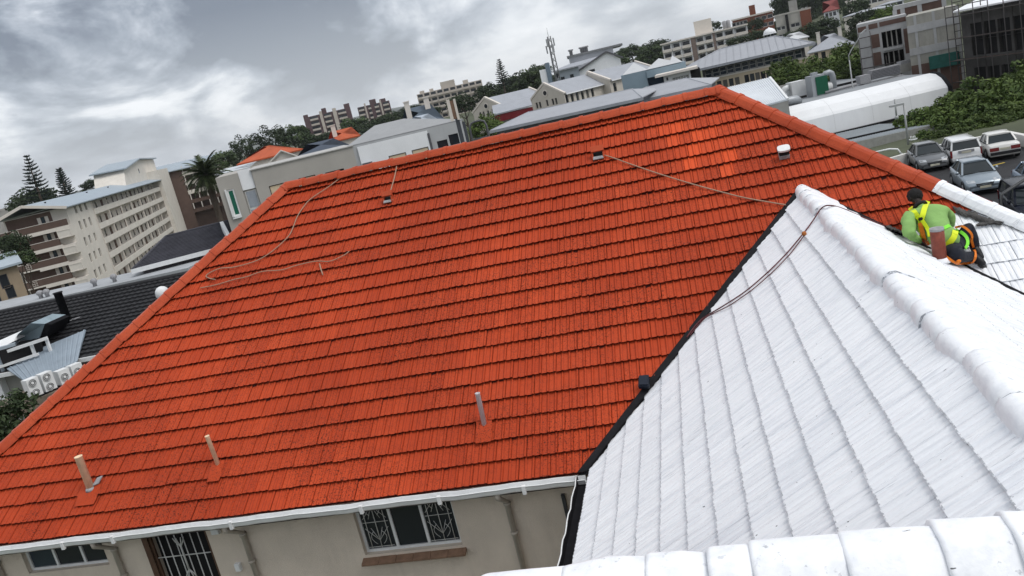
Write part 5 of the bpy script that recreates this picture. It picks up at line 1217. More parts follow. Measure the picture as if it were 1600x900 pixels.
# ------------------------------------------------------------------ blue walled block with white tented roofs
def blue_block():
    LB = mat('light_blue_wall', (.22, .29, .34), .7, .06, .5); NB = mat('navy_wall', (.018, .038, .068), .6)
    a = at(970, 118, 140); b = at(1066, 97, 140); fr = Fr(a, b); L = fr.L; z = (a.z + b.z) / 2
    root = thing('blue_block', 'light blue and navy walled block with pale tented roofs right of the terrace', 'building', fr.P(5, 5, 0))
    um = fr.uw(1010, 115)[0]; z2 = fr.uw(1012, 113)[1]
    mb = MB(); fr.box(mb, 0, um, 0, 10, BASE, z); mb.build('blue_wall', LB, root)
    mb = MB(); fr.box(mb, um + .02, L, 1.0, 10, BASE, z - 1.3); mb.build('navy_wall', NB, root)
    mb = MB(); fr.box(mb, um + .02, L + .5, -.2, 10, z - 1.29, z - .1); mb.build('roof_band', LB, root)
    mb = MB(); fr.box(mb, um, um + .4, .4, .9, BASE, z - 2.8); fr.box(mb, um - 1.6, um - .1, -.25, -.02, z - 5.2, z - 3.0); mb.build('navy_bay', NB, root)
    TR = mat('pale_tent_roof', (.50, .51, .52), .6, .05, .6)
    for p, q, t in (((972, 117), (1010, 108), (990, 101)), ((1010, 108), (1062, 96), (1030, 94)), ((1045, 100), (1066, 95), (1052, 91))):
        u0 = fr.uw(*p)[0]; u1 = fr.uw(*q)[0]; ut_, zt = fr.uw(*t); mb = MB()
        B_ = [fr.P(u0, 0, z + .02), fr.P(u1, 0, z + .02), fr.P(u1, 8, z + .02), fr.P(u0, 8, z + .02)]; ap = fr.P(ut_, 4, max(zt, z + 1) + .3)
        for i in range(4): mb.face([B_[i], B_[(i + 1) % 4], ap])
        mb.face(B_); mb.build('tent_roof', TR, root)
    # white gantry with a grid window
    g0, gz_ = fr.uw(1034, 116); g1, _ = fr.uw(1085, 107); u2, zz = fr.uw(1052, 120)
    wr = thing('gantry_block', 'white rendered block with a gridded window under a flat canopy', 'building', fr.P(um + 8, -3, 0))
    f2 = Fr(at(1036, 120, 133), at(1110, 103, 133)); zt = f2.uw(1045, 117)[1]; a0 = f2.uw(1036, 118)[0]; a1 = f2.uw(1078, 110)[0]
    gh = [(f2.uw(1050, 120)[0], f2.uw(1076, 114)[0], f2.uw(1064, 131)[1], f2.uw(1062, 119)[1]), (f2.uw(1041, 123)[0], f2.uw(1044, 122)[0], f2.uw(1042, 126)[1], f2.uw(1042, 121)[1])]
    mb = MB(); f2.shell(mb, a0, a1, 8, BASE, zt, gh, .3); mb.build('wall', WHITEW, wr)
    win(f2, wr, gh[0], .3, WINF, GLASSB, 6, 4, .12); win(f2, wr, gh[1], .3, simple=True)
    mb = MB(); f2.box(mb, a0 - 1.2, a1 + 1.2, -1.4, 8, zt + .003, zt + .35); mb.build('canopy', CREAMW, wr)
    mb = MB(); f2.box(mb, a1, a1 + 1.5, .6, 8, BASE, zt); mb.build('dark_wall', DARK, wr)
blue_block()
# ------------------------------------------------------------------ cream library-like block under a big grey hip
def cream_block():
    a = at(1100, 118, 150); b = at(1258, 81, 150); fr = Fr(a, b); L = fr.L; ze = fr.uw(1180, 88)[1]
    root = thing('cream_hip_block', 'cream two storey block with a ribbon of dark windows under a big grey hip roof', 'building', fr.P(L / 2, 8, 0))
    zb_ = fr.uw(1180, 106)[1]; zs = fr.uw(1160, 124)[1]
    # ribbon storey
    n = 13; rib = [(.2 + (L - .6) * k / n, .2 + (L - .6) * (k + 1) / n - .12, zb_, ze - .5) for k in range(n)]
    mb = MB(); fr.wall(mb, -.2, L, zb_ - .3, ze, rib, .3, v=.2); fr.box(mb, -.2, L, 1.2, 12, zb_ - .3, ze); mb.build('ribbon_frame', WIND, root)
    for h in rib: win(fr, root, h, .3, WINF, GLASSB, 1, 2, .09, v=.2)
    hs = rowpx(fr, (1115, 135), (1152, 126), 5, .72, 1.25) + rowpx(fr, (1167, 123), (1201, 115), 5, .72, 1.25)
    mb = MB(); fr.shell(mb, -2.4, L + .2, 12, BASE, zb_ - .3, hs, .25); mb.build('wall', mat('cream_plaster', (.60, .50, .37), .85, .05, .4, dirt=.15), root)
    for h in hs: win(fr, root, h, .25, simple=True)
    mb = MB(); fr.box(mb, -2.5, L + .4, -.15, .1, zb_ - .32, zb_ - .05); mb.build('string_course', CREAMW, root)
    # roof
    e0 = at(1066, 124, 147); R0 = at(1127, 76, 160); R1 = at(1212, 62, 160); zr = R0.z; u0 = -5.5; va = (R0 - fr.o).dot(fr.v); ua = (R0 - fr.o).dot(fr.u); ub = (R1 - fr.o).dot(fr.u); u1 = L + 1.6
    C_ = [fr.P(u0, -1.6, ze + .05), fr.P(u1, -1.6, ze + .05), fr.P(u1, 2 * va + 1.6, ze + .05), fr.P(u0, 2 * va + 1.6, ze + .05)]; Ra, Rb = fr.P(ua, va, zr), fr.P(ub, va, zr); mb = MB()
    for q in ([C_[0], C_[1], Rb, Ra], [C_[1], C_[2], Rb], [C_[2], C_[3], Ra, Rb], [C_[3], C_[0], Ra]): mb.face(q)
    for i in range(4): v = Vector((0, 0, -.3)); mb.face([C_[i] + v, C_[(i + 1) % 4] + v, C_[(i + 1) % 4], C_[i]])
    mb.face([c - Vector((0, 0, .3)) for c in C_]); rf = mb.build('roof', GREYR, root)
    mb = MB(); mb.tube([C_[0], Ra], .14, 6); mb.tube([Ra, Rb], .14, 6); mb.tube([Rb, C_[1]], .14, 6); mb.build('ridge_capping', RFT, rf)
    mb = MB(); fr.box(mb, u0, u1, -1.75, -1.6, ze - .3, ze + .1); mb.build('gutter', RFT, rf)
    k = 0
    while u0 + k * 1.2 < u1:
        u = u0 + k * 1.2; t = max(0, min(1, (u - u0) / (ua - u0), (u1 - u) / (u1 - ub)))
        if t > .06: mb = MB(); mb.bar(fr.P(u, -1.6, ze + .08), fr.P(u, -1.6 + (va + 1.6) * t, ze + .08 + (zr - ze) * t), .07, .06); mb.build('roof_seam', GREYR, rf)
        k += 1
cream_block()
house_small('cream_villa', 'cream villa with a pale hipped roof and small chimneys right of the big grey hip', (1264, 83, 210), (1333, 68), 12, 0, mat('villa_cream', (.58, .48, .36), .8, .05, .4), RFT, 3.0, rows=(((1268, 92), (1276, 90), 2, .8, 2.2), ((1287, 87), (1287, 87), 1, .9, 1.8), ((1312, 83), (1330, 79), 4, .7, 1.8)), ch=2)
house_small('pale_roof_house', 'white sheet roof between the dome and the cream villa', (1222, 66, 230), (1262, 58), 9, 0, CREAMW, mat('white_sheet', (.55, .56, .57), .6), 1.6)
def dome():
    q = at(1204, 62, 260); t = at(1203, 43, 260); root = thing('domed_turret', 'small white domed turret rising behind the big grey hip roof', 'turret', (q.x, q.y, q.z - 10)); r = 1.75; hh = t.z - q.z
    mb = MB(); mb.lathe((q.x, q.y, q.z - 10), [(r, 0), (r, 10 + hh * .45), (r * 1.15, 10 + hh * .46), (r * 1.15, 10 + hh * .5)], 12); mb.build('drum', WHITEW, root)
    mb = MB(); mb.lathe((q.x, q.y, q.z + hh * .5), [(r * 1.02, 0), (r * .98, hh * .14), (r * .80, hh * .3), (r * .5, hh * .42), (r * .12, hh * .49), (.1, hh * .55)], 14); mb.build('dome', WHITEW, root)
    for k in range(4):
        a = -.9 + k * .6 - math.pi / 2; mb = MB(); mb.box((q.x + r * math.cos(a), q.y + r * math.sin(a), q.z + hh * .2), (.25, .8, 2.0), 0, a); mb.build('window', GLASS, root)
dome()
# ------------------------------------------------------------------ apartment blocks on the hillside
def terraces():
    a = at(1034, 71, 330); b = at(1166, 39, 330); fr = Fr(a, b); zt = (a.z + b.z) / 2; L = fr.L
    root = thing('terraced_flats', 'long white four storey flats with deep balconies and brown bays on the hill', 'apartment block', fr.P(L / 2, 6, 0))
    mb = MB(); fr.box(mb, 0, L, 0, 12, -2, zt); mb.build('wall', WHITEW, root)
    mb = MB(); fr.box(mb, -.5, L + .5, -2.2, 12.3, zt + .003, zt + .5); mb.build('roof_slab', CREAMW, root)
    br = [(.345, .40), (.60, .63)]
    for f0, f1 in br: mb = MB(); fr.box(mb, L * f0, L * f1, -1.9, -.02, -2, zt); mb.build('brown_bay', mat('taupe_bay', (.20, .15, .13), .8) if f0 < .4 else bpy.data.materials['taupe_bay'], root)
    bays = [(0, .11), (.12, .22), (.23, .34), (.405, .5), (.505, .6), (.635, .73), (.735, .85), (.86, 1)]
    for k in range(4):
        z = zt - 2.9 - k * 3.0
        for i, (f0, f1) in enumerate(bays):
            mb = MB(); fr.box(mb, L * f0, L * f1, -2.0, -1.85, z - .1, z + .95); fr.box(mb, L * f0, L * f1, -1.85, -.02, z - .25, z - .05); mb.build('balcony', CREAMW, root)
            mb = MB(); fr.box(mb, L * f0 + .5, L * f1 - .5, -.06, -.02, z, z + 2.3); mb.build('window', GLASS, root)
            mb = MB(); fr.box(mb, L * f1 - .12, L * f1 + .12, -1.85, -.02, z + .0, z + 2.75); mb.build('fin_wall', WHITEW, root)
    u, z = fr.uw(1098, 45); mb = MB(); fr.box(mb, u - 3, u + 3.5, 3, 8, zt + .5, zt + 5.6); mb.build('lift_house', CREAMW, root)
    for px in (1133, 1139): u, z = fr.uw(px, 42); mb = MB(); mb.lathe(fr.P(u, 3, zt + .5), [(.8, 0), (.8, 2.6), (.3, 2.9)], 10); mb.build('water_tank', LEAD, root)
terraces()
RB = mat('red_brown_brick', (.19, .068, .04), .85, .12, .3)
def grid_block(label, A_, Bp, D, dep, zb, wm, rows, fm=None, tops=(), name='hill_flats', bands=()):
    a = at(A_[0], A_[1], D); b = at(Bp[0], Bp[1], D); fr = Fr(a, b); zt = (a.z + b.z) / 2; root = thing(name, label, 'apartment block', fr.P(fr.L / 2, dep / 2, zb)); L = fr.L; hs = []
    for f0, f1, n, k0, k1, w, h in rows:
        for k in range(k0, k1):
            for i in range(n):
                u = L * (f0 + (f1 - f0) * (i + .5) / n); z = zt - 1.6 - 3 * k; hs.append((u - w / 2, u + w / 2, z - h / 2, z + h / 2))
    mb = MB(); fr.shell(mb, 0, L, dep, zb, zt, hs, .3); mb.build('wall', wm, root)
    for h in hs: win(fr, root, h, .3, fm or WINF, GLASS, 1, 1, .2)
    for f0, f1, hh, m_ in tops: mb = MB(); fr.box(mb, L * f0, L * f1, 1.5, 6, zt + .003, zt + hh); mb.build('roof_house', m_, root)
    for f0, f1, d, m_ in bands: mb = MB(); fr.box(mb, L * f0, L * f1, -d, -.01, zb, zt - .1); mb.build('bay', m_, root)
    mb = MB(); fr.box(mb, -.3, L + .3, -.3, .2, zt + .004, zt + .6); mb.build('parapet', CREAMW if wm is RB else wm, root)
    return root, fr, zt
grid_block('red brown brick flats with white windows on the hill above the white flats', (1144, 33), (1207, 18), 380, 12, 4, RB, [(0, .35, 4, 0, 4, 2.0, 1.6), (.55, 1, 3, 0, 4, 2.2, 1.7)], tops=((.45, .6, 4.5, RB),))
grid_block('pale concrete flats with a tall lift tower and a brown end wall on the hill', (1211, 27), (1266, 13), 350, 14, 4, mat('pale_concrete', (.46, .44, .40), .85, .1, .3, dirt=.3), [(0, .25, 2, 1, 4, 1.6, 1.5), (.4, .66, 2, 1, 4, 1.8, 1.6)], tops=((.42, .66, 4.6, CONC), (.75, .82, 1.0, LEAD), (.86, .93, 1.0, LEAD)), bands=((.70, .995, .6, RB), (.28, .36, 1.0, DARK)))
house_small('red_roof_house', 'white house with a dull red hip roof among the hillside trees', (1287, 20, 300), (1310, 13), 9, 6, WHITEW, mat('dull_red_roof', (.20, .055, .05), .75), 3.2, rows=(((1292, 24), (1304, 21), 3, .9, 1.2),))
house_small('cream_terrace_house', 'long cream wall and house climbing the hillside above the construction site', (1318, 27, 260), (1398, 8), 8, 4, CREAMW, RFT, .6, rows=(((1330, 27), (1385, 14), 5, 1.0, 1.2),))
grid_block('white stepped flats at the top edge of the hill right of the red roofed house', (1322, 4), (1400, -14), 330, 10, 6, CREAMW, [(0, 1, 8, 0, 4, 2.0, 1.5)])
house_small('long_white_house', 'low white hillside house touching the top edge above the building site', (1370, 10, 290), (1412, 0), 8, 6, WHITEW, RFT, .6, rows=(((1377, 12), (1406, 5), 4, 1.4, 1.1),))
# ------------------------------------------------------------------ concrete building site with scaffolding
SCAF = mat('scaffold_steel', (.055, .05, .048), .6)
def site():
    RBR = mat('site_brick', (.125, .080, .066), .9, .15, 1.2, .3, 8, .1, dirt=.2); PALEC = mat('pale_concrete_frame', (.40, .40, .40), .85, .1, .8, dirt=.3); RENDER = mat('raw_render', (.33, .32, .285), .9, .12, .6, .3, 8, .1, dirt=.35)
    D = 112; fr = Fr(at(1338, 41, D), at(1416, 22, D)); root = thing('building_site', 'half built concrete frame block with brown brick infill and an open black bay', 'building site', fr.P(5, 6, 0))
    L = fr.L; zt = fr.uw(1370, 32)[1]; st = 3.2
    u = lambda px, py: fr.uw(px, py)[0]; z = lambda px, py: fr.uw(px, py)[1]
    ob = (u(1378, 60), u(1409, 55), z(1395, 73), z(1394, 47)); ob2 = (u(1380, 82), u(1412, 76), z(1400, 101), z(1399, 79))
    mb = MB(); fr.wall(mb, 0, L, BASE, zt, [ob, ob2], 2.5); 
    for q in ([(0, 0), (0, 12)], [(L, 0), (L, 12)], [(0, 12), (L, 12)]): mb.face([fr.P(*q[0], BASE), fr.P(*q[1], BASE), fr.P(*q[1], zt), fr.P(*q[0], zt)])
    mb.face([fr.P(0, 0, zt), fr.P(L, 0, zt), fr.P(L, 12, zt), fr.P(0, 12, zt)]); mb.build('frame_wall', PALEC, root)
    for h in (ob, ob2):
        mb = MB(); fr.box(mb, h[0] - .1, h[1] + .1, 2.5, 2.6, h[2] - .1, h[3] + .1); mb.build('bay_back', DARK, root)
        for k in range(1, 4): uu = h[0] + (h[1] - h[0]) * k / 4; mb = MB(); fr.box(mb, uu - .07, uu + .07, .5, .7, h[2], h[3]); mb.build('prop', CONC, root)
        mb = MB(); fr.box(mb, h[0], h[1], -.3, .3, h[2] - .28, h[2] - .01); mb.build('slab_edge', PALEC, root)
    zq = z(1394, 47)
    for a_, b_, c_, d_ in ((u(1340, 46), u(1353, 43), z(1347, 50), z(1347, 42)), (u(1357, 43), u(1371, 39), z(1364, 45), z(1364, 37)), (u(1374, 39), L - .1, z(1392, 38), z(1391, 31)), (u(1359, 56), u(1373, 52), z(1367, 75), z(1366, 54)), (u(1411, 45), L - .05, z(1414, 84), z(1413, 45)), (u(1362, 82), u(1376, 80), z(1370, 104), z(1369, 82))):
        mb = MB(); fr.box(mb, a_, b_, -.05, .1, min(c_, d_), max(c_, d_)); mb.build('brick_panel', RBR, root)
    # upper wing behind
    f2 = Fr(at(1397, 16, D + 8), at(1475, -4, D + 8)); z2 = f2.uw(1400, 9)[1]
    mb = MB(); f2.box(mb, 0, f2.L, 0, 10, BASE, z2 - .5); mb.build('upper_wing', RBR, root)
    mb = MB(); f2.box(mb, -.1, f2.L + .1, -.12, 10, z2 - .498, z2); mb.build('ring_beam', PALEC, root)
    for k in (0, .16, .5, .98): mb = MB(); f2.box(mb, f2.L * k - .2, f2.L * k + .3, -.08, .2, BASE, z2 - .5); mb.build('column', PALEC, root)
    # rendered block
    f3 = Fr(at(1415, 25, D - 7), at(1496, 10, D - 7)); z3 = f3.uw(1450, 19)[1]; L3 = f3.L
    mb = MB(); f3.box(mb, 0, L3, 0, 12, BASE, z3); mb.build('rendered_block', RENDER, root)
    for k in (.17, .53, .985): mb = MB(); f3.box(mb, L3 * k - .13, L3 * k + .13, -.06, .1, BASE, z3); mb.build('column', PALEC, root)
    for py in ((1455, 39), (1457, 75)): zz = f3.uw(*py)[1]; mb = MB(); f3.box(mb, .02, L3, -.09, .1, zz - .38, zz + .38); mb.build('ring_beam', PALEC, root)
    zz = f3.uw(1460, 96)[1]; mb = MB(); f3.box(mb, .02, L3, -.04, .1, BASE, zz); mb.build('brick_band', RBR, root)
    uu, zz = f3.uw(1452, 100); u2, _ = f3.uw(1500, 100); mb = MB(); f3.box(mb, uu, u2, -.5, -.1, zz - .6, zz + .8); mb.build('green_netting', mat('green_net', (.02, .10, .085), .8, .2, 2), root)
    # right wing under black netting
    f4 = Fr(at(1500, 20, D - 12), at(1640, -14, D - 20)); z4 = f4.uw(1500, 20)[1]; L4 = f4.L; sm = []
    hs = []
    for py in ((1515, 50), (1518, 75), (1522, 118)):
        zc = f4.uw(*py)[1]
        for k in range(6): u0 = 1.2 + k * L4 / 6.2; hs.append((u0, u0 + 1.5, zc - .8, zc + .8))
    NETW = mat('netted_wall', (.085, .082, .08), .9, .25, .5, .3, 6, .1, dirt=.3)
    mb = MB(); f4.shell(mb, 0, L4, 10, BASE, z4, hs, .4); mb.build('netted_wall', NETW, root)
    for h in hs: win(f4, root, h, .4, gm=DARK, simple=True)
    mb = MB(); slab(mb, [f4.P(0, -.8, z4 + .3), f4.P(L4, -.8, z4 + .3), f4.P(L4, 6, z4 + 1.8), f4.P(0, 6, z4 + 1.8)], .15); mb.build('roof', WHITEW, root)
    sc = thing('scaffolding', 'black steel scaffolding with planked lifts wrapping the right wing of the building site', 'scaffolding', f4.P(0, -1.5, 0))
    n = 6
    for k in range(n + 1):
        uu = -.4 + (L4 + .4) * k / n
        for v in ((-1.4,) if k % 2 else (-1.4, -.5)): mb = MB(); mb.tube([f4.P(uu, v, BASE), f4.P(uu, v, z4 + 1.0)], .05, 5); mb.build('standard', SCAF, sc)
    for j in range(5):
        zz = z4 - .2 - j * 2.2
        for v in (-1.4,):
            for dz in ((0, 1.0) if j == 0 else (0,)): mb = MB(); mb.tube([f4.P(-.4, v, zz + dz), f4.P(L4, v, zz + dz)], .045, 5); mb.build('ledger', SCAF, sc)
        mb = MB(); f4.box(mb, -.4, L4, -1.35, -.5, zz - .06, zz); mb.build('plank_lift', WOODB, sc)
    s2 = thing('scaffold_tower', 'narrow scaffold tower standing at the left corner of the building site', 'scaffolding', fr.P(.5, -1, 0))
    for uu in (.1, 1.4, 2.8, 4.2):
        for v in (-.4, -1.3): mb = MB(); mb.tube([fr.P(uu, v, BASE), fr.P(uu, v, zt - (1.0 if uu < 2 else 4.2))], .045, 5); mb.build('standard', SCAF, s2)
    for j in range(6):
        zz = zt - 1.6 - j * 1.2
        for v in (-.4, -1.3): mb = MB(); mb.tube([fr.P(.1, v, zz), fr.P(4.2 if zz < zt - 4.2 else 1.4, v, zz)], .04, 5); mb.build('ledger', SCAF, s2)
    s3 = thing('scaffold_ladder', 'tall scaffold ladder tower between the rendered block and the netted wing', 'scaffolding', f3.P(L3, -1, 0))
    for uu in (L3 - .5, L3 + .5): mb = MB(); mb.tube([f3.P(uu, -.6, BASE), f3.P(uu, -.6, z3 + .8)], .06, 5); mb.build('standard', SCAF, s3)
    for j in range(14): zz = z3 + .4 - j * .75; mb = MB(); mb.tube([f3.P(L3 - .5, -.6, zz), f3.P(L3 + .5, -.6, zz)], .045, 5); mb.build('rung', SCAF, s3)
site()
# ------------------------------------------------------------------ low white building with the curved roof edge
VW = mat('white_cladding', (.76, .77, .78), .8, .04, .5, dirt=.2, dcol=(.50, .51, .53), stretch=(1, 1, .3)); FLATR = mat('grey_flat_roof', (.26, .275, .29), .7, .12, .35, dirt=.35, dcol=(.17, .18, .19))
def vault():
    zt = at(1225, 172, 88).z; p = at(1220, 174, 88); q = atz(1472, 113, zt)
    fr = Fr(p, q); L = fr.L; root = thing('curved_edge_building', 'long low white building with a curved roof edge and plant on its grey flat roof', 'building', fr.P(L / 2, 2, 0))
    zb2 = fr.uw(1330, 196)[1]; z_l = fr.uw(1330, 199)[1]
    prof = [(2.2, zt), (1.1, zt - .12), (.2, zt - .55), (-.55, zt - 1.25), (-.72, zt - 1.5), (-.80, z_l), (-.72, z_l)]
    prof2 = [(2.2, zt - .3), (-.8, z_l)]
    n = 5
    for k in range(n):
        u0, u1 = -3 + (L + 3) * k / n + .006, -3 + (L + 3) * (k + 1) / n - .006; mb = MB()
        vs = [fr.P(u_, *p_) for p_ in prof[:6] for u_ in (u0, u1)]; mb.mesh(vs, [(2 * j, 2 * j + 1, 2 * j + 3, 2 * j + 2) for j in range(5)], 0, False)
        mb.build('cladding_panel', VW, root)
    mb = MB(); mb.prism([fr.P(L + .02, *x) for x in [(a - .12, b + .1) for a, b in prof[:6]]] + [fr.P(L + .02, 2.3, z_l)], fr.u * .3); mb.build('end_trim', BLACKM, root)
    mb = MB(); fr.box(mb, -3, L, 2.2, 30, BASE, zt - .1); fr.box(mb, -3, L, -.8, 2.2, BASE, z_l - .02); mb.build('wall', CONC, root)
    mb = MB(); fr.box(mb, -3, L, 2.2, 30, zt - .098, zt - .04); rf = mb.build('flat_roof', FLATR, root)
    mb = MB(); fr.box(mb, -3, L, 29.6, 30, zt - .04, zt + .4); mb.build('parapet', CONC, rf)
    mb = MB(); fr.box(mb, -3, L, -1.1, -.85, z_l - .25, z_l - .03); mb.build('shadow_gutter', BLACKM, root)
    # lean-to roof
    q0 = at(1340, 221, 75); ze = q0.z; q1 = atz(1452, 196, ze); f2 = Fr(q0, q1); u0 = -6; u1 = f2.uw(1475, 190)[0]
    dv = (fr.P(0, -1, 0) - f2.o).dot(f2.v); zh = z_l - .1
    lt = thing('lean_to', 'grey corrugated lean-to roof with a grey fascia in front of the curved white building', 'shed', f2.P(5, 3, 0))
    P = [f2.P(u0, 0, ze), f2.P(u1, 0, ze), f2.P(u1, dv, zh), f2.P(u0, dv, zh)]; mb = MB(); slab(mb, P, .1); rf2 = mb.build('roof', mat('grey_corrugated', (.33, .36, .38), .55, .08, .8, dirt=.25), lt)
    n = 60
    for k in range(n): t = (k + .5) / n; mb = MB(); mb.bar(P[0].lerp(P[1], t) + Vector((0, 0, .02)), P[3].lerp(P[2], t) + Vector((0, 0, .02)), .10, .05); mb.build('roof_rib', bpy.data.materials['grey_corrugated'], rf2)
    mb = MB(); f2.box(mb, u0, u1, -.12, -.02, ze - 1.0, ze - .0); mb.build('fascia', mat('grey_fascia', (.30, .30, .28), .7), lt)
    for k in range(5): mb = MB(); uu = u0 + (u1 - u0) * (k + .5) / 5; f2.box(mb, uu - .12, uu + .12, .3, .55, -5, ze - .1); mb.build('post', CONC, lt)
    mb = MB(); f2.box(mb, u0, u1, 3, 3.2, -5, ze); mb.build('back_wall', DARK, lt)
    # plant
    GAL = mat('galvanised_duct', (.34, .36, .38), .4, .1, 1, metal=.2); WHP = mat('white_plant', (.60, .61, .61), .5, .06, 2, dirt=.2)
    zr = zt - .04
    def onr(px, py): return atz(px, py, zr)
    def stand(name, lab, px, py): b = onr(px, py); return b, thing(name, lab, 'roof plant', b)
    b, o = stand('air_handler', 'white boxy air handling unit with a rounded left shoulder on the flat roof', 1247, 154)
    mb = MB(); w = Vector(fr.u); v = Vector(fr.v)
    def bx(mb, c, a, d, h, z0=0): mb.hexa([c + w * x + v * y + Vector((0, 0, e)) for e in (z0, z0 + h) for x, y in ((-a / 2, -d / 2), (a / 2, -d / 2), (a / 2, d / 2), (-a / 2, d / 2))])
    bx(mb, b, 1.7, 1.5, 1.65, .25); mb.build('casing', WHP, o); mb = MB(); bx(mb, b, 1.5, 1.3, .25, 0); mb.build('skid', SCAF, o)
    mb = MB(); mb.tube([b + w * -.85 + Vector((0, 0, 1.4)), b + w * -1.3 + Vector((0, 0, 1.35)), b + w * -1.6 + Vector((0, 0, 1.0)), b + w * -1.65 + Vector((0, 0, .1))], .35, 10); mb.build('bend', WHP, o)
    b, o = stand('chiller', 'green fronted chiller with a grey cowl on the flat roof', 1283, 148)
    mb = MB(); bx(mb, b - w * .45, 1.5, 1.5, 2.2); mb.build('casing', GAL, o); mb = MB(); bx(mb, b - w * .1 - v * .78, 1.3, .1, 1.9, .1); mb.build('green_panel', mat('green_panel', (.006, .085, .045), .45), o); mb = MB(); bx(mb, b - w * .5, .6, .6, .3, 2.2); mb.build('cowl', GAL, o)
    b, o = stand('elbow_duct', 'silver elbow duct bending over beside the green chiller', 1304, 141)
    mb = MB(); mb.tube([b + w * -2.2 + Vector((0, 0, .5)), b + w * -.3 + Vector((0, 0, .55))], .42, 12); mb.build('horizontal_duct', WHP, o)
    mb = MB(); mb.tube([b + Vector((0, 0, 0)), b + Vector((0, 0, 1.5)), b + w * -.08 + Vector((0, 0, 1.85)), b + w * -.35 + Vector((0, 0, 2.05)), b + w * -.75 + Vector((0, 0, 2.0)), b + w * -.95 + Vector((0, 0, 1.8))], .32, 12); mb.build('elbow', GAL, o)
    b, o = stand('round_duct', 'thick round silver duct lying across the left of the flat roof', 1222, 168)
    mb = MB(); mb.tube([b + w * -3.5 + Vector((0, 0, .4)), b + w * 1.0 + Vector((0, 0, .5)), b + w * 1.6 + Vector((0, 0, .45)), b + w * 1.9 + v * .3 + Vector((0, 0, .2))], .45, 14); mb.build('duct', GAL, o)
    for k in range(4): mb = MB(); mb.lathe(b + w * (-3 + k * 1.2) + Vector((0, 0, .4 + .02 * k)), [(.48, 0), (.48, .07)], 14, axis=w); mb.build('band', LEAD, o)
    b, o = stand('pipe_run', 'thin pipes and a low cable tray running over the flat roof beside the chiller', 1300, 143)
    mb = MB(); mb.tube([b + w * -1.5 - v * 1.5 + Vector((0, 0, .2)), b + w * 2.2 - v * 1.2 + Vector((0, 0, .25))], .16, 8); mb.build('pipe', LEAD, o)
    mb = MB(); bx(mb, b + w * 1.2 + v * 3, 9.0, .35, .25, .1); mb.build('cable_tray', BLACKM, o)
    b, o = stand('louvre_unit', 'grey louvred plant unit on the far end of the flat roof near the site', 1383, 124)
    mb = MB(); bx(mb, b, 3.2, .8, 1.0, .3); mb.build('louvre_box', LEAD, o)
    for k in range(6): mb = MB(); bx(mb, b - v * .42 + Vector((0, 0, .38 + k * .15)), 3.1, .06, .05); mb.build('louvre', WIND, o)
    mb = MB(); bx(mb, b - w * 2.4, 1.2, 1.0, .9, .1); bx(mb, b - w * .3, 4.6, .9, .08, .0); mb.build('base_box', LEAD, o)
    b, o = stand('plant_box', 'small pale plant box at the far end of the flat roof under the open bay', 1410, 113); mb = MB(); bx(mb, b, 2.4, 1.0, .9); mb.build('casing', CONC, o); mb = MB(); bx(mb, b + w * .3, 1.2, .9, .35, .9); mb.build('cap', LEAD, o)
vault()
def corr():
    P = [at(1135, 137, 92), at(1203, 121, 96)]; z0 = P[1].z; zt = z0
    a = at(1203, 121, 98); b = at(1140, 136, 98); c = at(1231, 155, 84); d = at(1190, 166, 84)
    root = thing('white_corrugated_roof', 'white ribbed monopitch roof just behind the top corner of the red roof', 'shed', (c.x, c.y, 0))
    M_ = mat('white_ribbed_sheet', (.62, .65, .68), .45, .05, .8, dirt=.15)
    mb = MB(); slab(mb, [b - (a - b) * .6, a, c, d - (c - d) * 1.2], .12); rf = mb.build('roof', M_, root)
    p0, p1, p2, p3 = b - (a - b) * .6, a, c, d - (c - d) * 1.2
    for k in range(30): t = (k + .5) / 30; mb = MB(); mb.bar(p0.lerp(p1, t) + Vector((0, 0, .02)), p3.lerp(p2, t) + Vector((0, 0, .02)), .10, .06); mb.build('roof_rib', M_, rf)
    mb = MB(); mb.bar(a, c, .22, .2); mb.build('verge', WHITE, rf)
    mb = MB(); mb.hexa([p3 - Vector((0, 0, p3.z + 2)), p2 - Vector((0, 0, p2.z + 2)), p1 - Vector((0, 0, p1.z + 2)), p0 - Vector((0, 0, p0.z + 2)), p3 - Vector((0, 0, .15)), p2 - Vector((0, 0, .15)), p1 - Vector((0, 0, .15)), p0 - Vector((0, 0, .15))]); mb.build('wall', CONC, root)
corr()
# ------------------------------------------------------------------ lamp posts, car park walls, railings
LAMP = mat('lamp_post_steel', (.36, .37, .37), .45)
def lamp(name, lab, bx_, by_, tx, ty, D, arm=1.0, head=None, group=None):
    q = at(tx, ty, D); b = Vector((q.x, q.y, ground_z(q.x, q.y))); root = thing(name, lab, 'street lamp', b)
    mb = MB(); mb.tube([b, q], [.09, .06], 8); mb.build('post', LAMP, root)
    h = Vector((-arm, 0, .05)); mb = MB()
    if head == 'flat': mb.box(q + Vector((-arm / 2, 0, .05)), (abs(arm), .3, .14)); mb.box(q + Vector((-arm * .8, 0, .03)), (.5, .38, .12)); mb.build('lamp_head', LAMP, root)
    else:
        mb.tube([q, q + Vector((0, 0, .5)), q + Vector((arm * .2, 0, 1.0)), q + Vector((arm * .7, 0, 1.9)), q + Vector((arm, 0, 2.5))], .05, 6); mb.build('arm', LAMP, root)
        mb = MB(); mb.bar(q + Vector((arm * .9, 0, 2.4)), q + Vector((arm * 1.25, 0, 2.75)), .25, .14); mb.build('lamp_head', LAMP, root)
lamp('street_lamp', 'grey post with a flat lamp head in front of the curved white building', 1418, 234, 1412, 163, 68, .9, 'flat')
lamp('street_lamp', 'tall street lamp with a curved arm before the bushy trees left of the site', 1330, 120, 1327, 94, 98, 1.6)
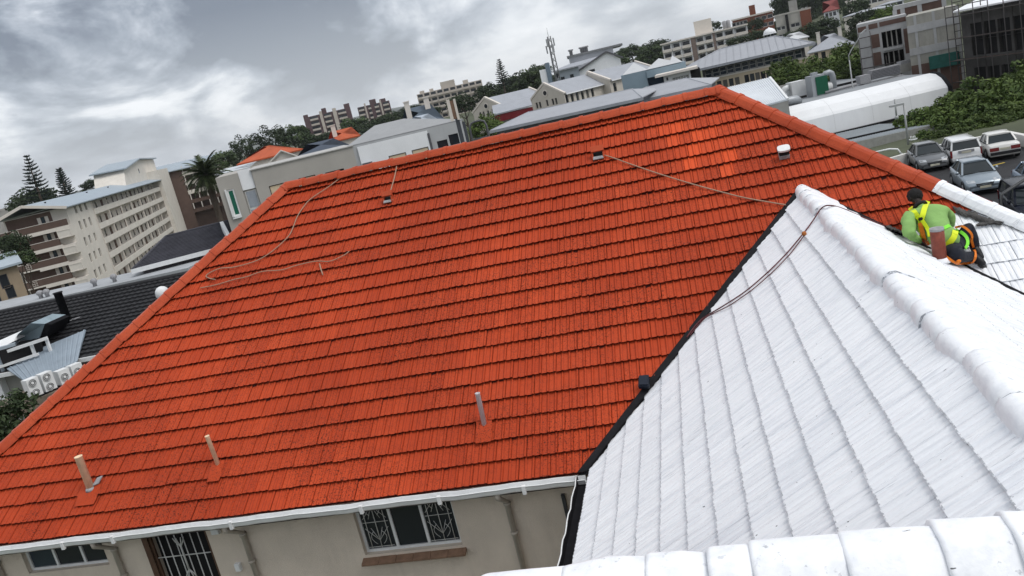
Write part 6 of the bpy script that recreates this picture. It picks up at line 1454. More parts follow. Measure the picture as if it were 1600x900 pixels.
def plain_post():
    q = at(1398, 155, 74); b = at(1401, 184, 74); root = tag_post = MB(); root.tube([b, q], .07, 8); root.lathe(b - Vector((0, 0, .1)), [(.16, 0), (.14, .2), (.08, .25)], 8)
    tag(root.build('vent_stack', LAMP), 'plain white vent stack rising from the lean-to beside the lamp post', 'pipe')
plain_post()
def wall_run():
    WPM = mat('white_garden_wall', (.66, .65, .62), .8, .06, .8, dirt=.3, dcol=(.48, .47, .43))
    zt = .75
    P = [atz(1385, 249, zt), atz(1455, 229, zt), atz(1571, 206, zt), atz(1640, 220, zt)]
    root = thing('car_park_wall', 'white plastered boundary wall behind the parked cars', 'wall', (P[1].x, P[1].y, 0))
    for i in range(3):
        a, b = P[i], P[i + 1]; n = 1; mb = MB(); d = Vector((b.x - a.x, b.y - a.y, 0)); nn = Vector((-d.y, d.x, 0)).normalized() * .22
        if i == 2: a = a + d.normalized() * .0
        mb.prism([Vector((a.x, a.y, -.3)), Vector((b.x, b.y, -.3)), Vector((b.x, b.y, zt - .08)), Vector((a.x, a.y, zt - .08))], nn); mb.build('wall_panel', WPM, root)
        mb = MB(); mb.prism([Vector((a.x, a.y, zt - .08)), Vector((b.x, b.y, zt - .08)), Vector((b.x, b.y, zt)), Vector((a.x, a.y, zt))], nn * 1.25); mb.build('coping', WPM, root)
    R1 = thing('hoop_rail', 'white tubular hoop rail seen just over the red hip', 'railing', atz(1405, 262, 0)); b = atz(1408, 268, 0)
    f = Fr(at(1375, 245, 64), at(1410, 237, 64)); mb = MB(); u1, z1 = f.uw(1402, 231); mb.tube([f.P(u1 - 3.0, 0, z1 - .15), f.P(u1 - .5, 0, z1), f.P(u1, 0, z1 - .1), f.P(u1 + .22, 0, z1 - .5), f.P(u1 + .25, 0, -.1)], .07, 8); mb.build('hoop', WHITE, R1)
    mb = MB(); mb.tube([f.P(u1 - 2.8, 0, z1 - .15), f.P(u1 - 2.8, 0, -.1)], .06, 8); mb.build('rail_post', WHITE, R1)
    g = thing('gate', 'white metal gate at the end of the lean-to beside the lamp post', 'gate', atz(1428, 243, 0)); f = Fr(at(1422, 228, 70), at(1433, 225, 70)); z0 = f.uw(1423, 219)[1]
    mb = MB()
    for u in (0, f.L): mb.tube([f.P(u, 0, -.1), f.P(u, 0, z0)], .07, 6)
    mb.tube([f.P(0, 0, z0), f.P(f.L, 0, z0)], .07, 6); mb.build('gate_frame', WHITE, g)
    for k in range(1, 5): mb = MB(); u = f.L * k / 5; mb.tube([f.P(u, 0, .1), f.P(u, 0, z0)], .03, 5); mb.build('gate_bar', WHITE, g)
wall_run()
# ------------------------------------------------------------------ trees
def leaf_mat(name, c0, c1, tr=.25):
    M = bpy.data.materials.new(name); M.use_nodes = True; nt = M.node_tree; N = nt.nodes; L = nt.links; p = N['Principled BSDF']
    p.inputs['Roughness'].default_value = .65; p.inputs['Specular IOR Level'].default_value = .2
    a = N.new('ShaderNodeAttribute'); a.attribute_name = 'tile'; s = N.new('ShaderNodeSeparateColor'); L.new(a.outputs['Color'], s.inputs[0])
    oi = N.new('ShaderNodeObjectInfo')
    x = N.new('ShaderNodeMix'); x.data_type = 'RGBA'; L.new(s.outputs[0], x.inputs[0]); x.inputs[6].default_value = (*c0, 1); x.inputs[7].default_value = (*c1, 1)
    h = N.new('ShaderNodeHueSaturation'); L.new(x.outputs[2], h.inputs['Color'])
    mr = N.new('ShaderNodeMapRange'); mr.inputs[3].default_value = .75; mr.inputs[4].default_value = 1.3; L.new(oi.outputs['Random'], mr.inputs[0]); L.new(mr.outputs[0], h.inputs['Value'])
    L.new(h.outputs[0], p.inputs['Base Color'])
    return M
LEAFD = leaf_mat('dark_leaves', (.014, .026, .012), (.045, .065, .028)); LEAFG = leaf_mat('green_leaves', (.024, .050, .012), (.088, .125, .028)); LEAFM = leaf_mat('mid_leaves', (.018, .036, .014), (.06, .085, .03))
LEAFP = leaf_mat('pine_needles', (.016, .026, .022), (.040, .055, .042)); LEAFPALM = leaf_mat('palm_leaves', (.020, .034, .014), (.065, .080, .035))
BARK = mat('bark', (.075, .058, .045), .9, .3, 3, .5, 20)
def crown_mesh(name, seed, clumps, leaves, cs, ls, shape=(1, 1, .8), m_=None, open_=0.0, spike=0.0):
    r = random.Random(seed); mb = MB()
    for c in range(clumps):
        while True:
            d = Vector((r.gauss(0, 1), r.gauss(0, 1), r.gauss(0, 1))).normalized()
            if d.z > -.55: break
        rad = r.uniform(.45, 1.0) ** .6 * (1 - .18 * math.sin(3 * math.atan2(d.y, d.x) + seed) - .12 * math.sin(7 * d.z + seed))
        if r.random() < open_: rad *= 1.15
        ctr = Vector((d.x * shape[0], d.y * shape[1], d.z * shape[2])) * rad; tint = r.random(); cr = cs * r.uniform(.6, 1.25)
        for l in range(leaves):
            e = Vector((r.gauss(0, 1), r.gauss(0, 1), r.gauss(0, 1))).normalized(); p = ctr + Vector((e.x, e.y, e.z * .75)) * cr * r.uniform(.55, 1.0) ** .5
            n = (e + Vector((r.gauss(0, .6), r.gauss(0, .6), r.gauss(.35, .6)))).normalized(); a = n.orthogonal().normalized(); a = (Matrix.Rotation(r.uniform(0, 6.28), 3, n) @ a); b = n.cross(a)
            s1 = ls * r.uniform(.6, 1.3); s2 = s1 * r.uniform(.45, .8)
            t = min(max(tint * .5 + r.random() * .35 + .15 * e.z + .1, 0), 1)
            mb.face([p - a * s1 - b * s2 * .3, p - b * s2, p + a * s1 * .9, p + b * s2], 0, False, (t, 0, 0))
    o = mb.build(name, m_, None, fix=False); me = o.data; bpy.data.objects.remove(o); return me
def trunk_mesh(seed, h=1.0, r0=.07):
    r = random.Random(seed); mb = MB(); p = Vector((0, 0, -1.0 - h)); pts = [p.copy()]
    for k in range(4): p = p + Vector((r.gauss(0, .04), r.gauss(0, .04), (h + .7) / 4)); pts.append(p.copy())
    mb.tube(pts, [r0 * 1.3, r0, r0 * .85, r0 * .7, r0 * .5], 8)
    for k in range(6):
        a = r.uniform(0, 6.28); q = pts[2 + k % 3]; e = q + Vector((math.cos(a) * .5, math.sin(a) * .5, r.uniform(.3, .7))); mb.tube([q, q.lerp(e, .5) + Vector((0, 0, -.05)), e], [r0 * .45, r0 * .3, r0 * .12], 5)
    o = mb.build('trunk', BARK, None, fix=False); me = o.data; bpy.data.objects.remove(o); return me
CR = {'round': (crown_mesh('crown', 1, 75, 46, .26, .075, (1, 1, .78), LEAFM), trunk_mesh(1)), 'dark': (crown_mesh('crown', 2, 70, 46, .27, .075, (1, 1, .85), LEAFD), trunk_mesh(2)),
      'open': (crown_mesh('crown', 3, 34, 60, .24, .06, (1, 1, .7), LEAFD, .5), trunk_mesh(3)), 'green': (crown_mesh('crown', 4, 110, 50, .22, .062, (1, 1, .8), LEAFG), trunk_mesh(4))}
def tree(label, px, py, D, r, kind='dark', sz=1.0, group=None, name=None):
    c = at(px, py, D); g = ground_z(c.x, c.y); nm = name or {'round': 'leafy_tree', 'dark': 'dark_tree', 'open': 'eucalyptus_tree', 'green': 'bushy_tree'}[kind]
    root = thing(nm, label, 'tree', (c.x, c.y, min(g, c.z - r)), rng.uniform(0, 6.28), group)
    s = (r, r, r * sz)
    for n_, me in (('crown', CR[kind][0]), ('trunk', CR[kind][1])):
        o = bpy.data.objects.new(n_, me); COL.objects.link(o); o.parent = root; o.location = (0, 0, c.z - root.location.z); o.scale = s if n_ == 'crown' else (r, r, r * 1.0)
        if n_ == 'trunk':
            hgt = c.z - root.location.z; o.scale = (r, r, max(hgt, r * 1.2) / 2.0); o.location = (0, 0, hgt)
    return root
TR = [
 ('dark bushy tree in the lower left corner beside the red hip', -14, 664, 27, 1.0, 'dark', 1.0),
 ('dark tree crown peeping over the left edge below the condensers', 18, 690, 29, .7, 'round', 1.0),
 ('round dark tree at the foot of the taller tiered pine on the far left', 52, 322, 215, 5.2, 'dark', .9),
 ('slim dark tree between the tan house and the corner balconies', 24, 385, 105, 1.5, 'dark', 1.3),
 ('yellow green shrub between the tan house and the corner balconies', 26, 408, 100, 1.7, 'round', .8),
 ('low dark tree behind the apartment roof left of its chimney', 143, 290, 300, 3.5, 'dark', .7),
 ('broad mid green tree on the skyline just above the palm', 346, 254, 260, 5.0, 'round', .8),
 ('smaller green tree left of the broad green one above the palm', 322, 258, 280, 3.2, 'round', .7),
 ('dark gum tree with a ragged top, left of the taller gum', 381, 231, 250, 4.2, 'open', 1.0),
 ('dense dark tree filling the gap beneath the two gum trees', 396, 247, 255, 3.6, 'dark', .9),
 ('tall dark gum tree with an open flat crown on the skyline', 424, 218, 255, 6.0, 'open', .8),
 ('dark tree right under the tall open crowned gum', 436, 238, 250, 3.6, 'dark', .9),
 ('grey green tree standing left of the plum brick towers', 462, 214, 330, 5.5, 'round', 1.1),
 ('dark tree in front of the first plum tower base', 486, 222, 330, 4.5, 'dark', .8),
 ('dark round tree below the middle of the first plum tower', 516, 216, 330, 4.5, 'dark', .75),
 ('dark tree in the gap between the two plum towers', 551, 201, 360, 7.0, 'round', .8),
 ('large dark tree under the second plum tower', 582, 201, 330, 5.5, 'dark', .8),
 ('dark tree right of the second plum tower', 612, 190, 330, 5.5, 'dark', .8),
 ('low dark tree left of the beige slab block', 640, 176, 380, 6.0, 'dark', .6),
 ('dark tree below the left half of the beige slab block', 676, 175, 330, 3.6, 'dark', .6),
 ('round dark tree just right of the twin flue in front of the slab block', 722, 164, 260, 4.6, 'dark', .9),
 ('bright green small tree between the steel frame and the long grey roof', 761, 204, 118, 2.6, 'green', .9),
 ('dark tree left of the skyline pine', 766, 146, 320, 5.2, 'dark', .9),
 ('mid green tree in front of the skyline pine', 790, 148, 300, 5.6, 'round', .8),
 ('dense dark tree right of the skyline pine', 808, 137, 310, 6.5, 'dark', .9),
 ('olive tree to the left of the white hall', 826, 130, 300, 6.0, 'round', 1.0),
 ('dark tree touching the corner tower of the white hall', 838, 118, 320, 5.2, 'dark', .9),
 ('dark tree on the ridge line right of the white hall', 988, 84, 400, 7.0, 'dark', .7),
 ('mid green tree above the pale tented roofs', 1012, 88, 360, 6.5, 'round', .8),
 ('dark tree beside the left end of the white four storey flats', 1024, 76, 420, 7.0, 'dark', .7),
 ('low dark tree right of the white hall gable', 966, 96, 330, 5.0, 'round', .7),
 ('dark bushy tree in front of the right end of the white flats', 1178, 58, 300, 3.6, 'dark', .7),
 ('round dark tree in front of the red brown flats', 1179, 40, 360, 3.6, 'dark', .9),
 ('dark tree above the big grey hip left of the dome', 1150, 66, 300, 3.2, 'dark', .6),
 ('dark conifer like tree on the roof line of the white flats', 1112, 43, 345, 3.6, 'dark', .7),
 ('dark tree between the dome and the pale concrete flats', 1236, 58, 300, 3.0, 'dark', .8),
 ('large dark tree behind the cream villa', 1290, 44, 290, 5.0, 'dark', .8),
 ('tall dark tree beside the red roofed hillside house', 1336, 18, 300, 4.2, 'dark', 1.1),
 ('dark tree behind the cream villa chimneys', 1272, 50, 300, 4.2, 'round', .9),
 ('mid green tree right of the cream villa', 1345, 58, 250, 4.0, 'round', .9),
 ('dark tree in front of the long cream wall', 1352, 34, 240, 4.5, 'dark', .8),
 ('dark tree at the top edge left of the red roofed house', 1262, 4, 420, 6.0, 'dark', .8),
 ('green tree just left of the building site parapet', 1390, 26, 200, 3.0, 'green', .8),
 ('large bright green tree left of the chiller, nearest the white ribbed roof', 1238, 124, 125, 2.9, 'green', .8),
 ('bright green tree behind the green chiller', 1276, 116, 130, 3.3, 'green', .8),
 ('tall bright green tree left of the scaffold tower', 1324, 104, 132, 3.2, 'green', 1.1),
 ('low bright green tree at the foot of the site', 1318, 118, 125, 3.6, 'green', .8),
 ('green crown behind the elbow duct', 1296, 128, 118, 3.0, 'green', .8),
 ('bright green tree tucked under the cream block end wall', 1228, 110, 135, 2.4, 'green', .8),
]
for t in TR: tree(*t)
NEARL = crown_mesh('crown', 9, 300, 55, .16, .042, (1, 1, .75), LEAFG); CR['near'] = (NEARL, trunk_mesh(9))
for t in [('big leafy tree overhanging the car park wall behind the white sedan', 1552, 178, 80, 4.3, 'near', .9), ('leafy tree behind the white estate car and the lamp post', 1478, 196, 80, 3.3, 'near', .9), ('leafy tree at the right edge in front of the netted wing', 1608, 160, 84, 4.2, 'near', 1.0), ('leafy shrub right behind the white estate car and the low wall', 1490, 219, 71.5, 2.1, 'near', .8), ('leafy shrub over the wall between estate car and boxy sedan', 1530, 208, 72.5, 2.4, 'near', .8), ('leafy shrub filling the wall corner behind the boxy sedan', 1585, 199, 73, 2.6, 'near', .8), ('leafy shrub behind the grey sedan at the end of the lean-to', 1452, 227, 73, 1.8, 'near', .9), ('lower leafy tree spilling over the wall corner at the right edge', 1604, 195, 76, 2.6, 'near', .8)]: tree(*t, name='leafy_tree')
# --- tiered pines
def pine(label, px, pt, pb, D, px2=None, sparse=0.0, seed=1):
    t = at(px, pt, D); b = at(px2 or px, pb, D); g = ground_z(b.x, b.y); r = random.Random(seed); hh = t.z - b.z
    root = thing('norfolk_pine', label, 'tree', (b.x, b.y, min(g, b.z))); base = Vector((b.x, b.y, 0)); lean = Vector((t.x - b.x, t.y - b.y, 0)) * .3
    mb = MB(); mb.tube([Vector((b.x, b.y, min(g, b.z))), Vector((b.x, b.y, b.z)), Vector((b.x, b.y, t.z)) + lean], [.35, .3, .04], 8); mb.build('trunk', BARK, root)
    mb = MB(); n = 15
    for k in range(n):
        f = k / (n - 1); z = b.z + hh * (.02 + .96 * f); ln = hh * .30 * (1 - f) ** .8 + .25; ctr = Vector((b.x, b.y, z)) + lean * f; ph = r.uniform(0, 6.28)
        for i in range(7):
            if r.random() < sparse: continue
            a = ph + i * .9 + r.gauss(0, .12); l2 = ln * r.uniform(.75, 1.1); d = Vector((math.cos(a), math.sin(a), .10 + .25 * f))
            tip = ctr + d * l2 + Vector((0, 0, -.05 * l2)); q = ctr.lerp(tip, .5) + Vector((0, 0, -.08 * l2)); mb.tube([ctr, q, tip], [.07, .05, .02], 4, 0)
            m_ = max(4, int(l2 * 6))
            for j in range(m_):
                s = .2 + .8 * (j + r.random()) / m_; p = ctr.lerp(q, s * 2) if s < .5 else q.lerp(tip, s * 2 - 1); sd = d.cross(Vector((0, 0, 1))).normalized() * r.choice((-1, 1)); e = p + sd * r.uniform(.2, .55) + d * .3 + Vector((0, 0, r.uniform(.0, .35))); w = Vector((0, 0, .13)) + d * .10
                mb.face([p - w, p + w, e + w * .6, e - w * .6], 0, False, (r.random(), 0, 0))
    mb.build('crown', LEAFP, root, fix=False)
pine('taller tiered pine behind the apartment roof on the far left', 47, 243, 318, 205, 66, .12, 3)
pine('shorter tiered pine right of the taller one on the far left', 95, 264, 308, 215, 106, .08, 5)
pine('tiered pine alone on the skyline left of the radio mast', 782, 93, 138, 290, 788, .05, 8)
# --- palm
def palm():
    c = at(322, 272, 92); b = at(352, 355, 92); root = thing('palm_tree', 'tall date palm standing between the brown wing and the boxy block', 'palm tree', (c.x, c.y, ground_z(c.x, c.y)))
    mb = MB(); z0 = ground_z(c.x, c.y); pts = [Vector((c.x, c.y, z0 + (c.z - z0) * k / 8)) for k in range(9)]; mb.tube(pts, [.42, .38, .34, .32, .31, .30, .30, .34, .40], 10); mb.build('trunk', BARK, root)
    r = random.Random(5); L_ = 2.7
    def frond(seed):
        rr = random.Random(seed); m = MB(); P = []
        for k in range(10): t = k / 9; P.append(Vector((L_ * t * (1 - .12 * t), 0, .85 * t - 1.35 * t * t)))
        m.tube(P, [.03 * (1 - .8 * k / 9) for k in range(10)], 4, 0)
        for k in range(30):
            t = .1 + .9 * k / 30; i = min(int(t * 9), 8); p = P[i].lerp(P[i + 1], t * 9 - i); w = .62 * (1 - abs(t - .45) * 1.1)
            for s in (-1, 1):
                e = p + Vector((.28, s * w, -.16 - .1 * rr.random())); q = Vector((.04, 0, 0)); m.face([p - q, p + q, e], 0, False, (rr.random(), 0, 0))
        o = m.build('frond', LEAFPALM, None, fix=False); me = o.data; bpy.data.objects.remove(o); return me
    ms = [frond(k) for k in range(4)]
    for k in range(64):
        o = bpy.data.objects.new('frond', ms[k % 4]); COL.objects.link(o); o.parent = root; o.location = (0, 0, c.z - z0 + r.uniform(-.15, .15))
        el = 1.25 - 2.0 * ((k + .5) / 64) ** .8; o.rotation_euler = (r.gauss(0, .15), -el + .1, k * 2.39996); s = r.uniform(.85, 1.1); o.scale = (s, s, s)
palm()
# --- woods too far off to count
def wood(name, label, pts, kind, seed):
    r = random.Random(seed); src = CR[kind][0]; co = [v.co.copy() for v in src.vertices]; pol = [tuple(p.vertices) for p in src.polygons]; col = [0.0] * (len(pol) * 4); src.attributes['tile'].data.foreach_get('color', col)
    mb = MB(); step = 3
    for px, py, D, rad in pts:
        c = at(px, py, D); q = Matrix.Rotation(r.uniform(0, 6.28), 3, 'Z'); k0 = len(mb.v); k = 1 - .15 * r.random()
        mb.v += [tuple(c + Vector(q @ v) * rad * (1 if True else 0)) for v in co]
        mb.f += [tuple(k0 + i for i in p) for p in pol]; mb.m += [0] * len(pol); mb.sm += [False] * len(pol); mb.at += [(min(max(col[4 * i] * k + r.gauss(0, .02), 0), 1), 0, 0) for i in range(len(pol))]
    o = mb.build(name, LEAFD if kind == 'dark' else LEAFM, None, fix=False, kind='stuff'); o['label'] = label; o['category'] = 'trees'
r = random.Random(12)
pts = []
for k in range(70):
    px = r.uniform(1225, 1420); lim = 62 - (px - 1225) * .10; py = r.uniform(-30, lim - 14) - (px - 1300) * .12; pts.append((px, py, r.uniform(420, 600), r.uniform(5, 8)))
wood('hillside_wood', 'dark wooded hillside behind the hill flats at the top right', pts, 'dark', 3)
pts = []
for k in range(46):
    px = r.uniform(480, 1050); hzn = 329 - .2352 * px; pts.append((px, hzn + r.uniform(1, 11), r.uniform(600, 700), r.uniform(4.5, 7)))
wood('skyline_wood', 'dark belt of trees along the horizon behind the roofs', pts, 'dark', 4)
# ------------------------------------------------------------------ parked cars
def car_paint(name, col, rough=.28, metal=.0):
    M = bpy.data.materials.new(name); M.use_nodes = True; p = M.node_tree.nodes['Principled BSDF']; p.inputs['Base Color'].default_value = (*col, 1); p.inputs['Roughness'].default_value = rough; p.inputs['Metallic'].default_value = metal
    p.inputs['Coat Weight'].default_value = .6; p.inputs['Coat Roughness'].default_value = .06; return M
TYRE = mat('tyre_rubber', (.018, .018, .018), .85); RIM = mat('alloy_rim', (.30, .31, .32), .35, metal=.6); LENS = glass_mat('lamp_lens', (.42, .44, .46), .1); REDL = glass_mat('tail_lens', (.16, .012, .012), .2); CARGL = glass_mat('car_glass', (.016, .022, .024), .04); TRIM = mat('black_trim', (.018, .018, .02), .5); PLATE = mat('number_plate', (.55, .53, .42), .5); CHROME = mat('chrome', (.55, .56, .57), .2, metal=.9)
def car(name, label, fpx, rpx, paint, L_=4.4, kind='sedan', front_vis=True, shift=(0, 0)):
    """stand the car on the ground between the pixels under its nose and its tail"""
    a, b = atz(fpx[0], fpx[1], .03), atz(rpx[0], rpx[1], .03); d = (a - b); d.z = 0; d.normalize(); c = (a + b) / 2 if front_vis is None else (a - d * L_ / 2 if front_vis else b + d * L_ / 2)
    root = thing(name, label, 'car', (c.x, c.y, .03)); lf = Vector((-d.y, d.x, 0))
    def P(x, y, z): return Vector((c.x, c.y, .03)) + d * (L_ / 2 - x) + lf * y + Vector((0, 0, z))      # x from the nose back
    W_ = .86
    if kind == 'sedan': st = [(0, .32, .50, .62), (.06, .24, .62, .74), (.30, .20, .72, .82), (1.15, .20, .86, W_), (1.5, .20, .90, W_), (3.3, .20, .94, W_), (3.75, .22, .95, .84), (4.25, .26, .90, .80), (4.37, .30, .80, .74), (4.4, .36, .60, .68)]; gh = [(1.25, .88, .74), (3.72, .93, .72)]; rf = [(1.98, .55), (3.15, .54)]; zt = 1.41
    elif kind == 'boxy': st = [(0, .30, .58, .74), (.05, .24, .70, .78), (.25, .22, .78, .80), (1.2, .20, .86, .82), (1.5, .20, .88, .82), (3.3, .20, .92, .82), (3.6, .22, .94, .81), (4.3, .26, .92, .80), (4.38, .30, .86, .78), (4.4, .34, .56, .76)]; gh = [(1.3, .87, .74), (3.62, .93, .74)]; rf = [(1.85, .60), (3.1, .60)]; zt = 1.38
    else: st = [(0, .32, .52, .66), (.06, .24, .64, .76), (.30, .20, .74, .82), (1.1, .20, .86, .83), (1.4, .20, .90, .83), (3.3, .20, .95, .83), (3.9, .22, .97, .83), (4.3, .26, .97, .82), (4.38, .30, .90, .80), (4.4, .34, .58, .76)]; gh = [(1.15, .88, .74), (4.34, .96, .76)]; rf = [(1.85, .60), (4.12, .66)]; zt = 1.46
    k = L_ / 4.4; rows = []
    for x, zl, zh, hw in st: rows.append([P(x * k, s * y, z) for s, y, z in ((1, hw * .92, zl), (1, hw * .99, zl + .14), (1, hw, zl + (zh - zl) * .6), (1, hw * .96, zh - .03), (1, hw * .86, zh), (1, 0, zh + .03), (-1, hw * .86, zh), (-1, hw * .96, zh - .03), (-1, hw, zl + (zh - zl) * .6), (-1, hw * .99, zl + .14), (-1, hw * .92, zl))])
    mb = MB(); n = 11; vs = [p for r_ in rows for p in r_]; mb.mesh(vs, [(i * n + j, i * n + (j + 1) % n, (i + 1) * n + (j + 1) % n, (i + 1) * n + j) for i in range(len(rows) - 1) for j in range(n)], 0, True); mb.face(rows[0]); mb.face(rows[-1]); mb.build('body', paint, root)
    # glasshouse: glass below a painted roof, pillars on the edges
    (x0, z0, h0), (x1, z1, h1) = gh; (r0, w0), (r1, w1) = rf; x0, x1, r0, r1 = x0 * k, x1 * k, r0 * k, r1 * k
    Bm = [P(x0, h0, z0), P(x0, -h0, z0), P(x1, -h1, z1), P(x1, h1, z1)]; Tp = [P(r0, w0, zt - .03), P(r0, -w0, zt - .03), P(r1, -w1, zt - .03), P(r1, w1, zt - .03)]
    for nm, (i, j) in (('windscreen', (0, 1)), ('side_window', (1, 2)), ('rear_window', (2, 3)), ('side_window', (3, 0))):
        mb = MB(); mb.face([Bm[i], Bm[j], Tp[j], Tp[i]]); mb.build(nm, CARGL, root)
    rr = []
    for f in range(7):
        x = r0 - .06 + (r1 - r0 + .12) * f / 6; w = w0 + (w1 - w0) * f / 6; cz = .035 * math.sin(math.pi * f / 6); rr.append([P(x, w + .03, zt - .05), P(x, w - .03, zt + .01 + cz * .5), P(x, w * .5, zt + .03 + cz), P(x, -w * .5, zt + .03 + cz), P(x, -w + .03, zt + .01 + cz * .5), P(x, -w - .03, zt - .05)])
    mb = MB(); vs = [p for q in rr for p in q]; mb.mesh(vs, [(i * 6 + j, i * 6 + (j + 1) % 6, (i + 1) * 6 + (j + 1) % 6, (i + 1) * 6 + j) for i in range(6) for j in range(6)], 0, True); mb.face(rr[0]); mb.face(rr[-1]); mb.build('roof', paint, root)
    for i in range(4): mb = MB(); mb.bar(Bm[i], Tp[i], .09, .07); mb.build('pillar', paint, root)
    mids = ((.52,) if kind != 'estate' else (.36, .58))
    for s in (1, -1):
        for t in mids:
            xb = x0 + (x1 - x0) * (t - .02); xr = r0 + (r1 - r0) * (t - .08); hb = h0 + (h1 - h0) * t; wr = w0 + (w1 - w0) * t; mb = MB(); mb.bar(P(xb, s * (hb + .004), .92), P(xr, s * (wr + .004), zt - .04), .09 if kind != 'estate' else .16, .05); mb.build('pillar', paint, root)
        mb = MB(); mb.bar(P(x0 - .02, s * (h0 + .01), z0 + .01), P(x1 + .02, s * (h1 + .01), z1 + .01), .05, .04); mb.build('window_trim', TRIM, root)
        mb = MB(); mb.lathe(P(x0 + .35, s * .90, .98), [(.03, -.07), (.085, -.05), (.095, 0), (.08, .05), (.03, .08)], 8, axis=lf * s); mb.build('mirror', paint, root)
        for q in (1.75, 2.75): mb = MB(); mb.bar(P((q + .25) * k, s * .875, .78), P((q + .43) * k, s * .875, .78), .03, .03); mb.build('door_handle', TRIM if kind == 'boxy' else paint, root)
        for x in (.82, 3.5):
            mb = MB(); mb.lathe(P(x * k, s * .66, .31), [(.20, 0), (.30, 0), (.315, .04), (.315, .16), (.30, .20), (.20, .205)], 18, axis=lf * s); w_ = mb.build('wheel', TYRE, root); mb = MB(); mb.lathe(P(x * k, s * .858, .31), [(.20, 0), (.19, .012), (.06, .018), (.03, .03)], 14, axis=lf * s); mb.build('rim', RIM, w_)
            mb = MB(); mb.tube([P(x * k + .36 * math.cos(q), s * .845, .31 + .36 * math.sin(q)) for q in [.1 + i * .294 for i in range(11)]], .03, 5); mb.build('wheel_arch', TRIM, root)
    # nose
    for s in (1, -1):
        mb = MB(); mb.hexa([P(.02, s * .40, .52), P(.16, s * .76, .54), P(.42, s * .79, .70), P(.20, s * .40, .66), P(.06, s * .40, .65), P(.18, s * .74, .67), P(.44, s * .76, .75), P(.26, s * .42, .74)]); mb.build('headlamp', LENS, root)
        mb = MB(); x = L_; 
        if kind == 'boxy': mb.hexa([P(x - .03, s * .30, .60), P(x - .03, s * .77, .60), P(x + .02, s * .77, .60), P(x + .02, s * .30, .60), P(x - .05, s * .30, .80), P(x - .05, s * .77, .80), P(x + .0, s * .77, .80), P(x + .0, s * .30, .80)])
        elif kind == 'estate': mb.hexa([P(x - .16, s * .76, .55), P(x - .16, s * .84, .55), P(x + .0, s * .82, .55), P(x + .0, s * .74, .55), P(x - .18, s * .76, .95), P(x - .18, s * .84, .95), P(x - .02, s * .82, .95), P(x - .02, s * .74, .95)])
        else: mb.hexa([P(x - .2, s * .50, .68), P(x - .2, s * .80, .68), P(x + .0, s * .72, .68), P(x + .01, s * .50, .68), P(x - .22, s * .50, .86), P(x - .22, s * .80, .86), P(x - .05, s * .72, .86), P(x - .04, s * .50, .86)])
        mb.build('tail_lamp', REDL, root)
    mb = MB(); mb.hexa([P(-.01, .36, .46), P(-.01, -.36, .46), P(.1, -.36, .46), P(.1, .36, .46), P(.02, .40, .60), P(.02, -.40, .60), P(.12, -.40, .60), P(.12, .40, .60)]); g_ = mb.build('grille', TRIM, root)
    mb = MB(); mb.bar(P(-.015, .34, .59), P(-.015, -.34, .59), .03, .03); mb.build('grille_bar', CHROME, g_)
    mb = MB(); mb.hexa([P(-.05, .60, .28), P(-.05, -.60, .28), P(.1, -.68, .28), P(.1, .68, .28), P(-.05, .60, .36), P(-.05, -.60, .36), P(.1, -.68, .36), P(.1, .68, .36)]); mb.build('bumper_lip', TRIM if kind == 'boxy' else paint, root)
    mb = MB(); mb.bar(P(L_ + .02, .76, .46), P(L_ + .02, -.76, .46), .12, .16); mb.build('rear_bumper', TRIM if kind == 'boxy' else paint, root)
    mb = MB(); mb.bar(P(-.06, .25, .42), P(-.06, -.25, .42), .03, .11); mb.build('number_plate', PLATE, root)
    mb = MB(); mb.bar(P(L_ + (.04 if kind != 'estate' else .02), .25, .70 if kind == 'boxy' else .80), P(L_ + (.04 if kind != 'estate' else .02), -.25, .70 if kind == 'boxy' else .80), .03, .11); mb.build('number_plate', PLATE, root)
    if kind == 'estate': mb = MB(); mb.bar(P(L_ + .0, .42, .84), P(L_ + .0, -.42, .84), .03, .16); mb.build('plate_recess', LEAD, root)
    mb = MB()
    for s in (1, -1): mb.bar(P(x0 + .03, s * .35 + .2, z0 + .05), P(x0 + .06, s * .35 - .3, z0 + .07), .015, .012)
    mb.build('wiper', TRIM, root, kind='stuff')
    return root
SILV = car_paint('silver_paint', (.27, .32, .36), .3, .45); GREYP = car_paint('grey_paint', (.13, .135, .14), .3, .4); WHP1 = car_paint('white_paint_car', (.68, .69, .69)); WHP2 = car_paint('old_white_paint', (.64, .63, .60), .4); NAVY = car_paint('navy_paint', (.006, .008, .016), .25); NAVY.node_tree.nodes['Principled BSDF'].inputs['Coat Weight'].default_value = 0; NAVY.node_tree.nodes['Principled BSDF'].inputs['Specular IOR Level'].default_value = .25
car('silver_sedan', 'silver sedan parked nose towards the house, nearest the red hip', (1541, 304), (1501, 275), SILV, 4.4, 'sedan')
car('grey_sedan', 'dark grey sedan facing the house beside the white estate car', (1462, 268), (1424, 241), GREYP, 4.4, 'sedan')
car('white_estate', 'white estate car with its tail to the house between grey and white sedans', (1478, 236), (1512, 258), WHP1, 4.3, 'estate', False)
car('white_sedan', 'old boxy white sedan with a full width red tail lamp strip by the wall', (1540, 229), (1572, 250), WHP2, 4.3, 'boxy', False)
car('navy_car', 'dark navy car cut off by the right edge of the picture', (1632, 358), (1598, 328), NAVY, 4.4, 'estate')
car('blue_car', 'pale blue car barely showing at the right edge above the navy one', (1652, 312), (1624, 296), car_paint('blue_paint', (.16, .22, .30), .3, .3), 4.2, 'sedan')
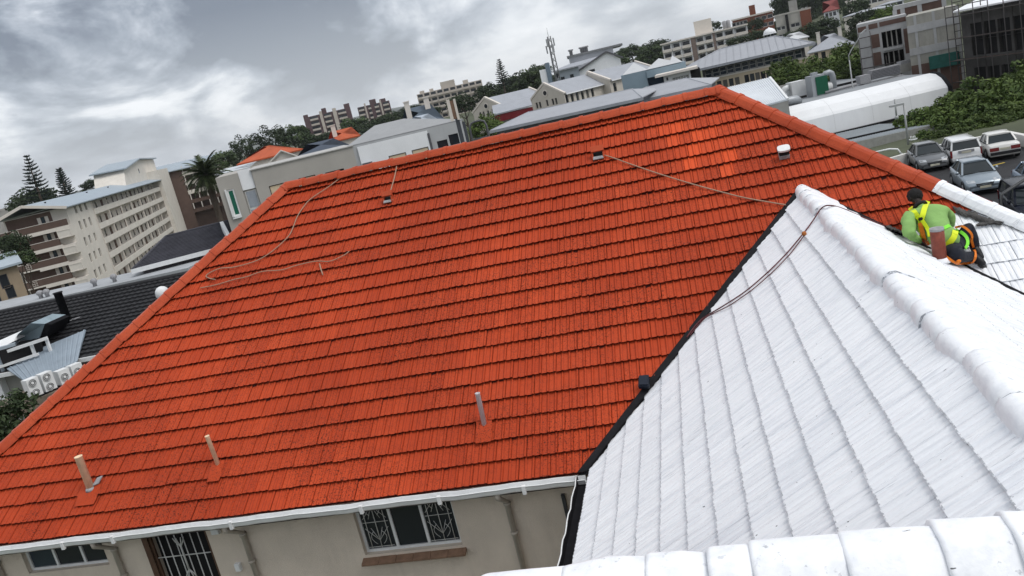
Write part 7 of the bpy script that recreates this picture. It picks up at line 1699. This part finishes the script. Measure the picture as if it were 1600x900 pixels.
def mirror_hoop():
    q = atz(1566, 342, .03); f = Fr(at(1545, 340, 40), at(1610, 326, 40)); root = thing('hoop_guard', 'translucent grey curved hoop guard standing before the navy car', 'barrier', f.P(1, 0, 0)); u0, z0 = f.uw(1563, 305); u1, z1 = f.uw(1592, 274)
    pts = [f.P(u0, 0, .0), f.P(u0, 0, z0 - .4), f.P(u0 + .05, 0, z0)]
    for k in range(1, 9): a = k / 8 * math.pi / 2; pts.append(f.P(u0 + .05 + (u1 - u0 + .6) * math.sin(a) * .95, 0, z0 + (z1 - z0) * (1 - math.cos(a)) * 0 + (z1 - z0) * math.sin(a)))
    mb = MB(); mb.tube(pts, .045, 8); mb.build('hoop', mat('smoky_grey', (.13, .13, .13), .3), root)
    mb = MB(); mb.tube([p + f.v * .28 for p in pts], .045, 8); mb.build('hoop', bpy.data.materials['smoky_grey'], root)
    for k in (1, 4, 7): mb = MB(); mb.tube([pts[k], pts[k] + f.v * .28], .025, 6); mb.build('cross_bar', bpy.data.materials['smoky_grey'], root)
mirror_hoop()
# ------------------------------------------------------------------ the worker on the valley
def person():
    SKIN = mat('dark_skin', (.020, .012, .009), .5, .1, 8); HAIR = mat('black_hair', (.010, .009, .009), .8, .3, 60, .6, 120)
    SHIRT = mat('green_shirt', (.23, .40, .13), .85, .14, 4, .35, 14, .1); TROU = mat('navy_trousers', (.010, .012, .020), .8, .3, 6, .4, 14); BOOT = mat('black_boot', (.012, .012, .014), .5); SOLE = mat('boot_sole', (.05, .05, .052), .7)
    HIV = mat('hi_vis_yellow', (.68, .78, .02), .6, .05, 10); HIG = mat('hi_vis_green', (.22, .75, .05), .6, .05, 10); HIO = mat('orange_webbing', (.78, .20, .015), .6, .08, 10); COLL = mat('dark_collar', (.015, .015, .016), .8)
    J = {}
    def j(n, px, py, h): J[n] = hit(px, py, h)
    j('pel', 1492, 389, .16); J['pel'] = hit(1492, 389, .16)
    j('waist', 1479, 376, .24); j('mid', 1463, 358, .30); j('chest', 1453, 341, .37); j('neck', 1438, 322, .39); j('head', 1430, 307, .40)
    j('ls', 1420, 337, .31); j('le', 1420, 365, .12); j('lw', 1439, 379, .05)
    j('rs', 1474, 325, .36); j('re', 1486, 346, .16); j('rw', 1480, 360, .06)
    j('lh', 1486, 396, .13); j('lk', 1505, 402, .12); j('la', 1522, 400, .08); j('lt', 1531, 408, .05)
    j('rh', 1500, 381, .20); j('rk', 1514, 352, .30); j('ra', 1524, 388, .10); j('rt', 1532, 402, .05)
    root = thing('person', 'worker in a green top and yellow harness kneeling on the roof, back to the camera', 'person', hit(1492, 395, .0))
    def skin(name, V, E, Rr, m_, rootv, sub=2, par=root):
        me = bpy.data.meshes.new(name); me.from_pydata([tuple(v) for v in V], E, []); o = bpy.data.objects.new(name, me); COL.objects.link(o)
        md = o.modifiers.new('s', 'SKIN'); md.use_smooth_shade = True; md.branch_smoothing = .4; ss = o.modifiers.new('u', 'SUBSURF'); ss.levels = sub; ss.render_levels = sub
        for i, r in enumerate(Rr): me.skin_vertices[0].data[i].radius = (r, r) if not isinstance(r, tuple) else r; me.skin_vertices[0].data[i].use_root = (i == rootv)
        bpy.context.view_layer.update(); dg = bpy.context.evaluated_depsgraph_get(); m2 = bpy.data.meshes.new_from_object(o.evaluated_get(dg)); bpy.data.objects.remove(o); bpy.data.meshes.remove(me)
        m2.name = name; m2.materials.clear(); m2.materials.append(m_); m2.polygons.foreach_set('use_smooth', [True] * len(m2.polygons))
        return link(name, m2, par)
    up = (J['head'] - J['neck']).normalized(); rt = (J['rs'] - J['ls']).normalized(); fw = up.cross(rt).normalized()
    toc = (CAM - J['head']).normalized()
    if fw.dot(toc) > 0: fw = -fw
    # --- body: one continuous skin with head, hands and five fingers each
    V = []; E = []; R = []
    def add(p, r, par=None): V.append(Vector(p)); R.append(r); i = len(V) - 1; (E.append((par, i)) if par is not None else None); return i
    p0 = add(J['pel'], .08); w = add(J['waist'], .075, p0); md = add(J['mid'], .08, w); ch = add(J['chest'], .08, md); nk = add(J['neck'], .062, ch)
    n2 = add(J['neck'].lerp(J['head'], .45), .055, nk); hd = add(J['head'] - up * .02, .092, n2); h2 = add(J['head'] + up * .055, .088, hd); h3 = add(J['head'] + up * .10, .055, h2)
    add(J['head'] - up * .02 + fw * .105, .018, hd)          # nose
    add(J['head'] - up * .07 + fw * .075, .035, hd)          # chin
    for s in (-1, 1): add(J['head'] + rt * s * .098 - up * .01, .018, hd)      # ears
    def arm(s, e, w_, base):
        a = add(J[s], .045, ch); b = add(J[s].lerp(J[e], .5), .038, a); c = add(J[e], .036, b); d = add(J[e].lerp(J[w_], .6), .032, c); k = add(J[w_], .028, d)
        dr = (J[w_] - J[e]).normalized(); n = Vector((0, -S35, C35)); sd = dr.cross(n).normalized(); pm = J[w_] + dr * .07; q = add(pm, .034, k)
        for i, (o_, l) in enumerate(((-.030, .070), (-.010, .080), (.010, .075), (.029, .060))):
            b0 = add(pm + dr * .03 + sd * o_, .0105, q); b1 = add(pm + dr * (.03 + l * .55) + sd * o_ * 1.15 + n * .008, .0095, b0); add(pm + dr * (.03 + l) + sd * o_ * 1.2 - n * .018, .008, b1)
        t0 = add(J[w_] + dr * .035 + sd * -.038, .012, k); t1 = add(J[w_] + dr * .07 + sd * -.062, .010, t0); add(J[w_] + dr * .098 + sd * -.066, .0085, t1)
    arm('ls', 'le', 'lw', -1); arm('rs', 're', 'rw', 1)
    for a, b, c, d in (('lh', 'lk', 'la', 'lt'), ('rh', 'rk', 'ra', 'rt')):
        i = add(J[a], .06, p0); i = add(J[b], .045, i); i = add(J[b].lerp(J[c], .4), .05, i); i = add(J[c], .035, i); add(J[d], .03, i)
    body = skin('body', V, E, R, SKIN, 0)
    # --- shirt
    V = []; E = []; R = []
    p0 = add(J['waist'].lerp(J['pel'], .55), (.17, .15)); p0 = add(J['waist'], (.19, .165), p0); md = add(J['mid'], (.215, .18), p0); ch = add(J['chest'], (.215, .18), md); nk = add(J['neck'].lerp(J['chest'], .30), .105, ch)
    add(J['neck'].lerp(J['head'], .06), .070, nk)
    for s, e, w_ in (('ls', 'le', 'lw'), ('rs', 're', 'rw')): a = add(J[s], .115, ch); b = add(J[s].lerp(J[e], .5), .098, a); c = add(J[e], .082, b); d = add(J[e].lerp(J[w_], .5), .060, c); add(J[e].lerp(J[w_], .95), .048, d)
    shirt = skin('shirt', V, E, R, SHIRT, 0)
    # soft folds
    rr = random.Random(8)
    from mathutils import noise as NZ
    for v in shirt.data.vertices:
        q = v.co; n = v.normal; v.co = q + n * (.020 * NZ.noise(q * 8) + .013 * NZ.noise(Vector((q.x * 22, q.y * 8, q.z * 22))))
    # --- trousers
    V = []; E = []; R = []
    p0 = add(J['pel'], .15); add(J['waist'].lerp(J['pel'], .45), (.155, .12), p0)
    for a, b, c in (('lh', 'lk', 'la'), ('rh', 'rk', 'ra')): i = add(J[a], .125, p0); i2 = add(J[a].lerp(J[b], .55), .108, i); i3 = add(J[b], .085, i2); i4 = add(J[b].lerp(J[c], .5), .082, i3); add(J[c], .068, i4)
    tro = skin('trousers', V, E, R, TROU, 0)
    for v in tro.data.vertices: q = v.co; v.co = q + v.normal * (.012 * NZ.noise(q * 10))
    # --- boots
    for c, d in (('la', 'lt'), ('ra', 'rt')):
        V = []; E = []; R = []; dd = (J[d] - J[c]).normalized(); a = add(J[c] - dd * .05, .058); b = add(J[c] + dd * .06, .060, a); add(J[c] + dd * .19, .048, b); bt = skin('boot', V, E, R, BOOT, 0)
        m = MB(); n = Vector((0, -S35, C35)); sd = dd.cross(n).normalized(); q = J[c] + dd * .07 - n * .055; m.prism([q - dd * .13 + sd * .045, q - dd * .13 - sd * .045, q + dd * .15 - sd * .04, q + dd * .18, q + dd * .15 + sd * .04], n * .025); m.build('sole', SOLE, bt)
    # --- hair: close cropped cap over the back and crown
    m = MB(); vs = []; nu, nv = 18, 10; c = J['head'] + up * .015
    for a in range(nv):
        th = math.pi * .76 * a / (nv - 1)
        for b in range(nu):
            ph = 2 * math.pi * b / nu; ax = (up * .8 - fw * .75).normalized(); x = ax.orthogonal().normalized(); y = ax.cross(x); d = ax * math.cos(th) + (x * math.cos(ph) + y * math.sin(ph)) * math.sin(th); vs.append(c + d * (.110 + .004 * math.sin(b * 2.3 + a * 3.1)))
    m.mesh(vs, [(i * nu + j_, i * nu + (j_ + 1) % nu, (i + 1) * nu + (j_ + 1) % nu, (i + 1) * nu + j_) for i in range(nv - 1) for j_ in range(nu)], 0, True); m.build('hair', HAIR, root)
    m = MB(); ring = []; q = J['neck'].lerp(J['head'], .05)
    m.tube([q + (rt * math.cos(a) * .082 + fw * math.sin(a) * .075) for a in [i * math.pi / 10 for i in range(21)]], .026, 7); m.build('collar', COLL, root)
    # --- harness: ribbons laid over the clothes
    bvs = []
    for o in (shirt, tro): me = o.data; bvs.append(BVHTree.FromPolygons([o.matrix_parent_inverse @ Vector((0, 0, 0)) * 0 + (v.co) for v in me.vertices], [tuple(p.vertices) for p in me.polygons]))
    def surf(px, py):
        d = ray(px, py); best = None
        for b in bvs:
            h = b.ray_cast(CAM, d)
            if h[0] is not None and (best is None or h[3] < best[2]): best = (h[0], h[1], h[3])
        if best is None or best[2] > (hit(px, py) - CAM).length: p = hit(px, py, .02); return p, -d
        n = best[1]; n = n if n.dot(d) < 0 else -n
        return best[0], n
    def strap(name, px, w_, m_, lift=.012, n=5, label=None):
        P2 = smooth([(x, y, 0) for x, y in px], n); S_ = [surf(p.x, p.y) for p in P2]; P = [a + b * lift - ray(P2[i].x, P2[i].y) * .006 for i, (a, b) in enumerate(S_)]
        for _ in range(2): P = [P[0]] + [(P[i - 1] + P[i] * 2 + P[i + 1]) / 4 - ray(P2[i].x, P2[i].y) * .003 for i in range(1, len(P) - 1)] + [P[-1]]
        m = MB(); rows = []
        for i, p in enumerate(P):
            t = (P[min(i + 1, len(P) - 1)] - P[max(i - 1, 0)]).normalized(); nn = (-ray(P2[i].x, P2[i].y) * .6 + S_[i][1] * .4); sd = t.cross(nn).normalized() * (w_ / 2); nn = sd.cross(t).normalized() * .004; rows.append([p - sd - nn, p + sd - nn, p + sd + nn, p - sd + nn])
        vs = [p for r_ in rows for p in r_]; m.mesh(vs, [(i * 4 + k, i * 4 + (k + 1) % 4, i * 4 + 4 + (k + 1) % 4, i * 4 + 4 + k) for i in range(len(rows) - 1) for k in range(4)]); m.face(rows[0]); m.face(rows[-1])
        o = m.build(name, m_, root)
        return o
    Y = lambda o: [(1350 + x / 4.5, 270 + y / 4.5) for x, y in o]
    strap('harness_strap', Y([(325, 245), (350, 275), (378, 305), (400, 325)]), .072, HIV)
    strap('harness_strap', Y([(447, 200), (432, 240), (420, 280), (410, 322)]), .072, HIV)
    strap('harness_strap', Y([(400, 325), (398, 370), (402, 420), (405, 462)]), .05, HIV)
    strap('harness_strap', Y([(408, 325), (435, 365), (460, 410), (468, 450)]), .05, HIV)
    strap('harness_strap', Y([(560, 395), (580, 385), (600, 375)]), .05, HIG)
    strap('waist_belt', Y([(570, 515), (600, 490), (630, 450), (640, 410)]), .075, HIV)
    strap('lanyard', Y([(405, 350), (420, 400), (440, 460), (462, 505)]), .06, HIO, .03)
    strap('leg_loop', Y([(645, 405), (690, 425), (715, 460), (718, 500), (700, 530)]), .045, HIG, .02)
    strap('leg_loop', Y([(640, 385), (680, 378), (720, 400), (750, 450), (770, 520), (770, 580), (750, 630), (700, 635), (640, 620), (570, 575)]), .032, HIO, .03)
    p, n = surf(*Y([(405, 325)])[0]); m = MB(); m.lathe(p + n * .015, [(.032, 0), (.034, .012), (.02, .02)], 12, axis=n); m.build('harness_ring', COLL, root)
    p, n = surf(*Y([(655, 608)])[0]); m = MB(); m.lathe(p + n * .02, [(.02, 0), (.032, .01), (.03, .03), (.012, .04)], 10, axis=n); m.build('rope_knot', HIO, root)
person()
# ------------------------------------------------------------------ thin haze over the town
HZ = bpy.data.materials.new('haze'); HZ.use_nodes = True; nt = HZ.node_tree
for n in list(nt.nodes):
    if n.type != 'OUTPUT_MATERIAL': nt.nodes.remove(n)
pv = nt.nodes.new('ShaderNodeVolumePrincipled'); pv.inputs['Color'].default_value = (.90, .93, .97, 1); pv.inputs['Density'].default_value = 9e-5; pv.inputs['Anisotropy'].default_value = .2
nt.links.new(pv.outputs[0], [n for n in nt.nodes if n.type == 'OUTPUT_MATERIAL'][0].inputs['Volume'])
mb = MB(); mb.box((0, 0, 75), (12600, 12600, 190)); mb.build('haze', HZ, kind='stuff')
